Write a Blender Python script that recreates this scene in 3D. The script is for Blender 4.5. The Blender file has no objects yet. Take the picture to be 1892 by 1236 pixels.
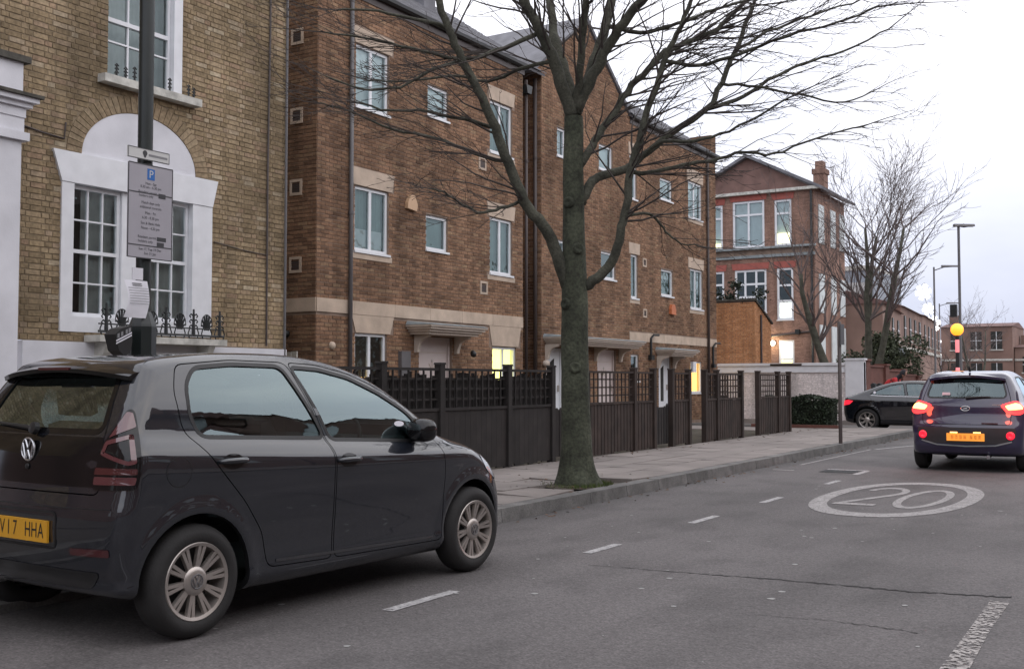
import bpy, bmesh, math, random
import numpy as np
from mathutils import Vector, Matrix
random.seed(7); np.random.seed(7)
R = math.radians
scene = bpy.context.scene
COL = scene.collection

# ---------------------------------------------------------------- camera
PITCH = math.atan((705.0 - 618.0) / 2000.0)
YAW = math.atan((2185.0 - 946.0) / 2000.0 * math.cos(PITCH))
CAMH = 1.33
cam_data = bpy.data.cameras.new("camera"); cam = bpy.data.objects.new("camera", cam_data); COL.objects.link(cam)
cam.location = (0, 0, CAMH); cam.rotation_euler = (R(90) + PITCH, 0, YAW)
cam_data.sensor_width = 36.0; cam_data.lens = 36.0 * 2000.0 / 1892.0
cam_data.clip_start = 0.05; cam_data.clip_end = 3000.0
scene.camera = cam

# ---------------------------------------------------------------- sky, sun, exposure
world = bpy.data.worlds.new("World"); scene.world = world; world.use_nodes = True
nt = world.node_tree; nt.nodes.clear()
wo = nt.nodes.new("ShaderNodeOutputWorld"); bg = nt.nodes.new("ShaderNodeBackground")
sky = nt.nodes.new("ShaderNodeTexSky"); sky.sky_type = 'NISHITA'; sky.sun_disc = False
SUN_EL, SUN_AZ = R(38), R(70)
sky.sun_elevation = SUN_EL; sky.sun_rotation = SUN_AZ; sky.air_density = 1.2; sky.dust_density = 4.0; sky.ozone_density = 2.0
tc = nt.nodes.new("ShaderNodeTexCoord")
cn = nt.nodes.new("ShaderNodeTexNoise"); cn.inputs['Scale'].default_value = 2.2; cn.inputs['Detail'].default_value = 5; cn.inputs['Roughness'].default_value = .55
mp = nt.nodes.new("ShaderNodeMapping"); mp.inputs['Scale'].default_value = (1, 1, 3.2)
cr = nt.nodes.new("ShaderNodeValToRGB")
cr.color_ramp.elements[0].position = .3; cr.color_ramp.elements[0].color = (.80, .82, .90, 1)
cr.color_ramp.elements[1].position = .68; cr.color_ramp.elements[1].color = (1.10, 1.09, 1.10, 1)
sep = nt.nodes.new("ShaderNodeSeparateXYZ"); nt.links.new(tc.outputs['Generated'], sep.inputs[0])
hz = nt.nodes.new("ShaderNodeMapRange"); hz.inputs['From Min'].default_value = .0; hz.inputs['From Max'].default_value = .36; hz.interpolation_type = 'SMOOTHSTEP'
nt.links.new(sep.outputs['Z'], hz.inputs['Value'])
hc = nt.nodes.new("ShaderNodeMixRGB"); hc.inputs['Color1'].default_value = (.54, .57, .67, 1); hc.inputs['Color2'].default_value = (1.06, 1.055, 1.08, 1); nt.links.new(hz.outputs[0], hc.inputs['Fac'])
hm = nt.nodes.new("ShaderNodeMixRGB"); hm.blend_type = 'MULTIPLY'; hm.inputs['Fac'].default_value = 1.0
mul = nt.nodes.new("ShaderNodeVectorMath"); mul.operation = 'SCALE'; mul.inputs['Scale'].default_value = 9.6
mx = nt.nodes.new("ShaderNodeMixRGB"); mx.inputs['Fac'].default_value = .93
nt.links.new(tc.outputs['Generated'], mp.inputs['Vector']); nt.links.new(mp.outputs[0], cn.inputs['Vector'])
nt.links.new(cn.outputs['Fac'], cr.inputs['Fac']); nt.links.new(cr.outputs[0], hm.inputs['Color1']); nt.links.new(hc.outputs[0], hm.inputs['Color2']); nt.links.new(hm.outputs[0], mul.inputs[0])
nt.links.new(sky.outputs[0], mx.inputs['Color1']); nt.links.new(mul.outputs[0], mx.inputs['Color2'])
nt.links.new(mx.outputs[0], bg.inputs['Color']); bg.inputs['Strength'].default_value = .105
nt.links.new(bg.outputs[0], wo.inputs[0])
sun_d = bpy.data.lights.new("sun", 'SUN'); sun_d.energy = .5; sun_d.angle = R(130); sun_d.color = (1.0, .93, .86)
sun = bpy.data.objects.new("sun", sun_d); COL.objects.link(sun)
sd = Vector((math.sin(SUN_AZ) * math.cos(SUN_EL), math.cos(SUN_AZ) * math.cos(SUN_EL), math.sin(SUN_EL)))
sun.rotation_euler = sd.to_track_quat('Z', 'Y').to_euler()
scene.view_settings.view_transform = 'Standard'; scene.view_settings.look = 'None'
scene.view_settings.exposure = 0.52; scene.view_settings.gamma = 1.0

# ---------------------------------------------------------------- pixel -> direction helpers (photo is 1892 x 1236)
def ray(x, y):
    a = (x - 946) / 2000.0; b = -(y - 618) / 2000.0
    d = (a, math.cos(PITCH) - b * math.sin(PITCH), math.sin(PITCH) + b * math.cos(PITCH))
    return Vector((d[0] * math.cos(YAW) - d[1] * math.sin(YAW), d[0] * math.sin(YAW) + d[1] * math.cos(YAW), d[2]))
def at_depth(x, y, D):            # D: distance along the camera's horizontal forward axis
    r = ray(x, y); fw = -r.x * math.sin(YAW) + r.y * math.cos(YAW)
    return Vector((0, 0, CAMH)) + r * (D / fw)
def proj(p):
    X, Y, Z = p; r = X * math.cos(YAW) + Y * math.sin(YAW); q = -X * math.sin(YAW) + Y * math.cos(YAW); u = Z - CAMH
    fw = q * math.cos(PITCH) + u * math.sin(PITCH)
    if fw < .1: return (-9e9, -9e9)
    return 946 + 2000 * r / fw, 618 - 2000 * (-q * math.sin(PITCH) + u * math.cos(PITCH)) / fw

# ---------------------------------------------------------------- materials
MATS = {}
def mat(name, col, rough=.8, var=.12, scale=6.0, bump=0.0, bscale=60.0, metallic=0.0, coat=0.0, rnd=0.0, emit=None, estr=0.0, spec=.5, fine=.0, ior=1.5, chip=None):
    m = bpy.data.materials.new(name); m.use_nodes = True; t = m.node_tree; n = t.nodes; b = n['Principled BSDF']
    b.inputs['Roughness'].default_value = rough; b.inputs['Metallic'].default_value = metallic
    b.inputs['Coat Weight'].default_value = coat; b.inputs['Coat Roughness'].default_value = .03; b.inputs['Coat IOR'].default_value = 1.8
    b.inputs['Specular IOR Level'].default_value = spec; b.inputs['IOR'].default_value = ior
    co = n.new('ShaderNodeTexCoord')
    nz = n.new('ShaderNodeTexNoise'); nz.inputs['Scale'].default_value = scale; nz.inputs['Detail'].default_value = 6
    t.links.new(co.outputs['Object'], nz.inputs['Vector'])
    mr = n.new('ShaderNodeMapRange'); mr.inputs['From Min'].default_value = .3; mr.inputs['From Max'].default_value = .7
    mr.inputs['To Min'].default_value = 1 - var; mr.inputs['To Max'].default_value = 1 + var
    t.links.new(nz.outputs['Fac'], mr.inputs['Value'])
    val = mr.outputs[0]
    if fine:
        n2 = n.new('ShaderNodeTexNoise'); n2.inputs['Scale'].default_value = bscale; n2.inputs['Detail'].default_value = 3
        t.links.new(co.outputs['Object'], n2.inputs['Vector'])
        m2 = n.new('ShaderNodeMapRange'); m2.inputs['From Min'].default_value = .3; m2.inputs['From Max'].default_value = .7
        m2.inputs['To Min'].default_value = 1 - fine; m2.inputs['To Max'].default_value = 1 + fine
        t.links.new(n2.outputs['Fac'], m2.inputs['Value'])
        mm = n.new('ShaderNodeMath'); mm.operation = 'MULTIPLY'; t.links.new(val, mm.inputs[0]); t.links.new(m2.outputs[0], mm.inputs[1]); val = mm.outputs[0]
    if rnd:
        oi = n.new('ShaderNodeObjectInfo'); ge = n.new('ShaderNodeNewGeometry')
        ad = n.new('ShaderNodeMath'); ad.operation = 'ADD'; t.links.new(oi.outputs['Random'], ad.inputs[0]); t.links.new(ge.outputs['Random Per Island'], ad.inputs[1])
        fr = n.new('ShaderNodeMath'); fr.operation = 'FRACT'; t.links.new(ad.outputs[0], fr.inputs[0])
        m3 = n.new('ShaderNodeMapRange'); m3.inputs['To Min'].default_value = 1 - rnd; m3.inputs['To Max'].default_value = 1 + rnd
        t.links.new(fr.outputs[0], m3.inputs['Value'])
        mm = n.new('ShaderNodeMath'); mm.operation = 'MULTIPLY'; t.links.new(val, mm.inputs[0]); t.links.new(m3.outputs[0], mm.inputs[1]); val = mm.outputs[0]
    sc = n.new('ShaderNodeVectorMath'); sc.operation = 'SCALE'; sc.inputs[0].default_value = col
    t.links.new(val, sc.inputs['Scale']); t.links.new(sc.outputs[0], b.inputs['Base Color'])
    if bump:
        n3 = n.new('ShaderNodeTexNoise'); n3.inputs['Scale'].default_value = bscale; n3.inputs['Detail'].default_value = 5
        t.links.new(co.outputs['Object'], n3.inputs['Vector'])
        bp = n.new('ShaderNodeBump'); bp.inputs['Strength'].default_value = bump; bp.inputs['Distance'].default_value = .01
        t.links.new(n3.outputs['Fac'], bp.inputs['Height']); t.links.new(bp.outputs[0], b.inputs['Normal'])
    if chip:
        val_ = None
        for k_, (sc1, f0, f1) in enumerate(chip):
            nn_ = n.new('ShaderNodeTexNoise'); nn_.inputs['Scale'].default_value = sc1; nn_.inputs['Detail'].default_value = 6; t.links.new(co.outputs['Object'], nn_.inputs['Vector'])
            mr_ = n.new('ShaderNodeMapRange'); mr_.inputs['From Min'].default_value = f0; mr_.inputs['From Max'].default_value = f1; t.links.new(nn_.outputs['Fac'], mr_.inputs['Value'])
            if val_ is None: val_ = mr_.outputs[0]
            else: q_ = n.new('ShaderNodeMath'); q_.operation = 'MULTIPLY'; t.links.new(val_, q_.inputs[0]); t.links.new(mr_.outputs[0], q_.inputs[1]); val_ = q_.outputs[0]
        t.links.new(val_, b.inputs['Alpha'])
    if emit:
        b.inputs['Emission Color'].default_value = (*emit, 1); b.inputs['Emission Strength'].default_value = estr
    MATS[name] = m; return m

def brick_mat(name, stops, stain=.25, dark=.45):
    """per-brick colour from a ramp, weathered by large and small noise"""
    m = bpy.data.materials.new(name); m.use_nodes = True; t = m.node_tree; n = t.nodes; b = n['Principled BSDF']
    b.inputs['Roughness'].default_value = .92; b.inputs['Specular IOR Level'].default_value = .2
    oi = n.new('ShaderNodeObjectInfo'); ge = n.new('ShaderNodeNewGeometry')
    ad = n.new('ShaderNodeMath'); ad.operation = 'ADD'; t.links.new(oi.outputs['Random'], ad.inputs[0]); t.links.new(ge.outputs['Random Per Island'], ad.inputs[1])
    fr = n.new('ShaderNodeMath'); fr.operation = 'FRACT'; t.links.new(ad.outputs[0], fr.inputs[0])
    rp = n.new('ShaderNodeValToRGB'); rp.color_ramp.interpolation = 'LINEAR'
    while len(rp.color_ramp.elements) < len(stops): rp.color_ramp.elements.new(.5)
    for e, (p, c) in zip(rp.color_ramp.elements, stops): e.position = p; e.color = (*c, 1)
    t.links.new(fr.outputs[0], rp.inputs['Fac'])
    gp = n.new('ShaderNodeNewGeometry')
    nz = n.new('ShaderNodeTexNoise'); nz.inputs['Scale'].default_value = .7; nz.inputs['Detail'].default_value = 7; nz.inputs['Roughness'].default_value = .65
    t.links.new(gp.outputs['Position'], nz.inputs['Vector'])
    mr = n.new('ShaderNodeMapRange'); mr.inputs['From Min'].default_value = .32; mr.inputs['From Max'].default_value = .62
    mr.inputs['To Min'].default_value = 1 - stain; mr.inputs['To Max'].default_value = 1 + stain * .45
    t.links.new(nz.outputs['Fac'], mr.inputs['Value'])
    n2 = n.new('ShaderNodeTexNoise'); n2.inputs['Scale'].default_value = 22; n2.inputs['Detail'].default_value = 5
    t.links.new(gp.outputs['Position'], n2.inputs['Vector'])
    m2 = n.new('ShaderNodeMapRange'); m2.inputs['From Min'].default_value = .3; m2.inputs['From Max'].default_value = .7
    m2.inputs['To Min'].default_value = .72; m2.inputs['To Max'].default_value = 1.25; t.links.new(n2.outputs['Fac'], m2.inputs['Value'])
    mm0 = n.new('ShaderNodeMath'); mm0.operation = 'MULTIPLY'; t.links.new(mr.outputs[0], mm0.inputs[0]); t.links.new(m2.outputs[0], mm0.inputs[1])
    mpz = n.new('ShaderNodeMapping'); mpz.inputs['Scale'].default_value = (2.6, 2.6, .22); t.links.new(gp.outputs['Position'], mpz.inputs['Vector'])
    n4 = n.new('ShaderNodeTexNoise'); n4.inputs['Scale'].default_value = 1.0; n4.inputs['Detail'].default_value = 6; t.links.new(mpz.outputs[0], n4.inputs['Vector'])
    m4 = n.new('ShaderNodeMapRange'); m4.inputs['From Min'].default_value = .35; m4.inputs['From Max'].default_value = .55; m4.inputs['To Min'].default_value = .70; m4.inputs['To Max'].default_value = 1.04; t.links.new(n4.outputs['Fac'], m4.inputs['Value'])
    mm = n.new('ShaderNodeMath'); mm.operation = 'MULTIPLY'; t.links.new(mm0.outputs[0], mm.inputs[0]); t.links.new(m4.outputs[0], mm.inputs[1])
    sc = n.new('ShaderNodeVectorMath'); sc.operation = 'SCALE'; t.links.new(rp.outputs[0], sc.inputs[0]); t.links.new(mm.outputs[0], sc.inputs['Scale'])
    t.links.new(sc.outputs[0], b.inputs['Base Color'])
    bp = n.new('ShaderNodeBump'); bp.inputs['Strength'].default_value = .5; bp.inputs['Distance'].default_value = .006
    t.links.new(n2.outputs['Fac'], bp.inputs['Height']); t.links.new(bp.outputs[0], b.inputs['Normal'])
    MATS[name] = m; return m

def glass_mat(name, tint, fac_mul=1.0, ior=1.5, rough=.0, wave=0.0):
    """thin pane: tinted see-through plus mirror reflection by angle"""
    m = bpy.data.materials.new(name); m.use_nodes = True; t = m.node_tree; n = t.nodes; n.clear()
    o = n.new('ShaderNodeOutputMaterial'); mixs = n.new('ShaderNodeMixShader'); tr = n.new('ShaderNodeBsdfTransparent'); gl = n.new('ShaderNodeBsdfGlossy')
    tr.inputs[0].default_value = (*tint, 1); gl.inputs['Roughness'].default_value = rough; gl.inputs[0].default_value = (.80, .97, 1, 1)
    fr = n.new('ShaderNodeFresnel'); fr.inputs['IOR'].default_value = ior
    ml = n.new('ShaderNodeMath'); ml.operation = 'MULTIPLY'; ml.inputs[1].default_value = fac_mul; ml.use_clamp = True
    t.links.new(fr.outputs[0], ml.inputs[0]); t.links.new(ml.outputs[0], mixs.inputs[0]); t.links.new(tr.outputs[0], mixs.inputs[1]); t.links.new(gl.outputs[0], mixs.inputs[2]); t.links.new(mixs.outputs[0], o.inputs[0])
    if wave:
        co = n.new('ShaderNodeTexCoord'); nz = n.new('ShaderNodeTexNoise'); nz.inputs['Scale'].default_value = 3
        t.links.new(co.outputs['Object'], nz.inputs['Vector'])
        bp = n.new('ShaderNodeBump'); bp.inputs['Strength'].default_value = wave; bp.inputs['Distance'].default_value = .05
        t.links.new(nz.outputs['Fac'], bp.inputs['Height']); t.links.new(bp.outputs[0], gl.inputs['Normal'])
    MATS[name] = m; return m

brick_mat('yellow_brick', [(0, (.225, .17, .105)), (.2, (.275, .206, .126)), (.5, (.315, .238, .146)), (.75, (.34, .26, .168)), (.88, (.31, .217, .145)), (1, (.41, .34, .24))], .34)
brick_mat('red_brick', [(0, (.155, .092, .060)), (.2, (.207, .122, .077)), (.5, (.26, .153, .096)), (.8, (.292, .174, .110)), (1, (.285, .19, .118))], .38)
brick_mat('orange_brick', [(0, (.50, .235, .11)), (.5, (.58, .285, .135)), (1, (.64, .335, .17))], .10)
brick_mat('white_brick', [(0, (.68, .62, .61)), (.5, (.74, .68, .67)), (1, (.78, .72, .71))], .10)
brick_mat('school_brick', [(0, (.25, .155, .12)), (.5, (.30, .185, .145)), (1, (.34, .215, .165))], .2)
brick_mat('arch_brick', [(0, (.25, .19, .12)), (.5, (.30, .225, .145)), (1, (.34, .265, .175))], .2)
mat('mortar_dark', (.23, .18, .12), .95, .25, 3)
mat('mortar_red', (.25, .185, .145), .95, .25, 3)
mat('mortar_light', (.62, .57, .55), .95, .1, 3)
mat('stucco', (.66, .66, .70), .75, .10, 2.2, .15, 40)
mat('white_paint', (.72, .73, .76), .5, .06, 5)
mat('upvc', (.74, .76, .79), .35, .04, 5)
mat('stone', (.50, .40, .315), .85, .16, 3, .25, 70, fine=.06)
mat('stone_sill', (.50, .49, .45), .85, .3, 7, .3, 50)
mat('cream_paint', (.56, .48, .41), .6, .08, 6)
mat('pink_door', (.60, .52, .50), .45, .05, 3)
mat('lead', (.24, .27, .28), .6, .25, 5)
mat('slate', (.13, .13, .145), .6, .3, 2.5, .2, 30, rnd=.25)
mat('dark_tile', (.17, .10, .085), .8, .25, 2, .2, 30, rnd=.2)
mat('moss_stone', (.07, .065, .055), .9, .5, 8, .3, 40)
mat('black_iron', (.016, .018, .019), .45, .2, 8)
mat('column_paint', (.012, .017, .017), .35, .2, 4)
mat('grey_pipe', (.12, .115, .12), .5, .1, 4)
mat('dark_pipe', (.06, .045, .042), .5, .1, 4)
mat('fence_wood', (.036, .0235, .019), .85, .35, 4, .4, 90, rnd=.25)
mat('fence_wood_dark', (.02, .0165, .0155), .85, .3, 4, .4, 90, rnd=.25)
mat('bark', (.066, .066, .050), .95, .42, 5, .9, 38, fine=.3)
mat('trunk_bark', (.050, .055, .037), .95, .5, 4, 1.0, 30, fine=.4)
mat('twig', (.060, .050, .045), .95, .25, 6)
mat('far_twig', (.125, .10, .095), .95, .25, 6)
mat('asphalt', (.115, .105, .106), .85, .13, .5, .6, 55, fine=.42)
def asphalt(name, col):
    m = bpy.data.materials.new(name); m.use_nodes = True; t = m.node_tree; n = t.nodes; b = n['Principled BSDF']; b.inputs['Roughness'].default_value = .82
    g = n.new('ShaderNodeNewGeometry'); val = None
    def layer(scale, mapping, lo, hi, f0, f1, detail=5, tex='ShaderNodeTexNoise'):
        nonlocal val
        mpn = n.new('ShaderNodeMapping'); mpn.inputs['Scale'].default_value = mapping; t.links.new(g.outputs['Position'], mpn.inputs['Vector'])
        z = n.new(tex); z.inputs['Scale'].default_value = scale; t.links.new(mpn.outputs[0], z.inputs['Vector'])
        if tex == 'ShaderNodeTexNoise': z.inputs['Detail'].default_value = detail; o = z.outputs['Fac']
        else: o = z.outputs['Distance']
        r = n.new('ShaderNodeMapRange'); r.inputs['From Min'].default_value = f0; r.inputs['From Max'].default_value = f1; r.inputs['To Min'].default_value = lo; r.inputs['To Max'].default_value = hi; t.links.new(o, r.inputs['Value'])
        if val is None: val = r.outputs[0]
        else:
            q = n.new('ShaderNodeMath'); q.operation = 'MULTIPLY'; t.links.new(val, q.inputs[0]); t.links.new(r.outputs[0], q.inputs[1]); val = q.outputs[0]
        return o
    layer(1.0, (1.3, .10, 1), .86, 1.12, .35, .65); layer(.45, (1, 1, 1), .84, 1.14, .35, .65, 7); layer(2.2, (1, .6, 1), .82, 1.03, .36, .5, 8)
    st = layer(70, (1, 1, 1), .62, 1.42, .3, .7, 4); layer(26, (1, 1, 1), .75, 1.2, .3, .7, 3)
    layer(38, (1, 1, 1), 1.55, 1.0, .02, .10, tex='ShaderNodeTexVoronoi')
    # colour darkens smoothly towards the kerb
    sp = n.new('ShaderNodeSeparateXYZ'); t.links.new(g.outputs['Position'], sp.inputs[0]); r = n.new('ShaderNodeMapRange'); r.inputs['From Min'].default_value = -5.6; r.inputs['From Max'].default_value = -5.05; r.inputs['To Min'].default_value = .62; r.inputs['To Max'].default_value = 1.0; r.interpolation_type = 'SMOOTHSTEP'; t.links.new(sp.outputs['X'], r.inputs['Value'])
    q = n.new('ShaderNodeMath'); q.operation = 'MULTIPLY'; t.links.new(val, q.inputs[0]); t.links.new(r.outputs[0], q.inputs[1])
    sc = n.new('ShaderNodeVectorMath'); sc.operation = 'SCALE'; sc.inputs[0].default_value = col; t.links.new(q.outputs[0], sc.inputs['Scale']); t.links.new(sc.outputs[0], b.inputs['Base Color'])
    bp = n.new('ShaderNodeBump'); bp.inputs['Strength'].default_value = .7; bp.inputs['Distance'].default_value = .008; t.links.new(st, bp.inputs['Height']); t.links.new(bp.outputs[0], b.inputs['Normal']); MATS[name] = m
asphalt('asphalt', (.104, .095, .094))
mat('asphalt_crack', (.03, .028, .028), .95, .3, 20)
mat('asphalt_side', (.12, .11, .105), .9, .12, .8, .4, 120, fine=.2)
mat('slab', (.222, .196, .182), .9, .16, 1.8, .25, 90, rnd=.13, fine=.10)
mat('slab_bed', (.09, .08, .07), .95, .2, 4)
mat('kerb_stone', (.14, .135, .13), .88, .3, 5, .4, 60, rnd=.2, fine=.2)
mat('soil', (.06, .05, .035), .95, .35, 3, .5, 40)
mat('lawn', (.05, .065, .025), .95, .35, 3, .5, 60)
mat('road_paint', (.36, .35, .35), .8, .2, 10, .4, 45, fine=.3, chip=((30, .30, .42),))
mat('worn_paint', (.29, .275, .27), .85, .2, 7, .4, 45, fine=.3, chip=((28, .25, .41), (5, .16, .32)))
mat('chipped_paint', (.36, .335, .32), .85, .2, 7, .4, 45, fine=.3, chip=((34, .44, .54), (6, .30, .46)))
mat('curtain_pale', (.62, .67, .68), .9, .08, 3)
mat('curtain_teal', (.20, .29, .28), .9, .2, 2)
mat('curtain_grey', (.44, .44, .43), .9, .2, 3)
mat('blind_white', (.84, .86, .87), .9, .08, 3)
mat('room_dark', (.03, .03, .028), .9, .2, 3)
mat('lit_warm', (.9, .7, .3), .8, .1, 3, emit=(1, .55, .16), estr=1.5)
mat('lit_yellow', (.9, .85, .45), .8, .05, 3, emit=(1, .84, .33), estr=1.3)
mat('lit_white', (.9, .9, .85), .8, .05, 3, emit=(1, .97, .88), estr=2.0)
mat('lit_cream', (.9, .85, .6), .8, .05, 3, emit=(1, .86, .5), estr=1.5)
glass_mat('window_glass', (.84, .90, .90), 1.6, 1.5, .0, .12)
glass_mat('car_glass', (.46, .56, .55), 3.1, 1.55)
glass_mat('car_glass_dark', (.22, .28, .28), 1.6, 1.5)
mat('car_paint', (.012, .0140, .0195), .3, .03, 3, coat=1.0, spec=.08)
mat('car_paint_blue', (.026, .024, .062), .32, .03, 3, coat=1.0, spec=.15)
mat('car_paint_navy', (.005, .006, .010), .3, .03, 3, coat=1.0, spec=.08)
mat('black_plastic', (.014, .014, .015), .45, .1, 10)
mat('grey_plastic', (.03, .03, .033), .5, .1, 10)
mat('gloss_black', (.006, .006, .007), .08, .0, 3)
mat('rubber', (.019, .018, .018), .8, .15, 12, .2, 80)
mat('seal', (.008, .008, .009), .5, .0, 10)
mat('alloy', (.47, .43, .40), .36, .12, 8, metallic=.8)
mat('silver', (.62, .62, .64), .25, .05, 8, metallic=.9)
mat('cloth_dark', (.035, .037, .04), .95, .15, 20)
mat('cloth_grey', (.11, .12, .125), .95, .15, 20)
mat('plate_yellow', (.66, .33, .02), .5, .05, 6)
mat('plate_lit', (.8, .35, .05), .5, .05, 6, emit=(1, .33, .04), estr=.45)
mat('plate_ink', (.012, .012, .012), .6, .0, 6)
mat('lamp_red', (.06, .006, .009), .12, .05, 6, coat=1)
mat('lamp_pink', (.10, .024, .030), .15, .05, 6, coat=1)
mat('lamp_clear', (.42, .44, .46), .12, .05, 6, coat=1)
mat('tail_hot', (1, .5, .2), .4, .0, 3, emit=(1, .50, .14), estr=3.2)
mat('tail_lit', (.8, .05, .05), .3, .0, 3, emit=(1, .045, .05), estr=1.3)
mat('fog_lit', (.8, .03, .05), .3, .1, 9, emit=(1, .02, .05), estr=.62)
mat('sign_grey', (.36, .345, .38), .45, .05, 4)
mat('sign_white', (.55, .55, .54), .5, .06, 5)
mat('sign_blue', (.02, .13, .42), .45, .03, 4)
mat('sign_edge', (.05, .05, .055), .5, .05, 5)
mat('ink', (.05, .05, .055), .7, .05, 6)
mat('ink_pale', (.22, .22, .23), .7, .05, 6)
mat('paper', (.70, .69, .74), .8, .04, 9)
mat('alarm_cream', (.55, .36, .22), .5, .06, 8)
mat('alarm_orange', (.55, .17, .07), .5, .06, 8)
mat('red_arch', (.34, .10, .08), .85, .15, 5)
mat('red_wall', (.14, .058, .045), .9, .2, 3)
mat('leaf_dark', (.018, .030, .014), .7, .4, 5, rnd=.5)
mat('leaf_olive', (.06, .074, .04), .75, .4, 5, rnd=.5)
mat('grass', (.06, .085, .02), .85, .3, 5, rnd=.4)
mat('far_brick', (.245, .16, .13), .9, .2, .6)
mat('far_brick2', (.215, .135, .11), .9, .2, .6)
mat('far_roof', (.17, .10, .09), .9, .2, .8)
mat('grey_cladding', (.27, .30, .34), .7, .1, .8)
mat('beacon_glow', (1, .6, .1), .5, .0, 3, emit=(1, .23, .01), estr=1.6)
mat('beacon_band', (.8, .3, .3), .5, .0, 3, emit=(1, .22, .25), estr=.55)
mat('snow_glow', (1, 1, 1), .5, .0, 3, emit=(1, 1, 1), estr=2.5)
mat('flood_glow', (1, 1, .9), .5, .0, 3, emit=(1, .88, .62), estr=9.0)
mat('turquoise', (.06, .30, .30), .6, .1, 4)
mat('shop_white', (.55, .55, .54), .6, .1, 4, emit=(.9, .95, 1), estr=.25)
mat('shop_dark', (.06, .075, .08), .5, .1, 4)
mat('skin', (.38, .22, .16), .6, .05, 6)
mat('red_jacket', (.52, .035, .04), .8, .12, 6)
mat('dark_cloth', (.02, .02, .025), .9, .15, 8)
mat('litter', (.3, .3, .29), .8, .1, 9)
mat('dead_leaf', (.09, .05, .03), .9, .4, 9, rnd=.4)

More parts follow.
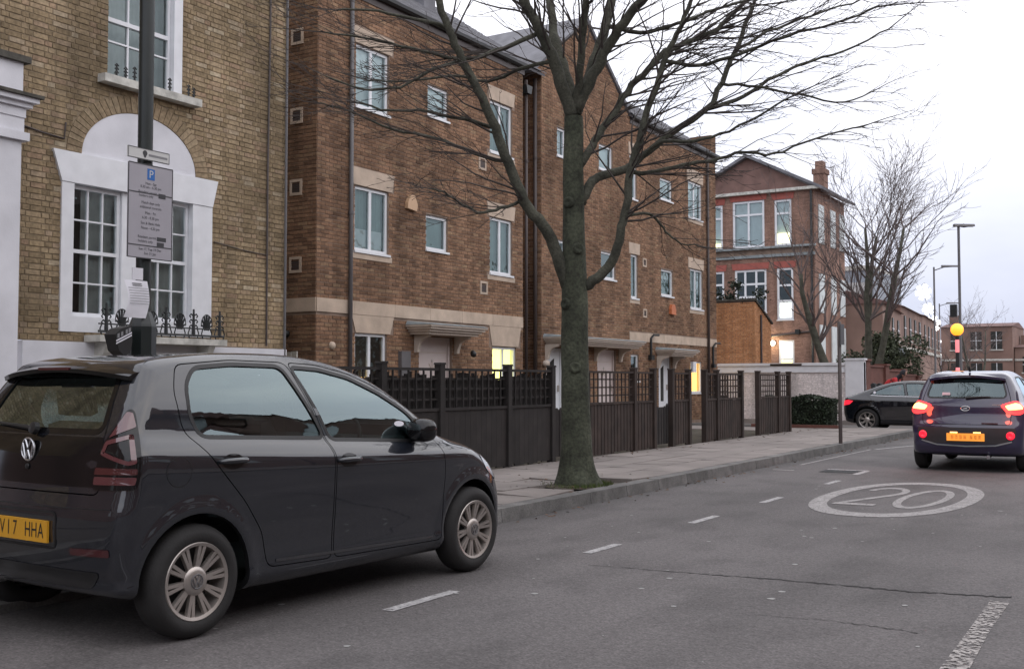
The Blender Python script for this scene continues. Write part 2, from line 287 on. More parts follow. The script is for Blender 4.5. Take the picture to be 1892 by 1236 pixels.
# ---------------------------------------------------------------- mesh helpers
ORG = {}
def empty(name, loc=(0, 0, 0), rz=0.0):
    o = bpy.data.objects.new(name, None); COL.objects.link(o); o.location = loc; o.rotation_euler = (0, 0, rz)
    o.empty_display_size = .2; ORG[o.name] = Vector(loc) if rz == 0 else Vector((0, 0, 0)); return o
def tag(o, label=None, cat=None, group=None, kind=None):
    if label: o['label'] = label
    if cat: o['category'] = cat
    if group: o['group'] = group
    if kind: o['kind'] = kind
    return o
def thing(name, label, cat, loc=(0, 0, 0), rz=0.0, group=None):
    return tag(empty(name, loc, rz), label, cat, group)
def link_mesh(name, me, parent=None):
    o = bpy.data.objects.new(name, me); COL.objects.link(o)
    if parent is not None:
        o.parent = parent; ORG[o.name] = ORG.get(parent.name, Vector())
    else: ORG[o.name] = Vector()
    return o
class MB:
    def __init__(s): s.v = []; s.f = []; s.m = []; s.cm = 0
    def add(s, vs, fs):
        b = len(s.v); s.v.extend([tuple(v) for v in vs]); s.f.extend([tuple(b + i for i in f) for f in fs]); s.m.extend([s.cm] * len(fs)); return b
    def hexa(s, p):      # 8 corners: bottom 4 ccw, top 4
        s.add(p, [(3, 2, 1, 0), (4, 5, 6, 7), (0, 1, 5, 4), (1, 2, 6, 5), (2, 3, 7, 6), (3, 0, 4, 7)])
    def box(s, x0, x1, y0, y1, z0, z1):
        s.hexa([(x0, y0, z0), (x1, y0, z0), (x1, y1, z0), (x0, y1, z0), (x0, y0, z1), (x1, y0, z1), (x1, y1, z1), (x0, y1, z1)])
    def fbox(s, fr, a0, a1, b0, b1, c0, c1):
        s.hexa([fr(a0, b0, c0), fr(a1, b0, c0), fr(a1, b1, c0), fr(a0, b1, c0), fr(a0, b0, c1), fr(a1, b0, c1), fr(a1, b1, c1), fr(a0, b1, c1)])
    def fprism(s, fr, poly, c0, c1):
        n = len(poly); vs = [fr(a, b, c0) for a, b in poly] + [fr(a, b, c1) for a, b in poly]
        s.add(vs, [tuple(range(n))[::-1], tuple(range(n, 2 * n))] + [(i, (i + 1) % n, n + (i + 1) % n, n + i) for i in range(n)])
    def tube(s, pts, rad, sides=6, cap=True):
        pts = [Vector(p) for p in pts]; n = len(pts)
        if not hasattr(rad, '__len__'): rad = [rad] * n
        vs = []; prev = None
        for i, p in enumerate(pts):
            d = (pts[min(i + 1, n - 1)] - pts[max(i - 1, 0)])
            if d.length < 1e-9: d = Vector((0, 0, 1))
            d.normalize()
            if prev is None:
                ref = Vector((0, 0, 1)) if abs(d.z) < .9 else Vector((1, 0, 0)); e1 = d.cross(ref).normalized()
            else:
                e1 = (prev - d * prev.dot(d))
                if e1.length < 1e-6: e1 = d.orthogonal()
                e1.normalize()
            prev = e1; e2 = d.cross(e1)
            for k in range(sides):
                a = 2 * math.pi * k / sides; vs.append(p + (e1 * math.cos(a) + e2 * math.sin(a)) * rad[i])
        fs = []
        for i in range(n - 1):
            for k in range(sides):
                a = i * sides + k; b = i * sides + (k + 1) % sides; fs.append((a, b, b + sides, a + sides))
        if cap: fs.append(tuple(range(sides))[::-1]); fs.append(tuple((n - 1) * sides + k for k in range(sides)))
        s.add(vs, fs)
    def lathe(s, prof, center, axis, segs=32, closed=False):
        """prof: list of (r, t) ; t along axis"""
        ax = Vector(axis).normalized(); e1 = ax.orthogonal().normalized(); e2 = ax.cross(e1); c = Vector(center); vs = []
        for r, t in prof:
            for k in range(segs):
                a = 2 * math.pi * k / segs; vs.append(c + ax * t + (e1 * math.cos(a) + e2 * math.sin(a)) * r)
        fs = []; n = len(prof)
        for i in range(n - 1 + (1 if closed else 0)):
            j = (i + 1) % n
            for k in range(segs):
                fs.append((i * segs + k, i * segs + (k + 1) % segs, j * segs + (k + 1) % segs, j * segs + k))
        s.add(vs, fs)
    def build(s, name, material, parent=None, smooth=False, local=False, angle=None):
        me = bpy.data.meshes.new(name)
        if parent is not None and not local:
            o = ORG.get(parent.name, Vector()); vs = [(v[0] - o.x, v[1] - o.y, v[2] - o.z) for v in s.v]
        else: vs = s.v
        me.from_pydata(vs, [], s.f)
        for mm in (material if isinstance(material, (list, tuple)) else [material]): me.materials.append(MATS[mm])
        if isinstance(material, (list, tuple)): me.polygons.foreach_set('material_index', s.m)
        if smooth:
            me.polygons.foreach_set('use_smooth', [True] * len(me.polygons))
        me.update()
        ob = link_mesh(name, me, parent)
        if smooth and angle:
            try: me.set_sharp_from_angle(angle=R(angle))
            except Exception: pass
        return ob
def frame(P0, u, n):
    P0 = Vector(P0); u = Vector(u); n = Vector(n)
    return lambda a, b, c=0.0: P0 + u * a + Vector((0, 0, b)) + n * c
FX = lambda X: frame((X, 0, 0), (0, 1, 0), (1, 0, 0))     # wall facing the road: a = world Y
FY = lambda Y: frame((0, Y, 0), (1, 0, 0), (0, -1, 0))    # wall facing back down the street: a = world X
def part(fn, name, m, parent, **k):
    b = MB(); fn(b); return b.build(name, m, parent, **k)
_txt = {}
def text_geo(sx, size=1.0):
    if sx in _txt: v, f = _txt[sx]
    else:
        cu = bpy.data.curves.new('t', 'FONT'); cu.body = sx; cu.align_x = 'CENTER'; cu.align_y = 'CENTER'; cu.resolution_u = 3
        o = bpy.data.objects.new('t', cu); COL.objects.link(o); bpy.context.view_layer.update()
        me = bpy.data.meshes.new_from_object(o.evaluated_get(bpy.context.evaluated_depsgraph_get()))
        v = [tuple(q.co) for q in me.vertices]; f = [tuple(p.vertices) for p in me.polygons]
        bpy.data.objects.remove(o); bpy.data.curves.remove(cu); bpy.data.meshes.remove(me); _txt[sx] = (v, f)
    return [(x * size, y * size) for x, y, z in v], f
def add_text(b, fr, sx, a, z, size, c, sxs=1.0):
    v, f = text_geo(sx, size); b.add([fr(a + x * sxs, z + y, c) for x, y in v], f)

# ---------------------------------------------------------------- brick wall builder
def intervals(lo, hi, cuts):
    iv = [(lo, hi)]
    for c0, c1 in cuts:
        nv = []
        for a, b in iv:
            if c1 <= a or c0 >= b: nv.append((a, b)); continue
            if c0 > a: nv.append((a, c0))
            if c1 < b: nv.append((c1, b))
        iv = nv
    return [(a, b) for a, b in iv if b - a > .03]
BRICKMESH = {}
def brick_wall(wall, fr, a0, a1, b0, b1, holes, bm, mm, flemish=False, span=None, cut=None, pick=0, depth=.009, course=.075, reveal=.11, camera_side=True):
    """wall: parent object (the wall's own backing mesh is built into it by caller). span(b)->(lo,hi) limits a course; cut(b)->extra cut intervals"""
    L, J = .225, .011; vs = []; fs = []; cand = []; row = 0; b = b0
    rnd = random.Random(int(a0 * 100 + b0 * 10))
    while b + course * .6 < b1:
        t = min(b + course - J, b1); mid = (b + t) / 2
        lo, hi = (a0, a1) if span is None else span(mid)
        cuts = [(h[0], h[1]) for h in holes if h[2] < t - .01 and h[3] > b + .01]
        if cut: cuts += cut(mid)
        for i0, i1 in intervals(lo, hi, cuts):
            off = (row % 2) * (L * .25 if flemish else L * .5); seq = row % 2
            x = math.floor((i0 - a0) / (L * 1.5 if flemish else L)) * (L * 1.5 if flemish else L) + a0 - off
            k = 0
            while x < i1:
                ln = (L if (k % 2 == 0) else L / 2) if flemish else L
                p0, p1 = max(x, i0), min(x + ln - J, i1); x += ln; k += 1
                if p1 - p0 < .03: continue
                d = depth + rnd.uniform(-.003, .004); j1 = rnd.uniform(-.002, .002)
                full = abs((p1 - p0) - (L - J)) < .002
                if pick and full:
                    c = fr((p0 + p1) / 2, mid, 0); px = proj(c)
                    if 0 < px[0] < 1892 and 0 < px[1] < 1236: cand.append(((c - Vector((0, 0, CAMH))).length, len(fs) // 5))
                q = len(vs)
                for (aa, bb, cc) in ((p0, b + j1, 0), (p1, b + j1, 0), (p1, t + j1, 0), (p0, t + j1, 0), (p0 + .003, b + j1 + .003, d), (p1 - .003, b + j1 + .003, d), (p1 - .003, t + j1 - .003, d), (p0 + .003, t + j1 - .003, d)):
                    vs.append((aa, bb, cc))
                fs += [(q + 4, q + 5, q + 6, q + 7), (q, q + 1, q + 5, q + 4), (q + 1, q + 2, q + 6, q + 5), (q + 2, q + 3, q + 7, q + 6), (q + 3, q, q + 4, q + 7)]
        b += course; row += 1
    single = set()
    if pick:
        cand.sort(); single = set(i for _, i in cand[:pick])
    key = (bm, round(a0, 1))
    org = ORG[wall.name]
    if single:
        h, w = course - J, L - J
        bb = MB(); u = fr(1, 0, 0) - fr(0, 0, 0); n = fr(0, 0, 1) - fr(0, 0, 0)
        fl = lambda a, z, c: u * a + Vector((0, 0, z)) + n * c
        bb.add([fl(-w/2, -h/2, 0), fl(w/2, -h/2, 0), fl(w/2, h/2, 0), fl(-w/2, h/2, 0), fl(-w/2+.003, -h/2+.003, depth), fl(w/2-.003, -h/2+.003, depth), fl(w/2-.003, h/2-.003, depth), fl(-w/2+.003, h/2-.003, depth)],
               [(4, 5, 6, 7), (0, 1, 5, 4), (1, 2, 6, 5), (2, 3, 7, 6), (3, 0, 4, 7)])
        me = bpy.data.meshes.new('brick'); me.from_pydata([tuple(v) for v in bb.v], [], bb.f); me.materials.append(MATS[bm])
        for i in single:
            q = [vs[fs[i * 5][k]] for k in range(4)]; base = fs[i * 5][0] - 4
            ca = (vs[base][0] + vs[base + 1][0]) / 2; cb = (vs[base][1] + vs[base + 3][1]) / 2; dd = vs[base + 4][2]
            o = bpy.data.objects.new('brick', me); COL.objects.link(o); o.parent = wall; o.location = fr(ca, cb, dd - depth) - org
    mbk = MB()
    for i in range(len(fs) // 5):
        if i in single: continue
        base = fs[i * 5][0] - 4; q = len(mbk.v)
        mbk.v.extend([tuple(fr(*vs[base + k])) for k in range(8)])
        mbk.f.extend([tuple(q + (j - base) for j in fs[i * 5 + k]) for k in range(5)])
    mbk.m = [0] * len(mbk.f)
    o = mbk.build('brickwork', bm, wall); o['kind'] = 'stuff'
    return o
def wall_backing(b, fr, a0, a1, b0, b1, holes, reveal=.11):
    A = sorted(set([a0, a1] + [x for h in holes for x in h[:2] if a0 < x < a1])); B = sorted(set([b0, b1] + [x for h in holes for x in h[2:4] if b0 < x < b1]))
    for i in range(len(A) - 1):
        for j in range(len(B) - 1):
            ca, cb = (A[i] + A[i + 1]) / 2, (B[j] + B[j + 1]) / 2
            if any(h[0] < ca < h[1] and h[2] < cb < h[3] for h in holes): continue
            b.add([fr(A[i], B[j]), fr(A[i + 1], B[j]), fr(A[i + 1], B[j + 1]), fr(A[i], B[j + 1])], [(0, 1, 2, 3)])
    for h in holes:
        p = [(h[0], h[2]), (h[1], h[2]), (h[1], h[3]), (h[0], h[3])]
        for k in range(4):
            (x0, y0), (x1, y1) = p[k], p[(k + 1) % 4]
            b.add([fr(x0, y0, 0), fr(x1, y1, 0), fr(x1, y1, -reveal - .05), fr(x0, y0, -reveal - .05)], [(0, 1, 2, 3)])

# ---------------------------------------------------------------- windows
def curtain(win, fr, a0, a1, b0, b1, m, c=-.16, folds=True):
    b = MB(); mg = .06 if c > -.3 else .9; n = max(6, int((a1 - a0 + 2 * mg) / .03)) if folds else 1; vs = []
    for i in range(n + 1):
        a = a0 - mg + (a1 - a0 + 2 * mg) * i / n; d = c + (.012 * math.sin(i * 2.1) if folds else 0)
        vs += [fr(a, b0 - .3 * mg, d), fr(a, b1 + .3 * mg, d)]
    b.add(vs, [(2 * i, 2 * i + 2, 2 * i + 3, 2 * i + 1) for i in range(n)])
    return b.build('curtain', m, win, smooth=folds)  # in room_dark the sheet paints an unlit room's shade, no cloth there
def casement(parent, fr, a0, a1, b0, b1, cols=(.5,), rows=(), cur='curtain_pale', fw=.055, fm='upvc', c=-.07, sill=True, bar=.05, folds=True, curdepth=-.16, name='window', slim=None):
    """cols / rows: fractions where bars stand"""
    b = MB(); t = .03
    b.fbox(fr, a0, a0 + fw, b0, b1, c - t, c + t); b.fbox(fr, a1 - fw, a1, b0, b1, c - t, c + t)
    b.fbox(fr, a0 + fw, a1 - fw, b0, b0 + fw, c - t, c + t); b.fbox(fr, a0 + fw, a1 - fw, b1 - fw, b1, c - t, c + t)
    xs = [a0 + fw] ; ys = [b0 + fw]
    ia0, ia1, ib0, ib1 = a0 + fw, a1 - fw, b0 + fw, b1 - fw
    ce = [ia0]
    for q in cols:
        x = ia0 + (ia1 - ia0) * q; b.fbox(fr, x - bar / 2, x + bar / 2, ib0, ib1, c - t * .8, c + t * .8); ce += [x - bar / 2, x + bar / 2]
    ce.append(ia1); re = [ib0]
    for q in rows:
        y = ib0 + (ib1 - ib0) * q; hw = (bar if slim is None else slim) / 2
        for k in range(0, len(ce), 2): b.fbox(fr, ce[k], ce[k + 1], y - hw, y + hw, c - t * .7, c + t * .7)
        re += [y - hw, y + hw]
    re.append(ib1)
    w = b.build(name, fm, parent)
    for i in range(0, len(ce), 2):
        for j in range(0, len(re), 2):
            p = MB(); p.add([fr(ce[i], re[j], c - .005), fr(ce[i + 1], re[j], c - .005), fr(ce[i + 1], re[j + 1], c - .005), fr(ce[i], re[j + 1], c - .005)], [(0, 1, 2, 3)]); p.build('pane', 'window_glass', w)
    if cur: curtain(w, fr, a0, a1, b0, b1, cur, curdepth, folds)
    if sill:
        s = MB(); s.fbox(fr, a0 - .03, a1 + .03, b0 - .045, b0 - .002, c + .02, .045); s.build('sill', fm, w)
    return w
# ================================================================ THE SETTING
def sheet(name, pts, z, m, kind='structure'):
    b = MB(); b.add([(x, y, z) for x, y in pts], [tuple(range(len(pts)))]); return tag(b.build(name, m), kind=kind)
sheet('ground', [(-1500, -600), (1500, -600), (1500, 2400), (-1500, 2400)], -.05, 'asphalt_side')
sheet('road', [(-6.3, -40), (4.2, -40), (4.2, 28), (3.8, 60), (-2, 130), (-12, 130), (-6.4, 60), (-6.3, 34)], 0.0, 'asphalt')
sheet('side_street', [(-60, 29.4), (-6.3, 29.4), (-6.3, 34.2), (-60, 34.2)], -.004, 'asphalt_side')
sheet('front_garden', [(-18.6, 12.9), (-8.12, 6.0), (-8.12, 26.2), (-18.6, 29.0)], .10, 'soil')
sheet('forecourt', [(-13.6, -30), (-8.12, -30), (-8.12, 6.0), (-12.4, 13.1), (-13.6, 13.1)], .105, 'slab_bed')
def kx(y):
    t = min(1, max(0, (y - 7.0) / 1.5)); t = t * t * (3 - 2 * t); return -6.05 + .55 * t - max(0, y - 9) * .008
pav = MB(); ys = [-30, -10, 0] + [6 + .75 * i for i in range(32)]; ys = [y for y in ys if y < 29.2] + [29.2]
for y0, y1 in zip(ys[:-1], ys[1:]):
    pav.add([(-8.5, y0, .085), (kx(y0) - .2, y0, .085), (kx(y1) - .2, y1, .085), (-8.5, y1, .085)], [(0, 1, 2, 3)])
pav.add([(-16, 26.2, .087), (-8.45, 26.2, .087), (-8.45, 29.2, .087), (-16, 29.2, .087)], [(0, 1, 2, 3)])
pavement = tag(pav.build('pavement', 'slab_bed'), kind='structure')
TREE = Vector((-6.08, 11.28, .12))
rs = random.Random(3)
for r in range(4):
    y = 5.4 - r * .27
    while y < 29.1:
        y1 = min(y + .75, 29.15)
        g = .005
        def X(yy, q): return -8.13 + (kx(yy) - .23 + 8.13) * q
        cx, cy = X(y, (r + .5) / 4), (y + y1) / 2
        if (cx - TREE.x) ** 2 + ((cy - TREE.y) * .9) ** 2 > .17:
            dz = [.121 + rs.uniform(-.004, .004) for _ in range(4)]
            near = (cx - TREE.x) ** 2 + (cy - TREE.y) ** 2 < 1.6
            if near: dz = [d + rs.uniform(-.006, .022) for d in dz]
            b = MB(); p = [(X(y + g, r / 4) + g, y + g), (X(y + g, (r + 1) / 4) - g, y + g), (X(y1 - g, (r + 1) / 4) - g, y1 - g), (X(y1 - g, r / 4) + g, y1 - g)]
            b.hexa([(a, c, .08) for a, c in p] + [(a, c, dz[i]) for i, (a, c) in enumerate(p)]); b.build('slab', 'slab', pavement)
        y = y1
# paved corner beside the hedge and kerb round to the side street
part(lambda b: b.hexa([(x, y, z) for z in (.08, .119) for x, y in ((-16, 26.25), (-8.14, 26.25), (-8.14, 28.2), (-16, 28.2))]), 'slab', 'slab', pavement)
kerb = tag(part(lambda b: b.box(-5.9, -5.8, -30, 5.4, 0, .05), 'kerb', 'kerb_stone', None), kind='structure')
y = -6.0
while y < 29.2:
    y1 = min(y + .92, 29.2); g = .004; b = MB(); z = .125 + rs.uniform(-.003, .003)
    a, c = kx(y + g), kx(y1 - g); j = rs.uniform(-.004, .004)
    b.hexa([(a - .20, y + g, -.02), (a + j, y + g, -.02), (c + j, y1 - g, -.02), (c - .20, y1 - g, -.02), (a - .20, y + g, z), (a + j - .018, y + g, z), (c + j - .018, y1 - g, z), (c - .20, y1 - g, z)])
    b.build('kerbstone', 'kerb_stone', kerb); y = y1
for i in range(8):      # kerb returning along the side street
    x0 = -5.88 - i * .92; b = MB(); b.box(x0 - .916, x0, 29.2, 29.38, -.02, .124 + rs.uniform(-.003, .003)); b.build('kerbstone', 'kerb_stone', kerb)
far_pav = tag(part(lambda b: (b.hexa([(x, y, z) for z in (-.02, .12) for x, y in ((-16, 34.2), (-6.2, 34.2), (-6.4, 62), (-16, 62))]), b.hexa([(x, y, z) for z in (-.02, .119) for x, y in ((-20, 62.01), (-6.5, 62.01), (-12, 130), (-30, 130))])), 'far_pavement', 'slab', None), kind='structure')
opp_pav = tag(part(lambda b: b.box(4.2, 9.0, -40, 120, -.03, .12), 'opposite_pavement', 'slab', None), kind='structure')

# road markings (sheets 4 mm above the road)
def marking(pts, name='road_marking', m='road_paint', z=.004):
    b = MB(); b.add([(x, y, z) for x, y in pts], [tuple(range(len(pts)))]); return tag(b.build(name, m), kind='structure')
for y0, y1 in ((-.2, .5), (2.3, 3.05), (5.02, 5.71), (7.5, 8.05), (9.6, 10.25), (11.62, 12.28), (14.15, 14.75)):
    marking([(-4.0, y0), (-3.92, y0), (-3.92, y1), (-4.0, y1)])
marking([(-5.3, 16.02), (-4.98, 16.02), (-4.98, 16.12), (-5.3, 16.12)], m='worn_paint')
marking([(-4.62, 16.52), (-4.0, 16.52), (-4.0, 16.63), (-4.62, 16.63)]); marking([(-4.06, 15.8), (-3.97, 15.8), (-3.97, 16.51), (-4.06, 16.51)])
marking([(-5.2, 21.9), (-5.12, 21.9), (-4.66, 23.9), (-4.74, 23.9)])
marking([(-5.25, 17.2), (-5.2, 17.2), (-5.2, 21.8), (-5.25, 21.8)], m='worn_paint')
marking([(-.985, 3.6), (-.845, 3.6), (-.86, 5.2), (-.905, 6.3), (-.915, 7.15), (-1.025, 7.18), (-1.005, 6.3), (-.985, 5.2)], m='chipped_paint', name='centre_line')
for k in range(6): marking([(-1.03, 11.2 + 6 * k), (-.9, 11.2 + 6 * k), (-.9, 15.2 + 6 * k), (-1.03, 15.2 + 6 * k)], m='chipped_paint', name='centre_line')
def ribbon(path, w, wy=None):
    vs = []; n = len(path); wy = wy or w
    for i, (x, y) in enumerate(path):
        x0, y0 = path[max(0, i - 1)]; x1, y1 = path[min(n - 1, i + 1)]; dx, dy = x1 - x0, (y1 - y0)
        L = math.hypot(dx, dy) or 1; nx, ny = -dy / L, dx / L
        vs += [(x + nx * w / 2, y + ny * wy / 2, .004), (x - nx * w / 2, y - ny * wy / 2, .004)]
    return vs, [(2 * i, 2 * i + 1, 2 * i + 3, 2 * i + 2) for i in range(n - 1)]
# speed roundel: stretched circle with a drawn-out 20
rc, ry = -2.79, 12.98
b = MB(); n = 64; vs = []
for k in range(n):
    a = 2 * math.pi * k / n; ca, sa = math.cos(a), math.sin(a)
    sq = lambda v, e: math.copysign(abs(v) ** e, v)
    vs += [(rc + .83 * sq(ca, .9), ry + 2.05 * sq(sa, .9), .004), (rc + .655 * sq(ca, .9), ry + 1.72 * sq(sa, .9), .004)]
b.add(vs, [(2 * k, (2 * k + 2) % (2 * n), (2 * k + 3) % (2 * n), 2 * k + 1) for k in range(n)])
zero = [(rc + .27 + .215 * math.cos(t), ry + 1.02 * math.sin(t)) for t in [2 * math.pi * k / 40 for k in range(41)]]
v, f = ribbon(zero, .085, .2); b.add(v, f)
two = [(rc - .27 + .2 * math.cos(t), ry + .55 + .5 * math.sin(t)) for t in [math.pi * .95 - k * math.pi * 1.12 / 16 for k in range(17)]] + [(rc - .45, ry - .9)]
v, f = ribbon(two, .085, .2); b.add(v, f); b.add([(rc - .50, ry - 1.05, .0045), (rc - .06, ry - 1.05, .0045), (rc - .06, ry - .87, .0045), (rc - .50, ry - .87, .0045)], [(0, 1, 2, 3)])
tag(b.build('speed_limit_roundel', 'worn_paint'), kind='structure')
# crack across the lane, with a fainter one
def crack(pts, w, name):
    b = MB(); path = []; r = random.Random(5)
    for (x0, y0), (x1, y1) in zip(pts[:-1], pts[1:]):
        for k in range(22): t = k / 22; path.append((x0 + (x1 - x0) * t, y0 + (y1 - y0) * t + r.uniform(-.016, .016)))
    vs = []
    for i, (x, y) in enumerate(path):
        ww = w * r.uniform(.25, 1.5) * min(1, .25 + i / len(path)); vs += [(x, y - ww, .003), (x, y + ww, .003)]
    b.add(vs, [(2 * i, 2 * i + 2, 2 * i + 3, 2 * i + 1) for i in range(len(path) - 1)]); return tag(b.build(name, 'asphalt_crack'), kind='structure')
crack([(-3.7, 7.02), (-2.9, 7.12), (-2.2, 7.2), (-1.5, 7.22), (-.9, 7.36)], .016, 'road_crack')
crack([(-2.3, 6.0), (-1.7, 6.12), (-1.2, 6.06)], .005, 'road_crack')
b = MB(); r = random.Random(11)
for _ in range(70):
    x, y = r.uniform(-4.8, -.2), r.uniform(3.2, 14); s = r.uniform(.006, .022) * (1.5 if r.random() < .15 else 1); n = 7; ph = r.random() * 6
    b.add([(x + s * math.cos(6.28 * k / n + ph) * r.uniform(.7, 1.2), y + s * math.sin(6.28 * k / n + ph) * r.uniform(.7, 1.2), .003) for k in range(n)], [tuple(range(n))])
tag(b.build('trodden_gum', 'litter'), 'pale specks of trodden gum and litter on the carriageway', 'litter', kind='stuff')
b = MB()
for _ in range(420):
    yy = r.uniform(8.5, 28); x = kx(yy) + abs(r.gauss(0, .12)) + .02 if r.random() < .45 else r.uniform(-8.1, -7.7) if r.random() < .6 else r.gauss(TREE.x, .5)
    if x == x and abs(x - TREE.x) < 1.2 and x < kx(yy) and x > -7.6: yy = r.gauss(TREE.y, .7)
    z = .004 if x > kx(yy) else .13; s = r.uniform(.012, .035); a = r.random() * 6.28
    b.add([(x + s * math.cos(a), yy + s * math.sin(a), z + .004), (x + s * .5 * math.cos(a + 1.6), yy + s * .5 * math.sin(a + 1.6), z + r.uniform(.004, .014)), (x - s * math.cos(a), yy - s * math.sin(a), z + .004), (x + s * .5 * math.cos(a - 1.6), yy + s * .5 * math.sin(a - 1.6), z)], [(0, 1, 2, 3)])
tag(b.build('fallen_leaves', 'dead_leaf'), 'dead leaves lying in the gutter and along the fence', 'leaves', kind='stuff')
# drain cover by the bay end, manhole cover
gt = thing('drain_cover', 'dark iron drain cover set in the road by the bay end mark', 'drain cover', (-4.35, 16.25, 0))
part(lambda b: [b.box(-4.6, -4.1, 16.02 + .075 * k, 16.06 + .075 * k, .003, .006) for k in range(6)], 'grate', 'black_iron', gt)

# ================================================================ YELLOW STOCK BRICK HOUSE
yh = thing('yellow_brick_house', 'tall yellow stock brick house with white arched ground floor window', 'house', (-12.5, 8, 0))
f = FX(-12.5)
YW = (8.92, 11.52, 2.0, 4.38); YU = (9.6, 10.9, 5.52, 7.75)
wl = part(lambda b: (wall_backing(b, f, -2, 13.1, 1.86, 10.2, [YW, YU], .14), b.add([f(13.1, 0), f(13.1, 0, -7), f(13.1, 10.2, -7), f(13.1, 10.2)], [(0, 1, 2, 3)])), 'wall', 'mortar_dark', yh)
AC, AZ = 10.2, 4.38
def archcut(z):
    if z < AZ: return [(8.9 - (z - 3.97) * .34 if z > 3.97 else 8.91, 11.5 + (z - 3.97) * .24 if z > 3.97 else 11.5)]
    q = (z - AZ) / .97
    return [(AC - 1.23 * math.sqrt(1 - q * q), AC + 1.23 * math.sqrt(1 - q * q))] if q < 1 else []
brick_wall(wl, f, -2, 13.1, 1.87, 10.2, [YU], 'yellow_brick', 'mortar_dark', flemish=True, pick=296, cut=lambda z: archcut(z) if z > 2.0 else [])
for k in range(34):           # brick arch ring
    t0, t1 = math.pi * k / 34 + .006, math.pi * (k + 1) / 34 - .006
    P = lambda t, e: (AC + (.985 + e) * math.cos(t), AZ + .01 + (.72 + e) * math.sin(t))
    b = MB(); b.fprism(f, [P(t0, .004), P(t0, .235), P(t1, .235), P(t1, .004)], -.02, .012); b.build('arch_brick', 'arch_brick', wl)
part(lambda b: b.fprism(f, [(AC + .985 * math.cos(math.pi * k / 40), AZ + .005 + .72 * math.sin(math.pi * k / 40)) for k in range(41)], -.06, .002), 'arch_panel', 'stucco', yh)
def surround(b):
    b.fbox(f, 8.905, 9.09, 1.99, 3.965, -.1, .035); b.fbox(f, 11.12, 11.5, 1.99, 3.965, -.1, .035); b.fbox(f, 9.9, 10.27, 2.2, 3.965, -.1, -.02)
    b.fprism(f, [(8.9, 3.97), (11.5, 3.97), (11.6, 4.375), (8.76, 4.375)], -.1, .045); b.fbox(f, 9.091, 11.119, 1.99, 2.2, -.1, .02)
part(surround, 'window_surround', 'white_paint', yh)
for (a0, a1) in ((9.095, 9.895), (10.275, 11.115)):
    w = casement(yh, f, a0, a1, 2.205, 3.96, (.335, .67), (.24, .75), None, .05, 'white_paint', -.09, False, .022, slim=.022)
    part(lambda b: b.fbox(f, a0 + .051, a1 - .051, 3.05, 3.1, -.115, -.058), 'meeting_rail', 'white_paint', w)
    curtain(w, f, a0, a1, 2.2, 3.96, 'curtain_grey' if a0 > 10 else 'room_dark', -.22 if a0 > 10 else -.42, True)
    if a0 < 10: curtain(w, f, 9.42, 9.86, 2.2, 3.95, 'curtain_grey', -.2, True)
w = casement(yh, f, 9.605, 10.74, 5.55, 7.75, (.335, .67), (.22, .72), None, .045, 'white_paint', -.1, False, .024, slim=.024)
part(lambda b: b.fbox(f, 9.65, 10.695, 6.33, 6.39, -.13, -.065), 'meeting_rail', 'white_paint', w); curtain(w, f, 9.6, 10.74, 5.5, 7.75, 'curtain_grey', -.4)
part(lambda b: b.fbox(f, 10.745, 10.9, 5.53, 7.75, -.1, .012), 'window_surround', 'white_paint', yh)
sl = part(lambda b: b.fbox(f, 9.44, 11.15, 5.41, 5.52, -.05, .17), 'window_sill', 'stone_sill', yh)
for a in (9.68, 9.83, 9.98, 10.13, 10.6, 10.95, 11.05):
    b = MB(); hh = random.uniform(.14, .22); b.tube([f(a, 5.52, .1), f(a, 5.52 + hh, .1)], [.016, .012], 5)
    for q in (.35, .65, .95): b.tube([f(a - .03, 5.52 + hh * q, .1), f(a, 5.52 + hh * q + .03, .1), f(a + .03, 5.52 + hh * q, .1)], .011, 4)
    b.build('iron_finial', 'black_iron', sl)
part(lambda b: b.fbox(f, 8.36, 13.1, 0, 1.855, -.1, .06), 'plinth', 'stucco', yh)
sill = part(lambda b: (b.fbox(f, 9.28, 11.52, 1.86, 1.95, .03, .36)), 'window_box_sill', 'stone_sill', yh)
for a in (9.42, 11.2): part(lambda b: b.fprism(frame(f(a, 0, 0), (1, 0, 0), (0, 1, 0)), [(.061, 1.855), (.33, 1.855), (.26, 1.72), (.1, 1.55), (.061, 1.5)], 0, .12), 'sill_bracket', 'stone_sill', sill)
# cast-iron window guard: palmettes and finials on a rail
gd = part(lambda b: (b.tube([f(9.3, 2.0, .3), f(11.5, 2.0, .3)], .018, 6), b.tube([f(9.3, 2.1, .3), f(11.5, 2.1, .3)], .011, 6)), 'window_guard', 'black_iron', yh)
for i in range(9):
    a = 9.42 + i * .25; b = MB()
    if i % 2:
        for k in range(7):
            t = math.pi * (k / 6) ; p = f(a + .035 * math.cos(t), 2.08, .3); q = f(a + .10 * math.cos(t), 2.15 + .16 * math.sin(t), .3)
            b.tube([p, (p + q) / 2 + Vector((0, 0, .025)), q], [.010, .014, .018], 5)
        b.tube([f(a + .105 * math.cos(math.pi * k / 12), 2.16 + .15 * math.sin(math.pi * k / 12), .3) for k in range(13)], .009, 4)
    else:
        b.tube([f(a, 2.0, .3), f(a, 2.38, .3)], [.03, .014], 6)
        for q in (2.12, 2.2, 2.28):
            for s in (-1, 1): b.tube([f(a, q, .3), f(a + s * .05, q + .03, .3), f(a + s * .075, q, .3), f(a + s * .055, q - .02, .3)], .013, 4)
    for s in (-.07, .07): b.tube([f(a + s, 1.95, .3), f(a + s * 1.4, 2.03, .3), f(a + s, 2.1, .3)], .012, 4)
    b.build('iron_ornament', 'black_iron', gd)
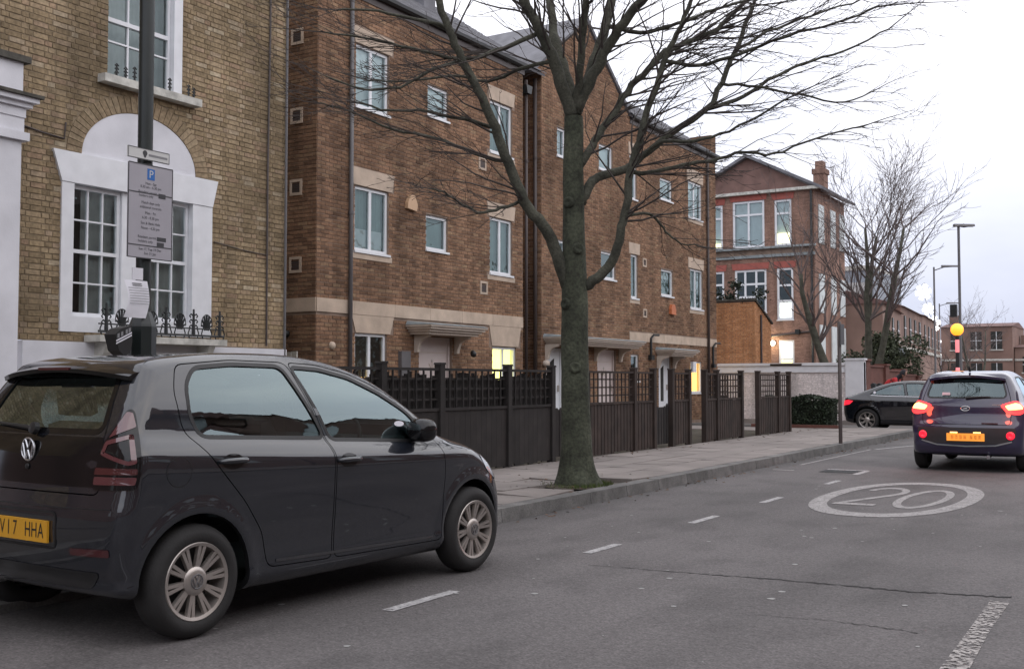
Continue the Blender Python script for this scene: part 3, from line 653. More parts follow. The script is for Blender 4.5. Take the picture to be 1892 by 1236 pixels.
# white portico at its near end
fp = FX(-11.9)
part(lambda b: b.fbox(fp, 3.2, 4.2, .1, 4.24, -.62, 0), 'portico_pier', 'stucco', yh)
pc = part(lambda b: b.fbox(fp, 6.9, 7.93, .1, 4.24, -.62, 0), 'portico_pier', 'stucco', yh)
def entab(b):
    b.fbox(fp, 3.1, 8.0, 4.241, 4.34, -.62, .06); b.fbox(fp, 3.15, 7.95, 4.341, 4.52, -.62, .02); b.fbox(fp, 3.15, 7.96, 4.521, 4.64, -.62, .035)
    b.fbox(fp, 3.1, 8.02, 4.641, 4.70, -.62, .08); b.fbox(fp, 3.05, 8.07, 4.701, 4.76, -.62, .14)
part(entab, 'entablature', 'stucco', pc)
part(lambda b: b.fbox(fp, 3.02, 8.11, 4.761, 4.80, -.62, .18), 'cornice', 'moss_stone', pc)
part(lambda b: b.fbox(fp, 3.15, 7.95, 4.801, 5.2, -.62, -.02), 'parapet', 'stucco', pc)
part(lambda b: b.fbox(fp, 3.1, 8.02, 5.201, 5.28, -.62, .04), 'coping', 'moss_stone', pc)
part(lambda b: b.fbox(f, 4.9, 6.0, .1, 3.1, -.05, .03), 'front_door', 'dark_cloth', yh)
def cables(b):
    b.tube([f(12.68, 10, .03), f(12.69, 7, .03), f(12.66, 4.6, .03), f(12.67, 1.9, .03)], .016, 5)
    b.tube([f(11.55, 3.45, .025), f(12.2, 3.38, .025), f(12.68, 3.36, .025)], .008, 5)
    b.tube([f(8.1, 4.62, .025), f(8.6, 4.55, .025), f(8.93, 4.53, .025), f(8.95, 4.75, .025)], .012, 5)
part(cables, 'cable', 'dark_pipe', yh)
part(lambda b: b.tube([f(13.06, 10, .05), f(13.06, .2, .05)], .022, 6), 'corner_strip', 'grey_pipe', yh)

# ================================================================ RED BRICK TERRACE
rt = thing('brick_terrace', 'three storey brown red brick terrace with white casement windows and stone lintels', 'terrace', (-13.5, 22, 0))
f = FX(-13.5)
B1 = [(16.04, 17.09, 3.86, 5.12), (18.36, 19.15, 4.12, 4.86), (20.84, 21.81, 3.83, 5.13),
      (16.05, 17.08, 6.67, 7.90), (18.4, 19.16, 6.98, 7.65), (20.84, 21.81, 6.65, 7.86),
      (16.07, 17.05, 1.05, 2.27), (20.95, 22.0, 1.02, 2.14), (18.13, 19.33, .12, 2.27)]
B2 = [(24.0, 24.46, 7.12, 7.86), (26.34, 27.19, 7.18, 7.88), (28.29, 28.76, 6.64, 7.92), (30.43, 31.37, 6.94, 7.6), (32.66, 33.84, 6.66, 7.86),
      (24.0, 24.46, 4.17, 4.95), (26.44, 27.34, 4.17, 4.92), (28.33, 28.81, 3.75, 5.02), (30.47, 31.38, 3.97, 4.78), (32.77, 33.85, 3.7, 5.0),
      (23.45, 24.33, .12, 2.17), (26.2, 27.35, .12, 2.2), (28.3, 28.84, 1.35, 2.11), (30.25, 31.2, .12, 2.08), (32.73, 33.73, .97, 1.98)]
w1 = part(lambda b: wall_backing(b, f, 14.97, 22.3, 0, 8.95, B1), 'wall', 'mortar_red', rt)
BAND1 = (14.0, 36, 2.62, 2.88); BAND2 = (14.0, 36, 2.50, 2.76)
ex = [(15.93, 17.27, 5.13, 5.48), (20.7, 21.95, 5.14, 5.48), (15.95, 17.24, 7.91, 8.24), (20.72, 21.93, 7.87, 8.2), (15.96, 17.27, 2.27, 2.62), (20.8, 22.2, 2.15, 2.62)]
brick_wall(w1, f, 14.97, 22.3, .1, 8.95, B1 + ex + [BAND1, (15.95, 17.2, 3.70, 3.86), (20.72, 21.93, 3.68, 3.83), (20.72, 21.93, 6.5, 6.65)], 'red_brick', 'mortar_red', pick=290)
fs_ = FY(14.97)
w2 = part(lambda b: wall_backing(b, fs_, -19, -13.5, 0, 8.95, []), 'wall', 'mortar_red', rt)
brick_wall(w2, fs_, -19, -13.505, .1, 8.95, [(-19, -13, 2.62, 2.88)], 'red_brick', 'mortar_red')
def gable(z): return (23.2, 35.08) if z < 9.02 else (25.55 - (11.05 - z) * 1.33, 25.55 + (11.05 - z) * 1.33)
def b2back(b):
    wall_backing(b, f, 23.2, 35.08, 0, 9.02, B2); b.add([f(23.2, 9.02), f(28.25, 9.02), f(25.55, 11.05), f(23.2, 9.3)], [(0, 1, 2, 3)])
w3 = part(b2back, 'wall', 'mortar_red', rt)
ex2 = [(28.2, 28.95, 5.03, 5.36), (28.2, 28.95, 7.93, 8.28), (32.6, 33.95, 5.01, 5.36), (32.55, 33.95, 7.87, 8.26)]
brick_wall(w3, f, 23.2, 35.08, .1, 11.0, B2 + ex2 + [(28.2, 36, 2.50, 2.76)], 'red_brick', 'mortar_red', span=gable)
fr2 = FX(-14.05)      # recess between the two halves
w4 = part(lambda b: (wall_backing(b, fr2, 22.3, 23.2, 0, 9.0, []), b.add([f(23.2, 0), f(23.2, 0, -.55), f(23.2, 9.3, -.55), f(23.2, 9.3)], [(0, 1, 2, 3)]), b.add([f(22.3, 0), f(22.3, 0, -.55), f(22.3, 9, -.55), f(22.3, 9)], [(0, 1, 2, 3)])), 'wall', 'mortar_red', rt)
brick_wall(w4, frame((0, 23.2, 0), (1, 0, 0), (0, -1, 0)), -14.05, -13.505, .1, 9.3, [], 'red_brick', 'mortar_red')
brick_wall(w4, fr2, 22.3, 23.19, .1, 9.0, [], 'red_brick', 'mortar_red')
w5 = part(lambda b: b.add([(-13.5, 35.08, 0), (-19, 35.08, 0), (-19, 35.08, 9.1), (-16.5, 35.08, 11.1), (-13.5, 35.08, 9.1)], [(0, 1, 2, 3, 4)]), 'wall', 'red_brick', rt)
# stone band in blocks, lintels, sills
a = 14.972
for i, ln in enumerate((1.08, 1.25, 1.2, 1.2, 1.25, 1.343)):
    part(lambda b: b.fbox(f, a, a + ln - .008, 2.622, 2.878, -.02, .022), 'band_stone', 'stone', rt); a += ln
part(lambda b: b.fbox(fs_, -18.9, -13.5, 2.622, 2.878, -.02, .022), 'band_stone', 'stone', rt)
a = 28.22
for ln in (1.2, 1.25, 1.3, 1.25, 1.25, .6):
    part(lambda b: b.fbox(f, a, a + ln - .008, 2.502, 2.758, -.02, .022), 'band_stone', 'stone', rt); a += ln
def lintel(a0, a1, z0, z1, sp=.1):
    part(lambda b: b.fprism(f, [(a0 + sp, z0), (a1 - sp, z0), (a1, z1), (a0, z1)], -.06, .018), 'lintel', 'stone', rt)
for a0, a1, z0, z1 in ex: lintel(a0 + .004, a1 - .004, z0 + .003, z1 - .004, .12 if z1 < 3 else .07)
for a0, a1, z0, z1 in ex2: lintel(a0 + .004, a1 - .004, z0 + .003, z1 - .004, .02)
for a0, a1, z in ((15.96, 17.19, 3.86), (20.73, 21.92, 3.83), (20.73, 21.92, 6.65), (32.7, 33.95, 3.7), (28.25, 28.9, 3.75), (32.6, 33.9, 6.66)):
    part(lambda b: b.fbox(f, a0, a1, z - .155, z - .05, -.05, .02), 'stone_sill', 'stone', rt)
cols = {0: (.5,), 2: (.5,), 3: (.5,), 5: (.5,), 6: (.5,), 7: (.5,)}
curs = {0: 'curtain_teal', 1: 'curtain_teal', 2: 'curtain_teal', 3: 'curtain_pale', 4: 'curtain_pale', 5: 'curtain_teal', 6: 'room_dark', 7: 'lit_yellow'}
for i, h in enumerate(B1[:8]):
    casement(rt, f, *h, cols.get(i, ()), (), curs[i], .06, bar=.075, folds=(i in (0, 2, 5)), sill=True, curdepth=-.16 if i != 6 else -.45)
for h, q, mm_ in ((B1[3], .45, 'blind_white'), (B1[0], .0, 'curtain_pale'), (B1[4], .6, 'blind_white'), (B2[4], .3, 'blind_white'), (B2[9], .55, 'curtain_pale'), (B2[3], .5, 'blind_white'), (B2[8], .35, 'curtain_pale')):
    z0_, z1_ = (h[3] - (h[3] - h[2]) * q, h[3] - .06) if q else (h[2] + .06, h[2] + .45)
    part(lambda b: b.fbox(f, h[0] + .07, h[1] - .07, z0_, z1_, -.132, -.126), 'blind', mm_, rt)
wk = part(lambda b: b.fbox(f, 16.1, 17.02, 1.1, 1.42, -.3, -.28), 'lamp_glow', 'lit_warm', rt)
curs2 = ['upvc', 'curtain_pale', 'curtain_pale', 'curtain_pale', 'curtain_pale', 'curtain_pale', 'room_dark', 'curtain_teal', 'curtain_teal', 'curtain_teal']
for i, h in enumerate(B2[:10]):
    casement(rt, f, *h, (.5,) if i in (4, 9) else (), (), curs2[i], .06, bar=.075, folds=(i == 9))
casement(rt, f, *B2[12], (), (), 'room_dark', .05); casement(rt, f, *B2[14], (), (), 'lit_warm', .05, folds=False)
def door(h, m, kind):
    a0, a1, z0, z1 = h; c = -.1
    d = part(lambda b: (b.fbox(f, a0, a0 + .06, z0, z1, c - .03, c + .04), b.fbox(f, a1 - .06, a1, z0, z1, c - .03, c + .04), b.fbox(f, a0 + .06, a1 - .06, z1 - .06, z1, c - .03, c + .04), b.fbox(f, a0 + .06, a1 - .06, z0, z1 - .06, c - .03, c)), 'door', m, rt)
    mid = (a0 + a1) / 2
    if kind == 'fan':
        b = MB()
        for t0 in range(5):
            t = math.pi * (.1 + .8 * t0 / 4); b.tube([f(mid + .05 * math.cos(t), z1 - .72 + .05 * math.sin(t), c + .004), f(mid + .2 * math.cos(t), z1 - .72 + .2 * math.sin(t), c + .004)], .012, 4)
        b.build('fan_light', 'cream_paint', d)
        part(lambda b: (b.fbox(f, a0 + .1, a1 - .1, z1 - .33, z1 - .315, c - .01, c + .008)), 'door_rail', 'cream_paint', d)
        part(lambda b: b.lathe([(.0, .012), (.03, .01), (.035, 0)], f(mid, z1 - .5, c), (1, 0, 0), 10), 'knocker', 'alloy', d)
    else:
        part(lambda b: b.fprism(f, [(mid - .11, z1 - 1.35), (mid + .11, z1 - 1.35), (mid + .11, z1 - .25), (mid - .11, z1 - .35)], c - .01, c + .006), 'door_glass', 'room_dark', d)
        part(lambda b: b.fprism(f, [(mid - .15, z1 - 1.42), (mid + .15, z1 - 1.42), (mid + .15, z1 - .2), (mid - .15, z1 - .3)], c - .01, c + .003), 'glazing_bead', 'upvc', d)
    part(lambda b: b.fbox(f, a1 - .17, a1 - .14, z0 + .95, z0 + 1.12, c, c + .05), 'door_handle', 'alloy', d)
door(B1[8], 'pink_door', 'fan'); door(B2[10], 'upvc', 'glazed'); door(B2[11], 'pink_door', 'fan'); door(B2[13], 'upvc', 'glazed')
def canopy(a0, a1, z0, brk):
    c = part(lambda b: (b.fbox(f, a0 + .14, a1 - .14, z0, z0 + .05, .012, .50), b.fbox(f, a0 + .09, a1 - .09, z0 + .051, z0 + .10, .012, .56), b.fbox(f, a0 + .04, a1 - .04, z0 + .101, z0 + .15, .012, .62), b.fbox(f, a0, a1, z0 + .151, z0 + .19, .012, .66)), 'canopy', 'cream_paint', rt)
    part(lambda b: b.hexa([f(a0 - .01, z0 + .191, .012), f(a1 + .01, z0 + .191, .012), f(a1 + .01, z0 + .191, .68), f(a0 - .01, z0 + .191, .68), f(a0 + .05, z0 + .275, .012), f(a1 - .05, z0 + .275, .012), f(a1 - .1, z0 + .215, .63), f(a0 + .1, z0 + .215, .63)]), 'canopy_roof', 'lead', c)
    for a in brk:
        fb = frame(f(a, 0, 0), (1, 0, 0), (0, 1, 0))
        part(lambda b: b.fprism(fb, [(.012, z0 - .002), (.40, z0 - .002), (.38, z0 - .05), (.25, z0 - .08), (.15, z0 - .15), (.1, z0 - .28), (.09, z0 - .36), (.012, z0 - .38)], 0, .09), 'bracket', 'cream_paint', c)
canopy(17.66, 19.75, 2.3, (17.95, 19.4)); canopy(23.25, 27.95, 2.25, (23.35, 24.45, 26.0, 27.5)); canopy(30.0, 31.95, 2.1, (30.1, 31.3))
# rainwater pipes, gutters
def dpipe(pts, m, r=.04): part(lambda b: (b.tube(pts, r, 8), [b.lathe([(r + .012, -.03), (r + .012, .03)], p, (0, 0, 1), 8) for p in (Vector(pts[0]) + Vector((0, 0, -2)), Vector(pts[0]) + Vector((0, 0, -4.3)))]), 'downpipe', m, rt, smooth=True)
dpipe([f(15.86, 8.85, .07), f(15.86, .1, .07)], 'grey_pipe', .042); dpipe([f(34.2, 8.8, .07), f(34.2, .1, .07)], 'dark_pipe', .045)
dpipe([f(22.47, 8.7, .0), f(22.47, .1, .0)], 'dark_pipe'); dpipe([(-13.62, 23.1, 8.9), (-13.62, 23.1, .1)], 'dark_pipe', .05)
part(lambda b: b.fprism(f, [(22.33, 8.55), (22.38, 8.35), (22.56, 8.35), (22.61, 8.55)], -.12, .1), 'rainwater_hopper', 'black_iron', rt)
def gutter(a0, a1, z): part(lambda b: b.add([f(x, z + dz, c) for x in (a0, a1) for dz, c in ((.1, .02), (.02, .03), (-.02, .09), (.02, .15), (.1, .16), (.09, .145), (.03, .13))], [(i, i + 1, i + 8, i + 7) for i in range(6)]), 'gutter', 'black_iron', rt)
gutter(14.9, 22.4, 8.93); gutter(28.3, 35.15, 8.97)
part(lambda b: (b.fbox(f, 14.9, 22.35, 8.78, 8.95, -.01, .03)), 'fascia', 'dark_pipe', rt); part(lambda b: b.fbox(f, 28.3, 35.12, 8.82, 8.98, -.01, .03), 'fascia', 'dark_pipe', rt)
# roofs in overlapping slate courses
def slates(name, a0, a1, z0, rise, run, parent, c0=.16, n=16, l0=0, l1=0):
    b = MB(); r = random.Random(2)
    for k in range(n):
        t0, t1 = k / n, (k + 1.25) / n; z_a, z_b = z0 + rise * t0 + .02, z0 + rise * t1
        x = a0 + (.15 if k % 2 else 0) + l0 * k / n
        hi = a1 + l1 * k / n
        while x < hi:
            x1 = min(x + .3, hi); b.add([f(x + .003, z_a, c0 - run * t0), f(x1 - .003, z_a, c0 - run * t0), f(x1 - .003, z_b, c0 - run * t1), f(x + .003, z_b, c0 - run * t1), f(x + .003, z_a - .02, c0 - run * t0), f(x1 - .003, z_a - .02, c0 - run * t0)], [(0, 1, 2, 3), (4, 5, 1, 0)]); x = x1
    o = b.build('slates', 'slate', parent); o['kind'] = 'stuff'; return o
rf = part(lambda b: (b.hexa([f(14.85, 8.94, .1), f(23.2, 8.94, .1), f(23.2, 11.0, -3), f(14.85, 11.0, -3), f(14.85, 9.0, .12), f(23.2, 9.0, .12), f(23.2, 11.06, -3), f(14.85, 11.06, -3)]), b.hexa([f(28.25, 8.98, .1), f(35.15, 8.98, .1), f(35.15, 11.04, -3), f(28.25, 11.04, -3), f(28.25, 9.04, .12), f(35.15, 9.04, .12), f(35.15, 11.1, -3), f(28.25, 11.1, -3)])), 'roof', 'slate', rt)
slates('slates', 14.85, 23.2, 9.01, 2.1, 3.05, rf); slates('slates', 28.2, 35.15, 9.05, 2.1, 3.05, rf)
def groof(b):
    for s in (-1, 1):
        b.hexa([f(25.55, 11.08, .06), f(25.55 + s * 2.85, 8.94, .06), f(25.55 + s * 2.85, 8.94, -4), f(25.55, 11.08, -4), f(25.55, 11.16, .08), f(25.55 + s * 2.92, 8.98, .08), f(25.55 + s * 2.92, 8.98, -4), f(25.55, 11.16, -4)])
part(groof, 'gable_roof', 'slate', rf)
part(lambda b: b.fbox(f, 34.8, 35.2, 8.9, 9.75, -.9, -.02), 'parapet_end', 'red_brick', rf)
part(lambda b: b.fbox(f, 20.3, 20.75, 9.9, 11.5, -2.2, -1.5), 'roof_vent', 'slate', rf)
# small wall fittings
def vent(fr, a, z, w=.3, h=.3): 
    v = part(lambda b: (b.fbox(fr, a - w/2, a + w/2, z - h/2, z - h/2 + .05, 0, .03), b.fbox(fr, a - w/2, a + w/2, z + h/2 - .05, z + h/2, 0, .03), b.fbox(fr, a - w/2, a - w/2 + .05, z - h/2 + .05, z + h/2 - .05, 0, .03), b.fbox(fr, a + w/2 - .05, a + w/2, z - h/2 + .05, z + h/2 - .05, 0, .03)), 'wall_vent', 'stone', rt)
    part(lambda b: [b.fbox(fr, a - w/2 + .05, a + w/2 - .05, z - h/2 + .055 + k * .035, z - h/2 + .08 + k * .035, .004, .02) for k in range(int((h - .1) / .035))], 'louvre', 'dark_pipe', v)
for z in (3.5, 4.95, 6.3, 7.8): vent(fs_, -14.0, z)
vent(f, 20.56, 3.46); vent(f, 20.5, 6.3); vent(f, 29.25, 4.85, .26, .26); vent(f, 29.26, 3.35, .26, .26)
part(lambda b: b.fprism(f, [(17.62, 4.88), (17.93, 4.85), (17.96, 4.98), (17.86, 5.17), (17.72, 5.17), (17.63, 5.0)], .01, .09), 'alarm_box', 'alarm_cream', rt)
part(lambda b: b.fprism(f, [(31.05, 3.42), (31.4, 3.4), (31.4, 3.55), (31.32, 3.72), (31.12, 3.72), (31.05, 3.58)], .01, .1), 'alarm_box', 'alarm_orange', rt)
part(lambda b: b.fbox(f, 17.42, 17.72, 1.45, 1.95, .01, .1), 'meter_box', 'grey_pipe', rt)
part(lambda b: b.lathe([(.02, 0), (.05, .02), (.07, .1), (.05, .16), (.0, .17)], f(19.95, 2.0, .12), (.6, -.5, -.6), 12), 'wall_lamp', 'black_iron', rt, smooth=True)
part(lambda b: (b.tube([f(-0 + 29.62, 2.05, .05), f(29.62, 2.62, .05), f(29.7, 2.72, .1), f(29.9, 2.72, .18)], .035, 6), b.fbox(f, 29.5, 29.72, 1.98, 2.12, .01, .12)), 'bracket_lamp', 'black_iron', rt)
part(lambda b: (b.tube([f(34.65, 1.85, .05), f(34.65, 2.5, .05), f(34.73, 2.62, .1), f(34.95, 2.62, .18)], .035, 6), b.fbox(f, 34.55, 34.75, 1.8, 1.92, .01, .12)), 'bracket_lamp', 'black_iron', rt)
part(lambda b: b.lathe([(.0, .14), (.06, .12), (.09, .06), (.08, 0)], f(23.32, 1.78, .02), (1, 0, 0), 14), 'bulkhead_lamp', 'cream_paint', rt, smooth=True)
part(lambda b: b.fbox(f, 31.78, 32.05, 1.62, 1.95, .4, .5), 'notice_box', 'upvc', rt)
part(lambda b: b.lathe([(.0, .05), (.07, .04), (.08, 0)], f(15.4, 2.0, .01), (1, 0, 0), 12), 'flue_cap', 'stone', rt, smooth=True)
part(lambda b: b.lathe([(.0, .12), (.06, .11), (.07, 0)], FY(14.97)(-14.2, 2.22, .01), (0, -1, 0), 12), 'security_lamp', 'black_iron', rt, smooth=True)

# slatted gate closing the alley between house and terrace
ag = thing('alley_gate', 'weathered grey slatted gate in the gap between yellow house and brick terrace', 'gate', (-14.0, 14.5, .1))
for k in range(9): part(lambda b: b.box(-14.75 + k * .14, -14.63 + k * .14, 14.48, 14.51, .1, 1.85 + .012 * (k % 3)), 'slat', 'stone_sill', ag)
part(lambda b: (b.box(-14.76, -13.55, 14.515, 14.55, .5, .6), b.box(-14.76, -13.55, 14.515, 14.55, 1.5, 1.6)), 'rail', 'stone_sill', ag)
# ================================================================ GARDEN FENCES
FXF = -8.15
ff = FX(FXF)
def fence_run(label, posts, m, top=1.50, split=.97, group=None, gapless=True, base=.14, lap=.008):
    t = thing('garden_fence', label, 'fence', (FXF, posts[0], .12))
    for p in posts:
        part(lambda b: (b.fbox(ff, p - .05, p + .05, .10, top + .05, -.05, .05), b.fprism(ff, [(p - .06, top + .05), (p + .06, top + .05), (p + .045, top + .075), (p - .045, top + .075)], -.06, .06)), 'post', m, t)
    for p0, p1 in zip(posts[:-1], posts[1:]):
        a0, a1 = p0 + .05, p1 - .05; n = max(1, round((a1 - a0) / .125)); w = (a1 - a0) / n
        for k in range(n):
            zt = split - .02 + random.uniform(-.004, .004); zb = base + random.uniform(-.015, .02)
            part(lambda b: b.hexa([ff(a0 + k * w + .001, zb, -.012), ff(a0 + (k + 1) * w + .001, zb, -.01), ff(a0 + (k + 1) * w + .001, zb, .012), ff(a0 + k * w + .001, zb, .012 + lap), ff(a0 + k * w + .001, zt, -.012), ff(a0 + (k + 1) * w + .001, zt, -.01), ff(a0 + (k + 1) * w + .001, zt, .012), ff(a0 + k * w + .001, zt, .012 + lap)]), 'board', m, t)
        part(lambda b: b.fbox(ff, a0, a1, split - .018, split + .02, -.03, .03), 'rail', m, t)
        part(lambda b: b.fbox(ff, a0, a1, top - .03, top + .005, -.03, .03), 'rail', m, t)
        nv = max(1, round((a1 - a0) / .15))
        for k in range(1, nv): 
            x = a0 + (a1 - a0) * k / nv; part(lambda b: b.fbox(ff, x - .012, x + .012, split + .021, top - .031, .0, .016), 'slat', m, t)
        for k in range(1, 4):
            z = split + (top - split) * k / 4; part(lambda b: b.fbox(ff, a0, a1, z - .012, z + .012, -.016, -.001), 'slat', m, t)
    return t
fence_run('near black stained board fence with trellis top behind the parked car', [7.0, 8.6, 10.2, 11.4, 13.05, 14.3], 'fence_wood_dark', lap=.0015)
fsc = FX(FXF - .09)
nf = [o for o in bpy.data.objects if o.name.startswith('garden_fence')][0]
for k in range(98):
    a = 7.02 + k * .075
    part(lambda b: b.fbox(fsc, a, a + random.choice((.055, .06, .066, .072)), .2, 1.40 + random.uniform(-.05, .06), -.012, .012), 'screen_slat', 'fence_wood_dark', nf)
fence_run('dark brown board fence with open trellis beside the big bare tree', [14.9, 17.2, 18.02], 'fence_wood')
fence_run('narrow single brown fence panel standing alone between two openings', [18.84, 19.66], 'fence_wood')
fence_run('brown board fence with trellis in front of the lit ground floor window', [20.5, 21.15, 22.6], 'fence_wood')
fence_run('last brown fence panels with open trellis ending beside the hedge', [23.7, 25.1, 25.95], 'fence_wood')
rp = thing('recessed_fence', 'dark recessed fence panel with trellis set back between two fence runs', 'fence', (-8.95, 23.1, .12))
fq = FX(-8.95)
for k in range(11): part(lambda b: b.fbox(fq, 22.5 + k * .13, 22.626 + k * .13, .2, .98, -.01, .01), 'board', 'fence_wood_dark', rp)
part(lambda b: b.fbox(fq, 22.5, 23.93, .981, 1.02, -.02, .02), 'rail', 'fence_wood', rp)
for k in range(10): part(lambda b: b.fbox(fq, 22.52 + k * .15, 22.545 + k * .15, 1.021, 1.46, 0, .014), 'slat', 'fence_wood', rp)
for k in range(4): part(lambda b: b.fbox(fq, 22.5, 23.93, 1.1 + k * .12, 1.12 + k * .12, -.016, -.001), 'slat', 'fence_wood', rp)
def gate(label, a0, a1, top, m, n, x=-8.2):
    fg = FX(x); g = thing('garden_gate', label, 'gate', (x, a0, .12))
    for k in range(n):
        w = (a1 - a0) / n; h = top - .1 * math.sin(math.pi * (k + .5) / n)
        part(lambda b: b.fprism(fg, [(a0 + k * w + .012, .18), (a0 + (k + 1) * w - .012, .18), (a0 + (k + 1) * w - .012, h - .04), (a0 + (k + .5) * w, h), (a0 + k * w + .012, h - .04)], 0, .02), 'picket', m, g)
    for z in (.32, .78): part(lambda b: b.fbox(fg, a0, a1, z, z + .08, -.03, -.001), 'rail', m, g)
    return g
gate('black solid garden gate at the end of the black stained fence', 14.36, 14.84, 1.02, 'fence_wood_dark', 4)
gate('low open picket gate leading to the white glazed front door', 18.1, 18.78, .95, 'fence_wood_dark', 6)
# wheelie bins in the garden
bn = thing('wheelie_bin', 'dark blue wheelie bin standing in the garden under the lit window', 'bin', (-9.9, 20.75, .1))
part(lambda b: b.hexa([(-10.1, 20.5, .16), (-9.62, 20.5, .16), (-9.62, 20.95, .16), (-10.1, 20.95, .16), (-10.15, 20.45, .72), (-9.56, 20.45, .72), (-9.56, 21.0, .72), (-10.15, 21.0, .72)]), 'body', 'shop_dark', bn)
part(lambda b: b.hexa([(-10.18, 20.42, .721), (-9.53, 20.42, .721), (-9.53, 21.03, .721), (-10.18, 21.03, .721), (-10.14, 20.5, .77), (-9.58, 20.5, .77), (-9.58, 20.98, .77), (-10.14, 20.98, .77)]), 'lid', 'car_paint_blue', bn)
for yy in (20.5, 20.92): part(lambda b: b.lathe([(.0, -.02), (.08, -.02), (.08, .02), (.0, .02)], (-10.1, yy, .18), (0, 1, 0), 12), 'wheel', 'rubber', bn)

# ================================================================ LAMP COLUMN WITH PARKING SIGNS
LC = at_depth(262, 705, 8.5); lx, ly = LC.x, LC.y
lc = thing('lamp_column', 'dark green black lamp column carrying the parking signs behind the parked car', 'lamp column', (lx, ly, .12))
part(lambda b: b.lathe([(.105, .1), (.105, 1.76), (.10, 1.78), (.07, 1.86), (.06, 1.88)], (lx, ly, 0), (0, 0, 1), 8), 'base_box', 'column_paint', lc)
part(lambda b: b.lathe([(.058, 1.86), (.058, 4.5), (.05, 6.2), (.0, 6.21)], (lx, ly, 0), (0, 0, 1), 20), 'shaft', 'column_paint', lc, smooth=True)
part(lambda b: (b.tube([(lx, ly, 6.1), (lx + .4, ly, 6.3), (lx + .9, ly, 6.32)], .03, 8), b.hexa([(lx + .8, ly - .1, 6.26), (lx + 1.4, ly - .12, 6.28), (lx + 1.4, ly + .12, 6.28), (lx + .8, ly + .1, 6.26), (lx + .8, ly - .08, 6.38), (lx + 1.35, ly - .08, 6.36), (lx + 1.35, ly + .08, 6.36), (lx + .8, ly + .08, 6.38)])), 'lantern', 'column_paint', lc)
sx = lx + .085
fsn = FX(sx)
def px_on(x, y): r_ = ray(x, y); t = sx / r_.x; return r_.y * t, CAMH + r_.z * t
sy0 = px_on(238, 300)[0]; sy1 = px_on(319, 312)[0]; sz1 = px_on(238, 298)[1]; sz0 = px_on(240, 474)[1]
SW = sy1 - sy0; SH = sz1 - sz0; sc_ = (sy0 + sy1) / 2
sg = thing('parking_sign', 'grey parking restriction sign with blue P panel on the lamp column', 'sign', (sx, sc_, sz0))
part(lambda b: b.fbox(fsn, sy0, sy1, sz0, sz1, -.012, 0), 'plate', 'sign_grey', sg)
def edge(b):
    for e in (0, 1, .305, .865):
        z = sz1 - SH * e; b.fbox(fsn, sy0, sy1, z - .004, z + .004, .0005, .002)
    for a in (sy0, sy1): b.fbox(fsn, a - .003, a + .003, sz0, sz1, -.002, .003)
part(edge, 'border', 'sign_edge', sg)
part(lambda b: b.fbox(fsn, sc_ - .036, sc_ + .036, sz1 - .115, sz1 - .028, .0005, .0015), 'blue_panel', 'sign_blue', sg)
part(lambda b: add_text(b, fsn, 'P', sc_, sz1 - .073, .085, .003), 'lettering', 'sign_white', sg)
rows = [('Mon - Sat', .155, 0), ('8.30 am - 6.30 pm', .185, 0), ('Resident permit', .228, -.03), ('holders only', .258, -.045), ('Match days only', .315, 0), ('additional controls', .352, 0), ('Mon - Fri', .40, 0), ('6.30 - 8.30 pm', .44, 0), ('Sun & Bank Hols', .485, 0), ('Noon - 4.30 pm', .525, 0), ('Resident permit', .60, -.03), ('holders only', .635, -.045), ('Sun 17, Tue 19 Dec', .70, 0), ('Sun 31 Jan', .735, 0)]
def letters(b):
    for tx, q, dx in rows: add_text(b, fsn, tx, sc_ + dx, sz1 - q * SH / .775, .030, .0015, .92)
lt_ = part(letters, 'lettering', 'ink', sg); lt_['kind'] = 'stuff'
part(lambda b: [b.fbox(fsn, sc_ + d0, sc_ + d1, sz1 - q1 * SH / .775, sz1 - q0 * SH / .775, .0005, .0012) for d0, d1, q0, q1 in ((.075, .145, .222, .262), (.065, .155, .588, .622), (.065, .135, .632, .665))], 'permit_code_box', 'ink', sg)
for bz in (sz0 + .18, sz1 - .18): part(lambda b: b.lathe([(.062, -.012), (.062, .012)], (lx, ly, bz), (0, 0, 1), 16), 'clamp', 'grey_pipe', sg)
ty0, tz1 = px_on(237, 268); ty1, tz2 = px_on(313, 284); tz0 = px_on(238, 289)[1]
s2 = thing('cream_sign', 'long narrow cream sign plate with small crest above the parking sign', 'sign', (sx, (ty0 + ty1) / 2, tz0))
part(lambda b: b.fbox(fsn, ty0, ty1, tz0, tz1, -.012, 0), 'plate', 'sign_white', s2)
part(lambda b: (b.fbox(fsn, ty0, ty1, tz0, tz0 + .005, .0005, .002), b.fbox(fsn, ty0, ty1, tz1 - .005, tz1, .0005, .002), b.fbox(fsn, ty0, ty0 + .004, tz0 + .005, tz1 - .005, .0005, .002), b.fbox(fsn, ty1 - .004, ty1, tz0 + .005, tz1 - .005, .0005, .002)), 'border', 'sign_edge', s2)
tm = (tz0 + tz1) / 2; cy = ty0 + (ty1 - ty0) * .4
part(lambda b: (b.fprism(fsn, [(cy + .022 * math.cos(a), tm + .008 + .022 * math.sin(a)) for a in [k * .628 for k in range(10)]], .0005, .002), b.fprism(fsn, [(cy - .018, tm), (cy + .018, tm), (cy + .006, tm - .028), (cy - .006, tm - .028)], .0005, .0018)), 'crest', 'ink', s2)
part(lambda b: b.fbox(fsn, cy + .035, ty1 - .02, tm - .012, tm + .006, .0005, .001), 'faded_lettering', 'ink_pale', s2)
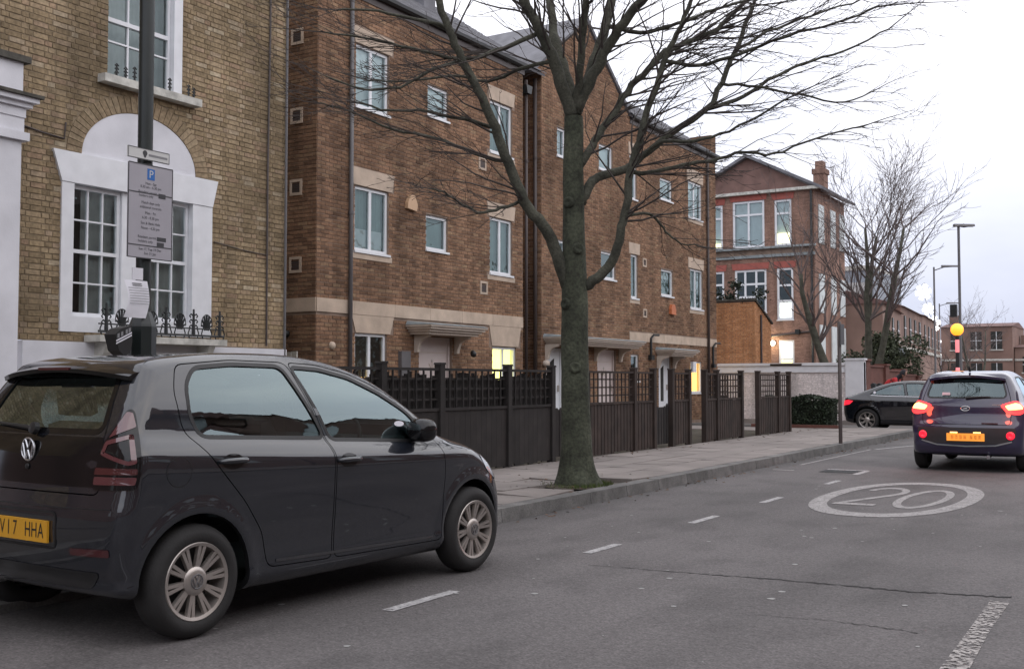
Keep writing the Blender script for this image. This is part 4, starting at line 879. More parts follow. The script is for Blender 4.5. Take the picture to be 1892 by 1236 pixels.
# curled paper notice taped to the column
py0, pz1 = px_on(229, 516); py1, _ = px_on(272, 520); pz0 = px_on(229, 586)[1]
b = MB(); vs = []; N = 10
for i in range(N + 1):
    z = pz1 + (pz0 - pz1) * i / N; sh = .02 * math.sin(i / N * 3.0) - .035 * max(0, i / N - .55)
    for j in range(5): vs.append(fsn(py0 + (py1 - py0) * j / 4 + sh, z, .0 + .03 * math.sin(i / N * 2.6) * (1 - .2 * j)))
b.add(vs, [(i * 5 + j, i * 5 + j + 1, i * 5 + j + 6, i * 5 + j + 5) for i in range(N) for j in range(4)])
nt_ = tag(b.build('paper_notice', 'paper', smooth=True), 'white curled paper notice taped to the lamp column above its base', 'notice')
bb = MB()
for k, q in enumerate((.07, .12, .2, .27, .34, .41, .48, .55, .62)):
    z = pz1 + (pz0 - pz1) * q; w = .7 if k < 2 else .86; i = q * N; ss = .02 * math.sin(q * 3.0) - .035 * max(0, q - .55); dd = .03 * math.sin(q * 2.6)
    hw = (py1 - py0) / 2 * w * (.6 if k < 2 else 1); mc = (py0 + py1) / 2 + ss
    bb.add([fsn(mc - hw, z, dd + .004), fsn(mc + hw, z, dd * .85 + .004), fsn(mc + hw, z - (.008 if k < 2 else .004), dd * .85 + .004), fsn(mc - hw, z - (.008 if k < 2 else .004), dd + .004)], [(0, 1, 2, 3)])
bb.build('print_lines', 'ink_pale', nt_)
st = tag(part(lambda b: b.fbox(fsn, px_on(256, 0)[0], px_on(275, 0)[0], px_on(260, 517)[1], px_on(260, 495)[1], -.03, -.02), 'column_sticker', 'paper', None), 'small white sticker stuck on the column between sign and notice', 'sticker')
# black satchel-like sack tied to the column foot
sk = thing('black_bag', 'black bag with white stripes hanging against the lamp column base', 'bag', (lx, ly - .2, 1.5))
c0, c1 = px_on(208, 640)[0], px_on(238, 640)[0]; zt, zb = px_on(222, 606)[1], px_on(222, 655)[1]
part(lambda b: b.fprism(fsn, [(c0 + (c1 - c0) * p, zb + (zt - zb) * q) for p, q in ((.0, .75), (.35, .98), (1.0, 1.1), (1.05, .5), (.95, .05), (.6, -.05), (.25, .15))], -.1, .03), 'body', 'black_plastic', sk)
part(lambda b: [b.fprism(fsn, [(c0 + (c1 - c0) * .05, zb + (zt - zb) * q), (c0 + (c1 - c0) * 1.0, zb + (zt - zb) * (q + .33)), (c0 + (c1 - c0) * 1.0, zb + (zt - zb) * (q + .33 + w)), (c0 + (c1 - c0) * .05, zb + (zt - zb) * (q + w))], .031, .034) for q, w in ((.38, .05), (.48, .05))], 'stripe', 'paper', sk)
part(lambda b: [b.fprism(fsn, [(c0 + (c1 - c0) * p, zb + (zt - zb) * (.57 + p * .33)), (c0 + (c1 - c0) * (p + .12), zb + (zt - zb) * (.6 + p * .33)), (c0 + (c1 - c0) * (p + .12), zb + (zt - zb) * (.76 + p * .33)), (c0 + (c1 - c0) * p, zb + (zt - zb) * (.73 + p * .33))], .031, .034) for p in (.12, .34, .62, .8)], 'print', 'ink_pale', sk)

# slim sign post at the kerb
p2 = at_depth(1553, 705, 20.6); X2, Y2 = -5.69, 21.36
sp = thing('sign_post', 'slim dark grey post standing at the kerb near the side street', 'post', (X2, Y2, .12))
part(lambda b: b.lathe([(.036, .1), (.036, 2.5), (.0, 2.51)], (X2, Y2, 0), (0, 0, 1), 14), 'pole', 'dark_pipe', sp, smooth=True)
part(lambda b: b.box(X2 + .05, X2 + .06, Y2 - .14, Y2 + .14, 2.05, 2.45), 'sign_plate', 'sign_edge', sp)

# ================================================================ SCHOOL, EXTENSION, WHITE WALL, HEDGE
sch = thing('school_building', 'tall brick school with gabled end, red window heads and tall white windows', 'school', (-18, 52, 0))
f = FY(52)
SH_ = [(-20.6, -19.63, 8.0, 10.25), (-19.1, -17.46, 8.0, 10.35), (-16.95, -16.1, 8.0, 10.28), (-20.5, -19.58, 4.9, 6.88), (-19.02, -17.38, 4.75, 6.9), (-16.86, -16.04, 4.35, 6.9), (-16.8, -16.03, 2.0, 3.35)]
wl = part(lambda b: (wall_backing(b, f, -24, -14.98, 0, 10.72, SH_, .12), b.add([f(-14.98, 0), f(-14.98, 0, -5.5), f(-14.98, 10.72, -5.5), f(-14.98, 10.72)], [(0, 1, 2, 3)])), 'wall', 'school_brick', sch)
brick_wall(wl, f, -21.2, -14.98, .1, 10.7, SH_ + [(-24, -14, 7.45, 7.95)], 'school_brick', 'mortar_red')
part(lambda b: b.fprism(f, [(-21.8, 10.72), (-14.98, 10.72), (-18.3, 12.5)], -.3, 0), 'gable', 'dark_tile', sch)
part(lambda b: (b.fbox(f, -24, -14.9, 7.88, 7.98, -.01, .25), b.fbox(f, -24, -14.95, 7.46, 7.6, -.01, .1)), 'string_course', 'lead', sch)
part(lambda b: b.fbox(f, -24, -14.97, 7.601, 7.879, -.01, .03), 'frieze', 'mortar_red', sch)
part(lambda b: (b.fbox(f, -24, -14.6, 10.64, 10.78, .002, .25)), 'eaves_gutter', 'stone_sill', sch)
def sroof(b):
    for s in (-1, 1): b.hexa([(-18.3, 51.7, 12.52), (-18.3 + s * 3.75, 51.7, 10.6), (-18.3 + s * 3.75, 58, 10.6), (-18.3, 58, 12.52), (-18.3, 51.7, 12.68), (-18.3 + s * 3.8, 51.7, 10.72), (-18.3 + s * 3.8, 58, 10.72), (-18.3, 58, 12.68)])
part(sroof, 'roof', 'slate', sch)
part(lambda b: (b.box(-15.5, -14.95, 53.7, 54.4, 10.2, 11.7), b.box(-15.56, -14.89, 53.64, 54.46, 11.7, 11.95), b.box(-15.42, -15.03, 53.75, 54.3, 11.95, 12.35)), 'chimney', 'school_brick', sch)
for h in SH_[:6]: part(lambda b: b.fprism(f, [(h[0] - .1, h[3]), (h[1] + .1, h[3]), (h[1] + .16, h[3] + .32), (h[0] - .16, h[3] + .32)], -.05, .03), 'window_head', 'red_arch', sch)
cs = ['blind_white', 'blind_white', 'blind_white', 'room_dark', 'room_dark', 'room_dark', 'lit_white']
for i, h in enumerate(SH_):
    w = casement(sch, f, *h, (.5,) if i == 1 else (.3, .7) if i == 4 else (), (.72,) if i < 3 else (.35, .68) if i < 6 else (.3,), cs[i], .11, 'upvc', -.06, i > 2, .1, folds=False)
    if i == 2: part(lambda b: b.fbox(f, h[0] + .12, h[1] - .12, 8.1, 8.62, -.14, -.12), 'lit_blind', 'lit_cream', w)
    if i == 0: part(lambda b: b.fbox(f, h[0] + .12, h[1] - .12, 8.1, 8.3, -.14, -.12), 'lit_blind', 'lit_cream', w)
    if i == 5: part(lambda b: b.fbox(f, h[0] + .12, h[1] - .12, 4.46, 5.2, -.14, -.12), 'lit_blind', 'lit_white', w)
    if i == 6: part(lambda b: b.fbox(f, h[0] + .1, h[1] - .1, 2.1, 2.4, -.14, -.12), 'lit_blind', 'lit_yellow', w)
fx = FX(-14.98)
for a in (53.1, 55.2, 56.9):
    for z in (2.2, 4.7, 8.1):
        part(lambda b: b.fbox(fx, a - .45, a + .45, z, z + 1.9, .0, .05), 'window', 'curtain_pale', sch)
part(lambda b: b.tube([f(-15.1, 10.6, .1), f(-15.1, .1, .1)], .06, 6), 'downpipe', 'black_iron', sch)
part(lambda b: b.tube([f(-17.2, 3.55, .06), f(-15.2, 3.75, .06)], .05, 5), 'service_pipe', 'dark_pipe', sch)
part(lambda b: b.fbox(f, -15.9, -15.7, 3.62, 3.85, .05, .3), 'junction_box', 'black_iron', sch)
fl = thing('flood_lamp', 'bright glowing flood lamp fixed on the school wall beside lit window', 'lamp', f(-17.05, 3.2, .2))
part(lambda b: b.lathe([(.0, .14), (.09, .12), (.13, .05), (.12, 0)], f(-17.05, 3.22, .12), (0, -1, -.2), 16), 'lens', 'flood_glow', fl, smooth=True)
part(lambda b: b.fbox(f, -17.15, -16.95, 3.12, 3.32, .002, .11), 'housing', 'black_iron', fl)
ld = bpy.data.lights.new('flood_light', 'POINT'); ld.energy = 25; ld.color = (1, .8, .5); ld.shadow_soft_size = .12
lo = bpy.data.objects.new('flood_light', ld); COL.objects.link(lo); lo.parent = fl; lo.location = (0, -.35, 0)
# orange brick outbuilding with a dark coping, spill of ivy above
ob = thing('orange_brick_outbuilding', 'plain orange brick outbuilding in front of the school', 'outbuilding', (-15, 40, 0))
fo = FY(40)
wl = part(lambda b: (wall_backing(b, fo, -19, -13.85, 0, 4.42, []), b.add([(-13.85, 40, 0), (-13.85, 41.9, 0), (-13.85, 41.9, 3.6), (-13.85, 40, 4.42)], [(0, 1, 2, 3)]), b.add([(-19, 40, 4.42), (-13.85, 40, 4.42), (-13.85, 41.9, 3.6), (-19, 41.9, 3.6)], [(0, 1, 2, 3)])), 'wall', 'mortar_red', ob)
brick_wall(wl, fo, -16.2, -13.85, .1, 4.42, [], 'orange_brick', 'mortar_red')
brick_wall(wl, FX(-13.85), 40.0, 41.9, .1, 4.4, [], 'orange_brick', 'mortar_red', span=lambda z: (40, 41.9 if z < 3.6 else 40 + (4.42 - z) / .82 * 1.9))
part(lambda b: b.hexa([(-19, 39.93, 4.43), (-13.78, 39.93, 4.43), (-13.78, 42, 3.6), (-19, 42, 3.6), (-19, 39.93, 4.5), (-13.78, 39.93, 4.5), (-13.78, 42, 3.67), (-19, 42, 3.67)]), 'coping', 'moss_stone', ob)
part(lambda b: b.tube([(-13.8, 40.6, 3.9), (-13.8, 40.6, .1)], .04, 6), 'downpipe', 'dark_pipe', ob)
# white painted boundary wall
ww = thing('white_boundary_wall', 'white painted brick boundary wall with coping behind the hedge', 'wall', (-10, 33, 0))
fw_ = FY(34.4)
KX = 34.4 / 33
wl = part(lambda b: (b.fbox(fw_, -13.2, -8.42, 0, 1.93, -.2, -.001)), 'wall', 'mortar_light', ww)
brick_wall(wl, fw_, -13.2, -9.0, .1, 1.62, [], 'white_brick', 'mortar_light')
part(lambda b: (b.fbox(fw_, -13.2, -9.0, 1.66, 1.82, -.01, .02), b.fbox(fw_, -13.2, -9.0, 1.621, 1.655, -.01, .05)), 'render_band', 'white_paint', ww)
part(lambda b: (b.fbox(fw_, -13.2, -11.4, 1.84, 1.92, -.24, .06), b.fbox(fw_, -10.35, -9.0, 1.84, 1.92, -.24, .06)), 'coping', 'white_paint', ww)
part(lambda b: b.fbox(fw_, -11.39, -10.36, 1.84, 1.9, -.24, .05), 'timber_cap', 'fence_wood', ww)
part(lambda b: (b.fbox(fw_, -8.98, -8.42, .05, 2.0, -.25, .05), b.fbox(fw_, -9.02, -8.38, 2.0, 2.06, -.28, .08)), 'pier', 'white_paint', ww)
rw = thing('red_boundary_wall', 'dark red brick boundary wall with piers running on beyond the white pier', 'wall', (-8.5, 38, 0))
for k in range(5):
    y0 = 34.75 + k * 2.6; zt = (1.98, 1.86, 1.72, 1.5, 1.35)[k]
    part(lambda b: (b.box(-8.75 - k * .02, -8.42, y0, y0 + .5, 0, zt), b.box(-8.8, -8.38, y0 - .04, y0 + .54, zt, zt + .06)), 'pier', 'red_wall', rw)
    part(lambda b: (b.box(-8.7, -8.5, y0 + .5, y0 + 2.6, 0, zt - .18), b.box(-8.74, -8.46, y0 + .54, y0 + 2.56, zt - .18, zt - .12)), 'panel', 'red_wall', rw)
def leaf_mass(name, m, parent, n, sampler, size, seed=1):
    r = random.Random(seed); b = MB()
    for _ in range(n):
        p = sampler(r); s = size * r.uniform(.5, 1.3)
        d = Vector((r.gauss(0, 1), r.gauss(0, 1), r.gauss(0, 1))).normalized(); e = d.orthogonal().normalized(); g = d.cross(e); a = r.random() * 6.28
        u = (e * math.cos(a) + g * math.sin(a)) * s; v = d.cross(u) * .55
        b.add([p - u, p + v, p + u, p - v], [(0, 1, 2, 3)])
    return b.build(name, m, parent)
hg = thing('clipped_hedge', 'low dark green clipped hedge beyond the last fence panel', 'hedge', (-8.6, 29, .1))
def hs(r):
    q = r.random(); x = r.uniform(-9.6, -7.75); y = 28.42 + (r.random() ** 1.7) * .7; z = .17 + r.random() * .74 + .05 * math.sin(x * 5) + .03 * math.sin(x * 13 + y * 9)
    if q < .35: z = .88 + .05 * math.sin(x * 5) + .03 * math.sin(x * 13 + y * 9) + r.gauss(0, .015); y = r.uniform(28.42, 29.1)
    return Vector((x, y + .04 * math.sin(x * 9 + z * 6), z))
leaf_mass('foliage', 'leaf_dark', hg, 9000, hs, .035)
part(lambda b: b.box(-9.55, -7.82, 28.55, 29.05, .15, .82), 'inner_growth', 'leaf_dark', hg)
ed = tag(part(lambda b: b.box(-9.9, -7.6, 28.22, 28.36, .09, .2), 'hedge_edging', 'red_wall', None), 'low brick edging along the foot of the clipped hedge', 'edging')

# ================================================================ FAR STREET
def grid_windows(parent, fr, a0, a1, zs, n, w, h, m='curtain_pale', sillm='shop_white'):
    for z in zs:
        for k in range(n):
            a = a0 + (a1 - a0) * (k + .5) / n
            wn = part(lambda b: (b.fbox(fr, a - w/2, a + w/2, z, z + h, .01, .04)), 'window', m, parent)
            part(lambda b: b.fbox(fr, a - w/2 - .1, a + w/2 + .1, z - .12, z - .001, .01, .12), 'sill', 'stone_sill', wn)
            part(lambda b: (b.fbox(fr, a - .03, a + .03, z, z + h, .041, .06), b.fbox(fr, a - w/2, a + w/2, z + h/2 - .03, z + h/2 + .03, .041, .055)), 'glazing_bar', 'upvc', wn)
def row_house(label, P, Q, h, m, nw, zs, roof='far_roof', shop=None, name='terraced_house', depth=8, rh=1.6, gable=False, wm='room_dark', ww=1.0, wh=1.5):
    P, Q = Vector((*P, 0)), Vector((*Q, 0)); u = (Q - P); L = u.length; u.normalize(); n = Vector((u.y, -u.x, 0)); fr = frame(P, u, n)
    t = thing(name, label, 'building', P)
    part(lambda b: b.fbox(fr, 0, L - .01, 0, h, -depth, 0), 'wall', m, t)
    part(lambda b: b.hexa([fr(-.1, h, .2), fr(L + .05, h, .2), fr(L + .05, h, -depth), fr(-.1, h, -depth), fr(-.1, h + rh, -depth * .45), fr(L + .05, h + rh, -depth * .45), fr(L + .05, h + rh, -depth * .55), fr(-.1, h + rh, -depth * .55)]), 'roof', roof, t)
    part(lambda b: (b.fbox(fr, .1, .9, h, h + rh + .9, -depth * .5 - .4, -depth * .5 + .4)), 'chimney', m, t)
    grid_windows(t, fr, .5, L - .5, zs, nw, ww, wh, wm)
    if shop:
        part(lambda b: b.fbox(fr, .1, L - .1, 2.7, 3.3, .01, .25), 'shop_fascia', 'shop_dark', t)
        part(lambda b: b.fbox(fr, .3, L - .3, 2.05, 2.65, .01, .08), 'shop_window', shop, t)
        part(lambda b: b.fbox(fr, .3, L - .3, .4, 2.0, .01, .06), 'shop_front', 'shop_dark', t)
        part(lambda b: b.fbox(fr, 1.4, 2.9, .8, 1.9, .07, .1), 'poster', 'turquoise', t)
    else:
        part(lambda b: b.fbox(fr, 0, L - .02, 3.3, 3.5, .01, .12), 'string_course', 'stone_sill', t)
    return t
row_house('brick house with white shopfront fascia partly behind the evergreen shrub', (-13.2, 58), (-14.4, 68), 5.4, 'far_brick', 3, (3.7,), shop='shop_white', wh=1.2, rh=1.3)
row_house('brick house with plain upper windows beyond the white shopfront', (-14.42, 68.05), (-15.5, 80), 5.9, 'far_brick2', 4, (3.9,), rh=1.2)
row_house('last brick house of the left row before the street bends', (-15.52, 80.05), (-17.2, 96), 6.0, 'far_brick', 5, (3.9,), rh=1.0)
row_house('flat topped red brick building closing the view behind the orange beacon', (-20.0, 112), (-13.6, 112), 6.6, 'far_brick2', 3, (4.4, 1.4), rh=.5, depth=9, wh=1.7)
row_house('lower brick building at the far right end of the street', (-13.55, 113), (-11.2, 113), 4.6, 'far_brick', 1, (2.2,), rh=.4, depth=9)
gb = thing('grey_clad_block', 'grey clad modern block glimpsed behind the further bare tree', 'building', (-17, 74, 0))
part(lambda b: b.box(-20.2, -16.9, 72, 80, 0, 8.6), 'wall', 'grey_cladding', gb)
part(lambda b: b.box(-20.0, -17.0, 71.9, 80, 8.6, 8.9), 'parapet', 'stone_sill', gb)
for z in (2.2, 4.5, 6.6): part(lambda b: b.box(-19.8, -17.3, 71.94, 71.99, z, z + 1.2), 'window', 'curtain_grey', gb)
# street lamps, one tall by the crossing and two further on
def street_lamp(label, px, top_py, D, armx, H=None, box=False):
    p = at_depth(px, 705, D); top = at_depth(px, top_py, D).z
    t = thing('street_lamp', label, 'street lamp', (p.x, p.y, .1), group='street lamps down the left side')
    part(lambda b: b.lathe([(.085, .1), (.085, 1.2), (.06, 1.25), (.05, top - .05)], (p.x, p.y, 0), (0, 0, 1), 12), 'column', 'grey_pipe', t, smooth=True)
    e = at_depth(armx, top_py + (8 if not box else 0), D); L = (Vector((e.x, e.y, 0)) - Vector((p.x, p.y, 0))).length
    e = Vector((p.x + L * math.cos(YAW), p.y + L * math.sin(YAW), top))
    part(lambda b: b.tube([(p.x, p.y, top - .25 if not box else top - .02), (p.x * .6 + e.x * .4, p.y * .6 + e.y * .4, top - .05), (e.x, e.y, top)], .035, 6), 'arm', 'grey_pipe', t)
    u = (e - Vector((p.x, p.y, top))).normalized(); v = Vector((-u.y, u.x, 0)) * .13; q0 = e - u * (.75 if box else 1.0); q1 = e + u * .05
    part(lambda b: b.hexa([q0 - v + Vector((0, 0, -.04)), q1 - v + Vector((0, 0, -.04)), q1 + v + Vector((0, 0, -.04)), q0 + v + Vector((0, 0, -.04)), q0 - v * .6 + Vector((0, 0, .06)), q1 - v * .6 + Vector((0, 0, .05)), q1 + v * .6 + Vector((0, 0, .05)), q0 + v * .6 + Vector((0, 0, .06))]), 'lantern', 'grey_pipe', t)
    if box: part(lambda b: b.box(p.x - .36, p.x - .1, p.y - .1, p.y + .1, 3.9, 4.4), 'control_box', 'black_iron', t)
    return t
street_lamp('tall street lamp with short flat lantern just behind the orange beacon', 1776, 417, 43, 1797, box=True)
street_lamp('street lamp with long side arm between bare tree and beacon', 1729, 492, 62, 1772)
street_lamp('most distant street lamp with side arm above the shop row', 1738, 560, 92, 1771)
bp_ = at_depth(1770, 705, 37)
bc = thing('belisha_beacon', 'glowing orange globe beacon on a banded crossing pole', 'beacon', (bp_.x, bp_.y, .1))
gz = at_depth(1770, 609, 37).z
part(lambda b: b.lathe([(.06, .1), (.06, gz - .2)], (bp_.x, bp_.y, 0), (0, 0, 1), 14), 'pole', 'black_iron', bc, smooth=True)
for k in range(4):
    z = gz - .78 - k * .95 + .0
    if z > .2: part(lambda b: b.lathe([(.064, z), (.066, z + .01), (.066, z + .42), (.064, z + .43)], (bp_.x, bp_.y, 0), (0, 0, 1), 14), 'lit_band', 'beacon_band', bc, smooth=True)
part(lambda b: b.lathe([(max(.001, .21 * math.sin(math.pi * k / 12)), gz - .21 * math.cos(math.pi * k / 12)) for k in range(13)], (bp_.x, bp_.y, 0), (0, 0, 1), 20), 'globe', 'beacon_glow', bc, smooth=True)
# hanging snowflake lights on a wire along the street
pts = []
for (px, py, rp_, nm) in ((1706, 540, 15, 'large'), (1715, 571, 11, 'small'), (1723, 598, 15, 'double'), (1729, 632, 10, 'low'), (1731, 656, 9, 'lowest')):
    D = 58 + (py - 540) * .5; p = at_depth(px, py, D); rr = rp_ / 2000 * D; pts.append(p)
    u = Vector((math.cos(YAW), math.sin(YAW), 0)); w = Vector((0, 0, 1)); nn = u.cross(w); b = MB()
    for k in range(6):
        a = math.pi / 3 * k + .2; d = u * math.cos(a) + w * math.sin(a); s = u * -math.sin(a) + w * math.cos(a)
        b.tube([p, p + d * rr], rr * .10, 5)
        for q in (.45, .72): b.tube([p + d * rr * (q + .22) + s * rr * .26, p + d * rr * q, p + d * rr * (q + .22) - s * rr * .26], rr * .085, 5)
    b.lathe([(.0, -.02), (rr * .3, -.02), (rr * .3, .02), (.0, .02)], p, nn, 6)
    lab = {'large': 'largest white snowflake light hanging at the top of the string', 'small': 'dim white snowflake light second down the string', 'double': 'big white snowflake light in the middle of the string', 'low': 'small white snowflake light second from the string foot', 'lowest': 'lowest white snowflake light just above the shop roofs'}[nm]
    tag(b.build('snowflake_light', 'snow_glow'), lab, 'festive light', 'snowflake lights strung along the street')
cb = MB(); cb.tube([at_depth(1655, 470, 56)] + pts + [at_depth(1738, 690, 126)], .012, 4); tag(cb.build('festive_wire', 'black_iron'), 'thin dark wire carrying the snowflake lights along the street', 'wire')
for k, (y0, y1, h) in enumerate(((-60, -34, 8.5), (-33.9, -3, 9.0))):  # unseen left rows, added to narrow the sky gap mirrored in car paint
    row_house(['brick terrace on the left side far behind the yellow house', 'tall brick house adjoining the near side of the yellow house'][k], (-12.3, y0), (-12.3, y1), h, 'far_brick2', 5, (1.2, 4.0, 6.4), wm='curtain_pale')
row_house('long brick terrace across the road far behind the parked car', (9.2, -22.1), (9.2, -60), 8.8, 'far_brick2', 6, (1.2, 4.0, 6.4), wm='curtain_pale')  # unseen as well, added so the parked car mirrors dark walls
row_house('brick house closing the street far behind the parked car', (12, -62), (-16, -62), 9.5, 'far_brick', 6, (1.2, 4.0, 6.6), wm='curtain_pale')  # unseen, added to block sky mirrored on the car's rear pillar
# houses on the other side of the street, seen only as reflections in glass and paint
for k, (y0, y1, h, mm) in enumerate(((-22, -9, 7.6, 'far_brick'), (-8.9, 4, 8.2, 'far_brick2'), (4.1, 17, 7.4, 'far_brick'), (17.1, 34, 8.0, 'far_brick2'), (34.1, 60, 7.5, 'far_brick'))):
    row_house(['brick house across the road with low roof', 'taller dark brick house across the road', 'brick house across the road facing the brick terrace', 'dark brick house across the road by the bay end', 'long brick house across the road by the crossing'][k], (9.2, y1), (9.2, y0), h, mm, 4, (1.2, 4.0, 6.0)[:3], wm='curtain_pale')
# ================================================================ TREES
def grow(b, p, d, L, r, lvl, rnd, up=.05, maxl=3, spread=.75, minr=.0035, dens=1.0, out=None):
    n = max(4, int(L / .22)); n = min(n, 9); pts = [p.copy()]; rad = [r]; q = p.copy(); d = d.normalized(); st = L / n
    for i in range(n):
        d = (d + Vector((rnd.gauss(0, .13), rnd.gauss(0, .13), rnd.gauss(0, .10) + up))).normalized()
        if out is not None: d = (d + out * .05).normalized()
        q = q + d * st; pts.append(q.copy()); rad.append(max(minr * .7, r * (1 - .75 * (i + 1) / n)))
    b.tube(pts, rad, 6 if r > .03 else 4 if r > .012 else 3, cap=False)
    if lvl >= maxl: return
    k = max(2, int(L / .26 * dens))
    for j in range(k):
        t = .18 + .8 * (j + rnd.random()) / k; i = min(n - 1, int(t * n)); base = pts[i].lerp(pts[i + 1], t * n - i)
        dd = (pts[i + 1] - pts[i]).normalized(); ax = dd.orthogonal().normalized(); ax.rotate(Matrix.Rotation(rnd.random() * 6.28, 3, dd))
        c = (dd * math.cos(spread * rnd.uniform(.7, 1.2)) + ax * math.sin(spread * rnd.uniform(.7, 1.2)))
        c.z *= .75
        grow(b, base, c, L * rnd.uniform(.34, .62) * (1.1 - .45 * t), max(minr, rad[i] * .5), lvl + 1, rnd, up, maxl, spread, minr, dens, out)
tr = thing('bare_street_tree', 'large bare branching tree growing at the kerb before the terrace', 'tree', TREE)
D0 = -TREE.x * math.sin(YAW) + TREE.y * math.cos(YAW)
def limb_pts(px, d0, d1):
    n = len(px); return [at_depth(x, y, D0 + d0 + (d1 - d0) * i / (n - 1)) for i, (x, y) in enumerate(px)]
def smooth_path(P, R_, k=4):
    out = []; rr = []
    for i in range(len(P) - 1):
        p0, p1, p2, p3 = P[max(0, i - 1)], P[i], P[i + 1], P[min(len(P) - 1, i + 2)]
        for j in range(k):
            t = j / k; out.append(.5 * ((2 * p1) + (p2 - p0) * t + (2 * p0 - 5 * p1 + 4 * p2 - p3) * t * t + (3 * p1 - p0 - 3 * p2 + p3) * t ** 3)); rr.append(R_[i] + (R_[i + 1] - R_[i]) * t)
    out.append(P[-1]); rr.append(R_[-1]); return out, rr
PXM = D0 / 2000.0
trunk_px = [(1066, 903), (1066, 885), (1065, 860), (1064, 800), (1063, 680), (1062, 560), (1060, 470), (1060, 400), (1059, 320), (1060, 250), (1060, 200)]
trunk_r = [37, 34, 30, 27, 25.5, 24.5, 21.5, 20, 19, 18, 17]
LIMBS = [  # (pixels, start radius, end radius, depth drift)
 ([(1048, 530), (1022, 455), (1000, 415), (968, 372), (940, 300), (915, 235), (890, 180), (855, 112), (830, 55), (805, -10)], 15, 8, (0, -.9)),
 ([(1082, 528), (1110, 508), (1134, 480), (1146, 430), (1156, 385), (1167, 311), (1186, 246), (1212, 162), (1229, 113), (1250, 66), (1275, 5)], 13, 5, (0, -.5)),
 ([(1075, 375), (1088, 345), (1106, 328), (1154, 313), (1186, 291), (1245, 243), (1309, 201), (1332, 155), (1358, 94), (1392, 10)], 12, 5, (0, .7)),
 ([(1154, 314), (1200, 320), (1262, 306), (1318, 296), (1372, 282), (1430, 284), (1505, 258), (1590, 232)], 6, 2, (.3, 1.4)),
 ([(1309, 201), (1360, 185), (1420, 150), (1480, 120), (1560, 95), (1640, 55)], 6, 2, (.6, 1.3)),
 ([(1072, 305), (1096, 268), (1115, 240), (1151, 181), (1186, 139), (1229, 97), (1262, 82), (1320, 60), (1350, 30), (1395, -20)], 10, 5, (0, .4)),
 ([(1229, 113), (1290, 120), (1370, 100), (1440, 72), (1520, 50), (1640, 10)], 5, 2, (-.4, -1.0)),
 ([(1057, 215), (1040, 165), (1022, 110), (1000, 62), (975, 15), (955, -40)], 16, 10, (0, -.4)),
 ([(1060, 205), (1048, 150), (1030, 90), (1020, 40), (1015, -40)], 14, 9, (0, .5)),
 ([(1062, 205), (1070, 140), (1076, 70), (1084, 0), (1090, -50)], 10, 7, (0, -.7)),
 ([(1062, 210), (1080, 165), (1098, 113), (1120, 48), (1134, -30)], 15, 10, (0, .3)),
 ([(1064, 205), (1095, 140), (1122, 90), (1154, 42), (1195, -10), (1230, -60)], 14, 9, (0, -.6)),
 ([(915, 235), (860, 222), (790, 205), (720, 205), (660, 190)], 5, 1.8, (-.3, -1.2)),
 ([(968, 372), (925, 385), (880, 392), (830, 360), (800, 350)], 4.5, 1.5, (-.2, -1.4)),
 ([(940, 300), (880, 285), (800, 255), (730, 240), (640, 205), (590, 190)], 5, 1.6, (-.3, .5)),
 ([(995, 62), (930, 90), (860, 110), (780, 95), (700, 75), (600, 60)], 6, 2, (-.2, -.6)),
 ([(1022, 110), (960, 130), (900, 150), (840, 140), (760, 150), (680, 150)], 5, 2, (-.2, .6)),
 ([(1150, 400), (1200, 395), (1225, 420), (1250, 445), (1290, 455)], 4, 1.5, (-.2, .2)),
 ([(1186, 291), (1225, 262), (1270, 262), (1330, 250), (1400, 215), (1460, 180)], 5, 2, (.3, -.6)),
 ([(1120, 48), (1180, 60), (1250, 45), (1330, 15), (1420, -10)], 6, 2.5, (.2, .2)),
 ([(1332, 155), (1400, 160), (1480, 175), (1560, 190), (1620, 165)], 4, 1.5, (.5, 1.5)),
 ([(1358, 94), (1420, 60), (1500, 30), (1590, 0)], 4.5, 2, (.6, 1.4)),
 ([(855, 112), (800, 130), (740, 160), (670, 165), (600, 140)], 4.5, 1.5, (-.6, -1.2)),
 ([(830, 55), (780, 40), (700, 20), (620, 20)], 5, 2, (-.7, -.9)),
]
tb = MB()
P, Rr = smooth_path(limb_pts(trunk_px, 0, 0), [r * PXM for r in trunk_r], 3)
rt_ = random.Random(21)
zs_ = [0, .03, .07, .12, .18, .25, .34, .45, .6, .8, 1.0] + [1.0 + .16 * k for k in range(1, 60)]
SD = 28; vs = []; tz = [p.z - TREE.z for p in P]; ringn = 0
def along(z, arr):
    return float(np.interp(z, tz, arr))
for z in zs_:
    if z > tz[-1]: break
    cx, cy, rr = along(z, [p.x for p in P]), along(z, [p.y for p in P]), along(z, Rr); ringn += 1
    for k in range(SD):
        t = 2 * math.pi * k / SD; fl_ = math.exp(-z / .17)
        q = 1 + fl_ * (.05 + .34 * max(0, math.sin(2.5 * t + .6)) ** 2 + .22 * max(0, math.sin(1.5 * t + 2.0)) ** 3) + .022 * math.sin(3 * t + 2.1 * z) + .016 * math.sin(7 * t - 3.7 * z + 1) + .014 * math.sin(5 * t + 9 * z) + .008 * math.sin(11 * t + 17 * z)
        vs.append((cx + rr * q * math.cos(t), cy + rr * q * math.sin(t), TREE.z + z - (.03 if z == 0 else 0)))
tb.add(vs, [(i * SD + k, i * SD + (k + 1) % SD, (i + 1) * SD + (k + 1) % SD, (i + 1) * SD + k) for i in range(ringn - 1) for k in range(SD)])
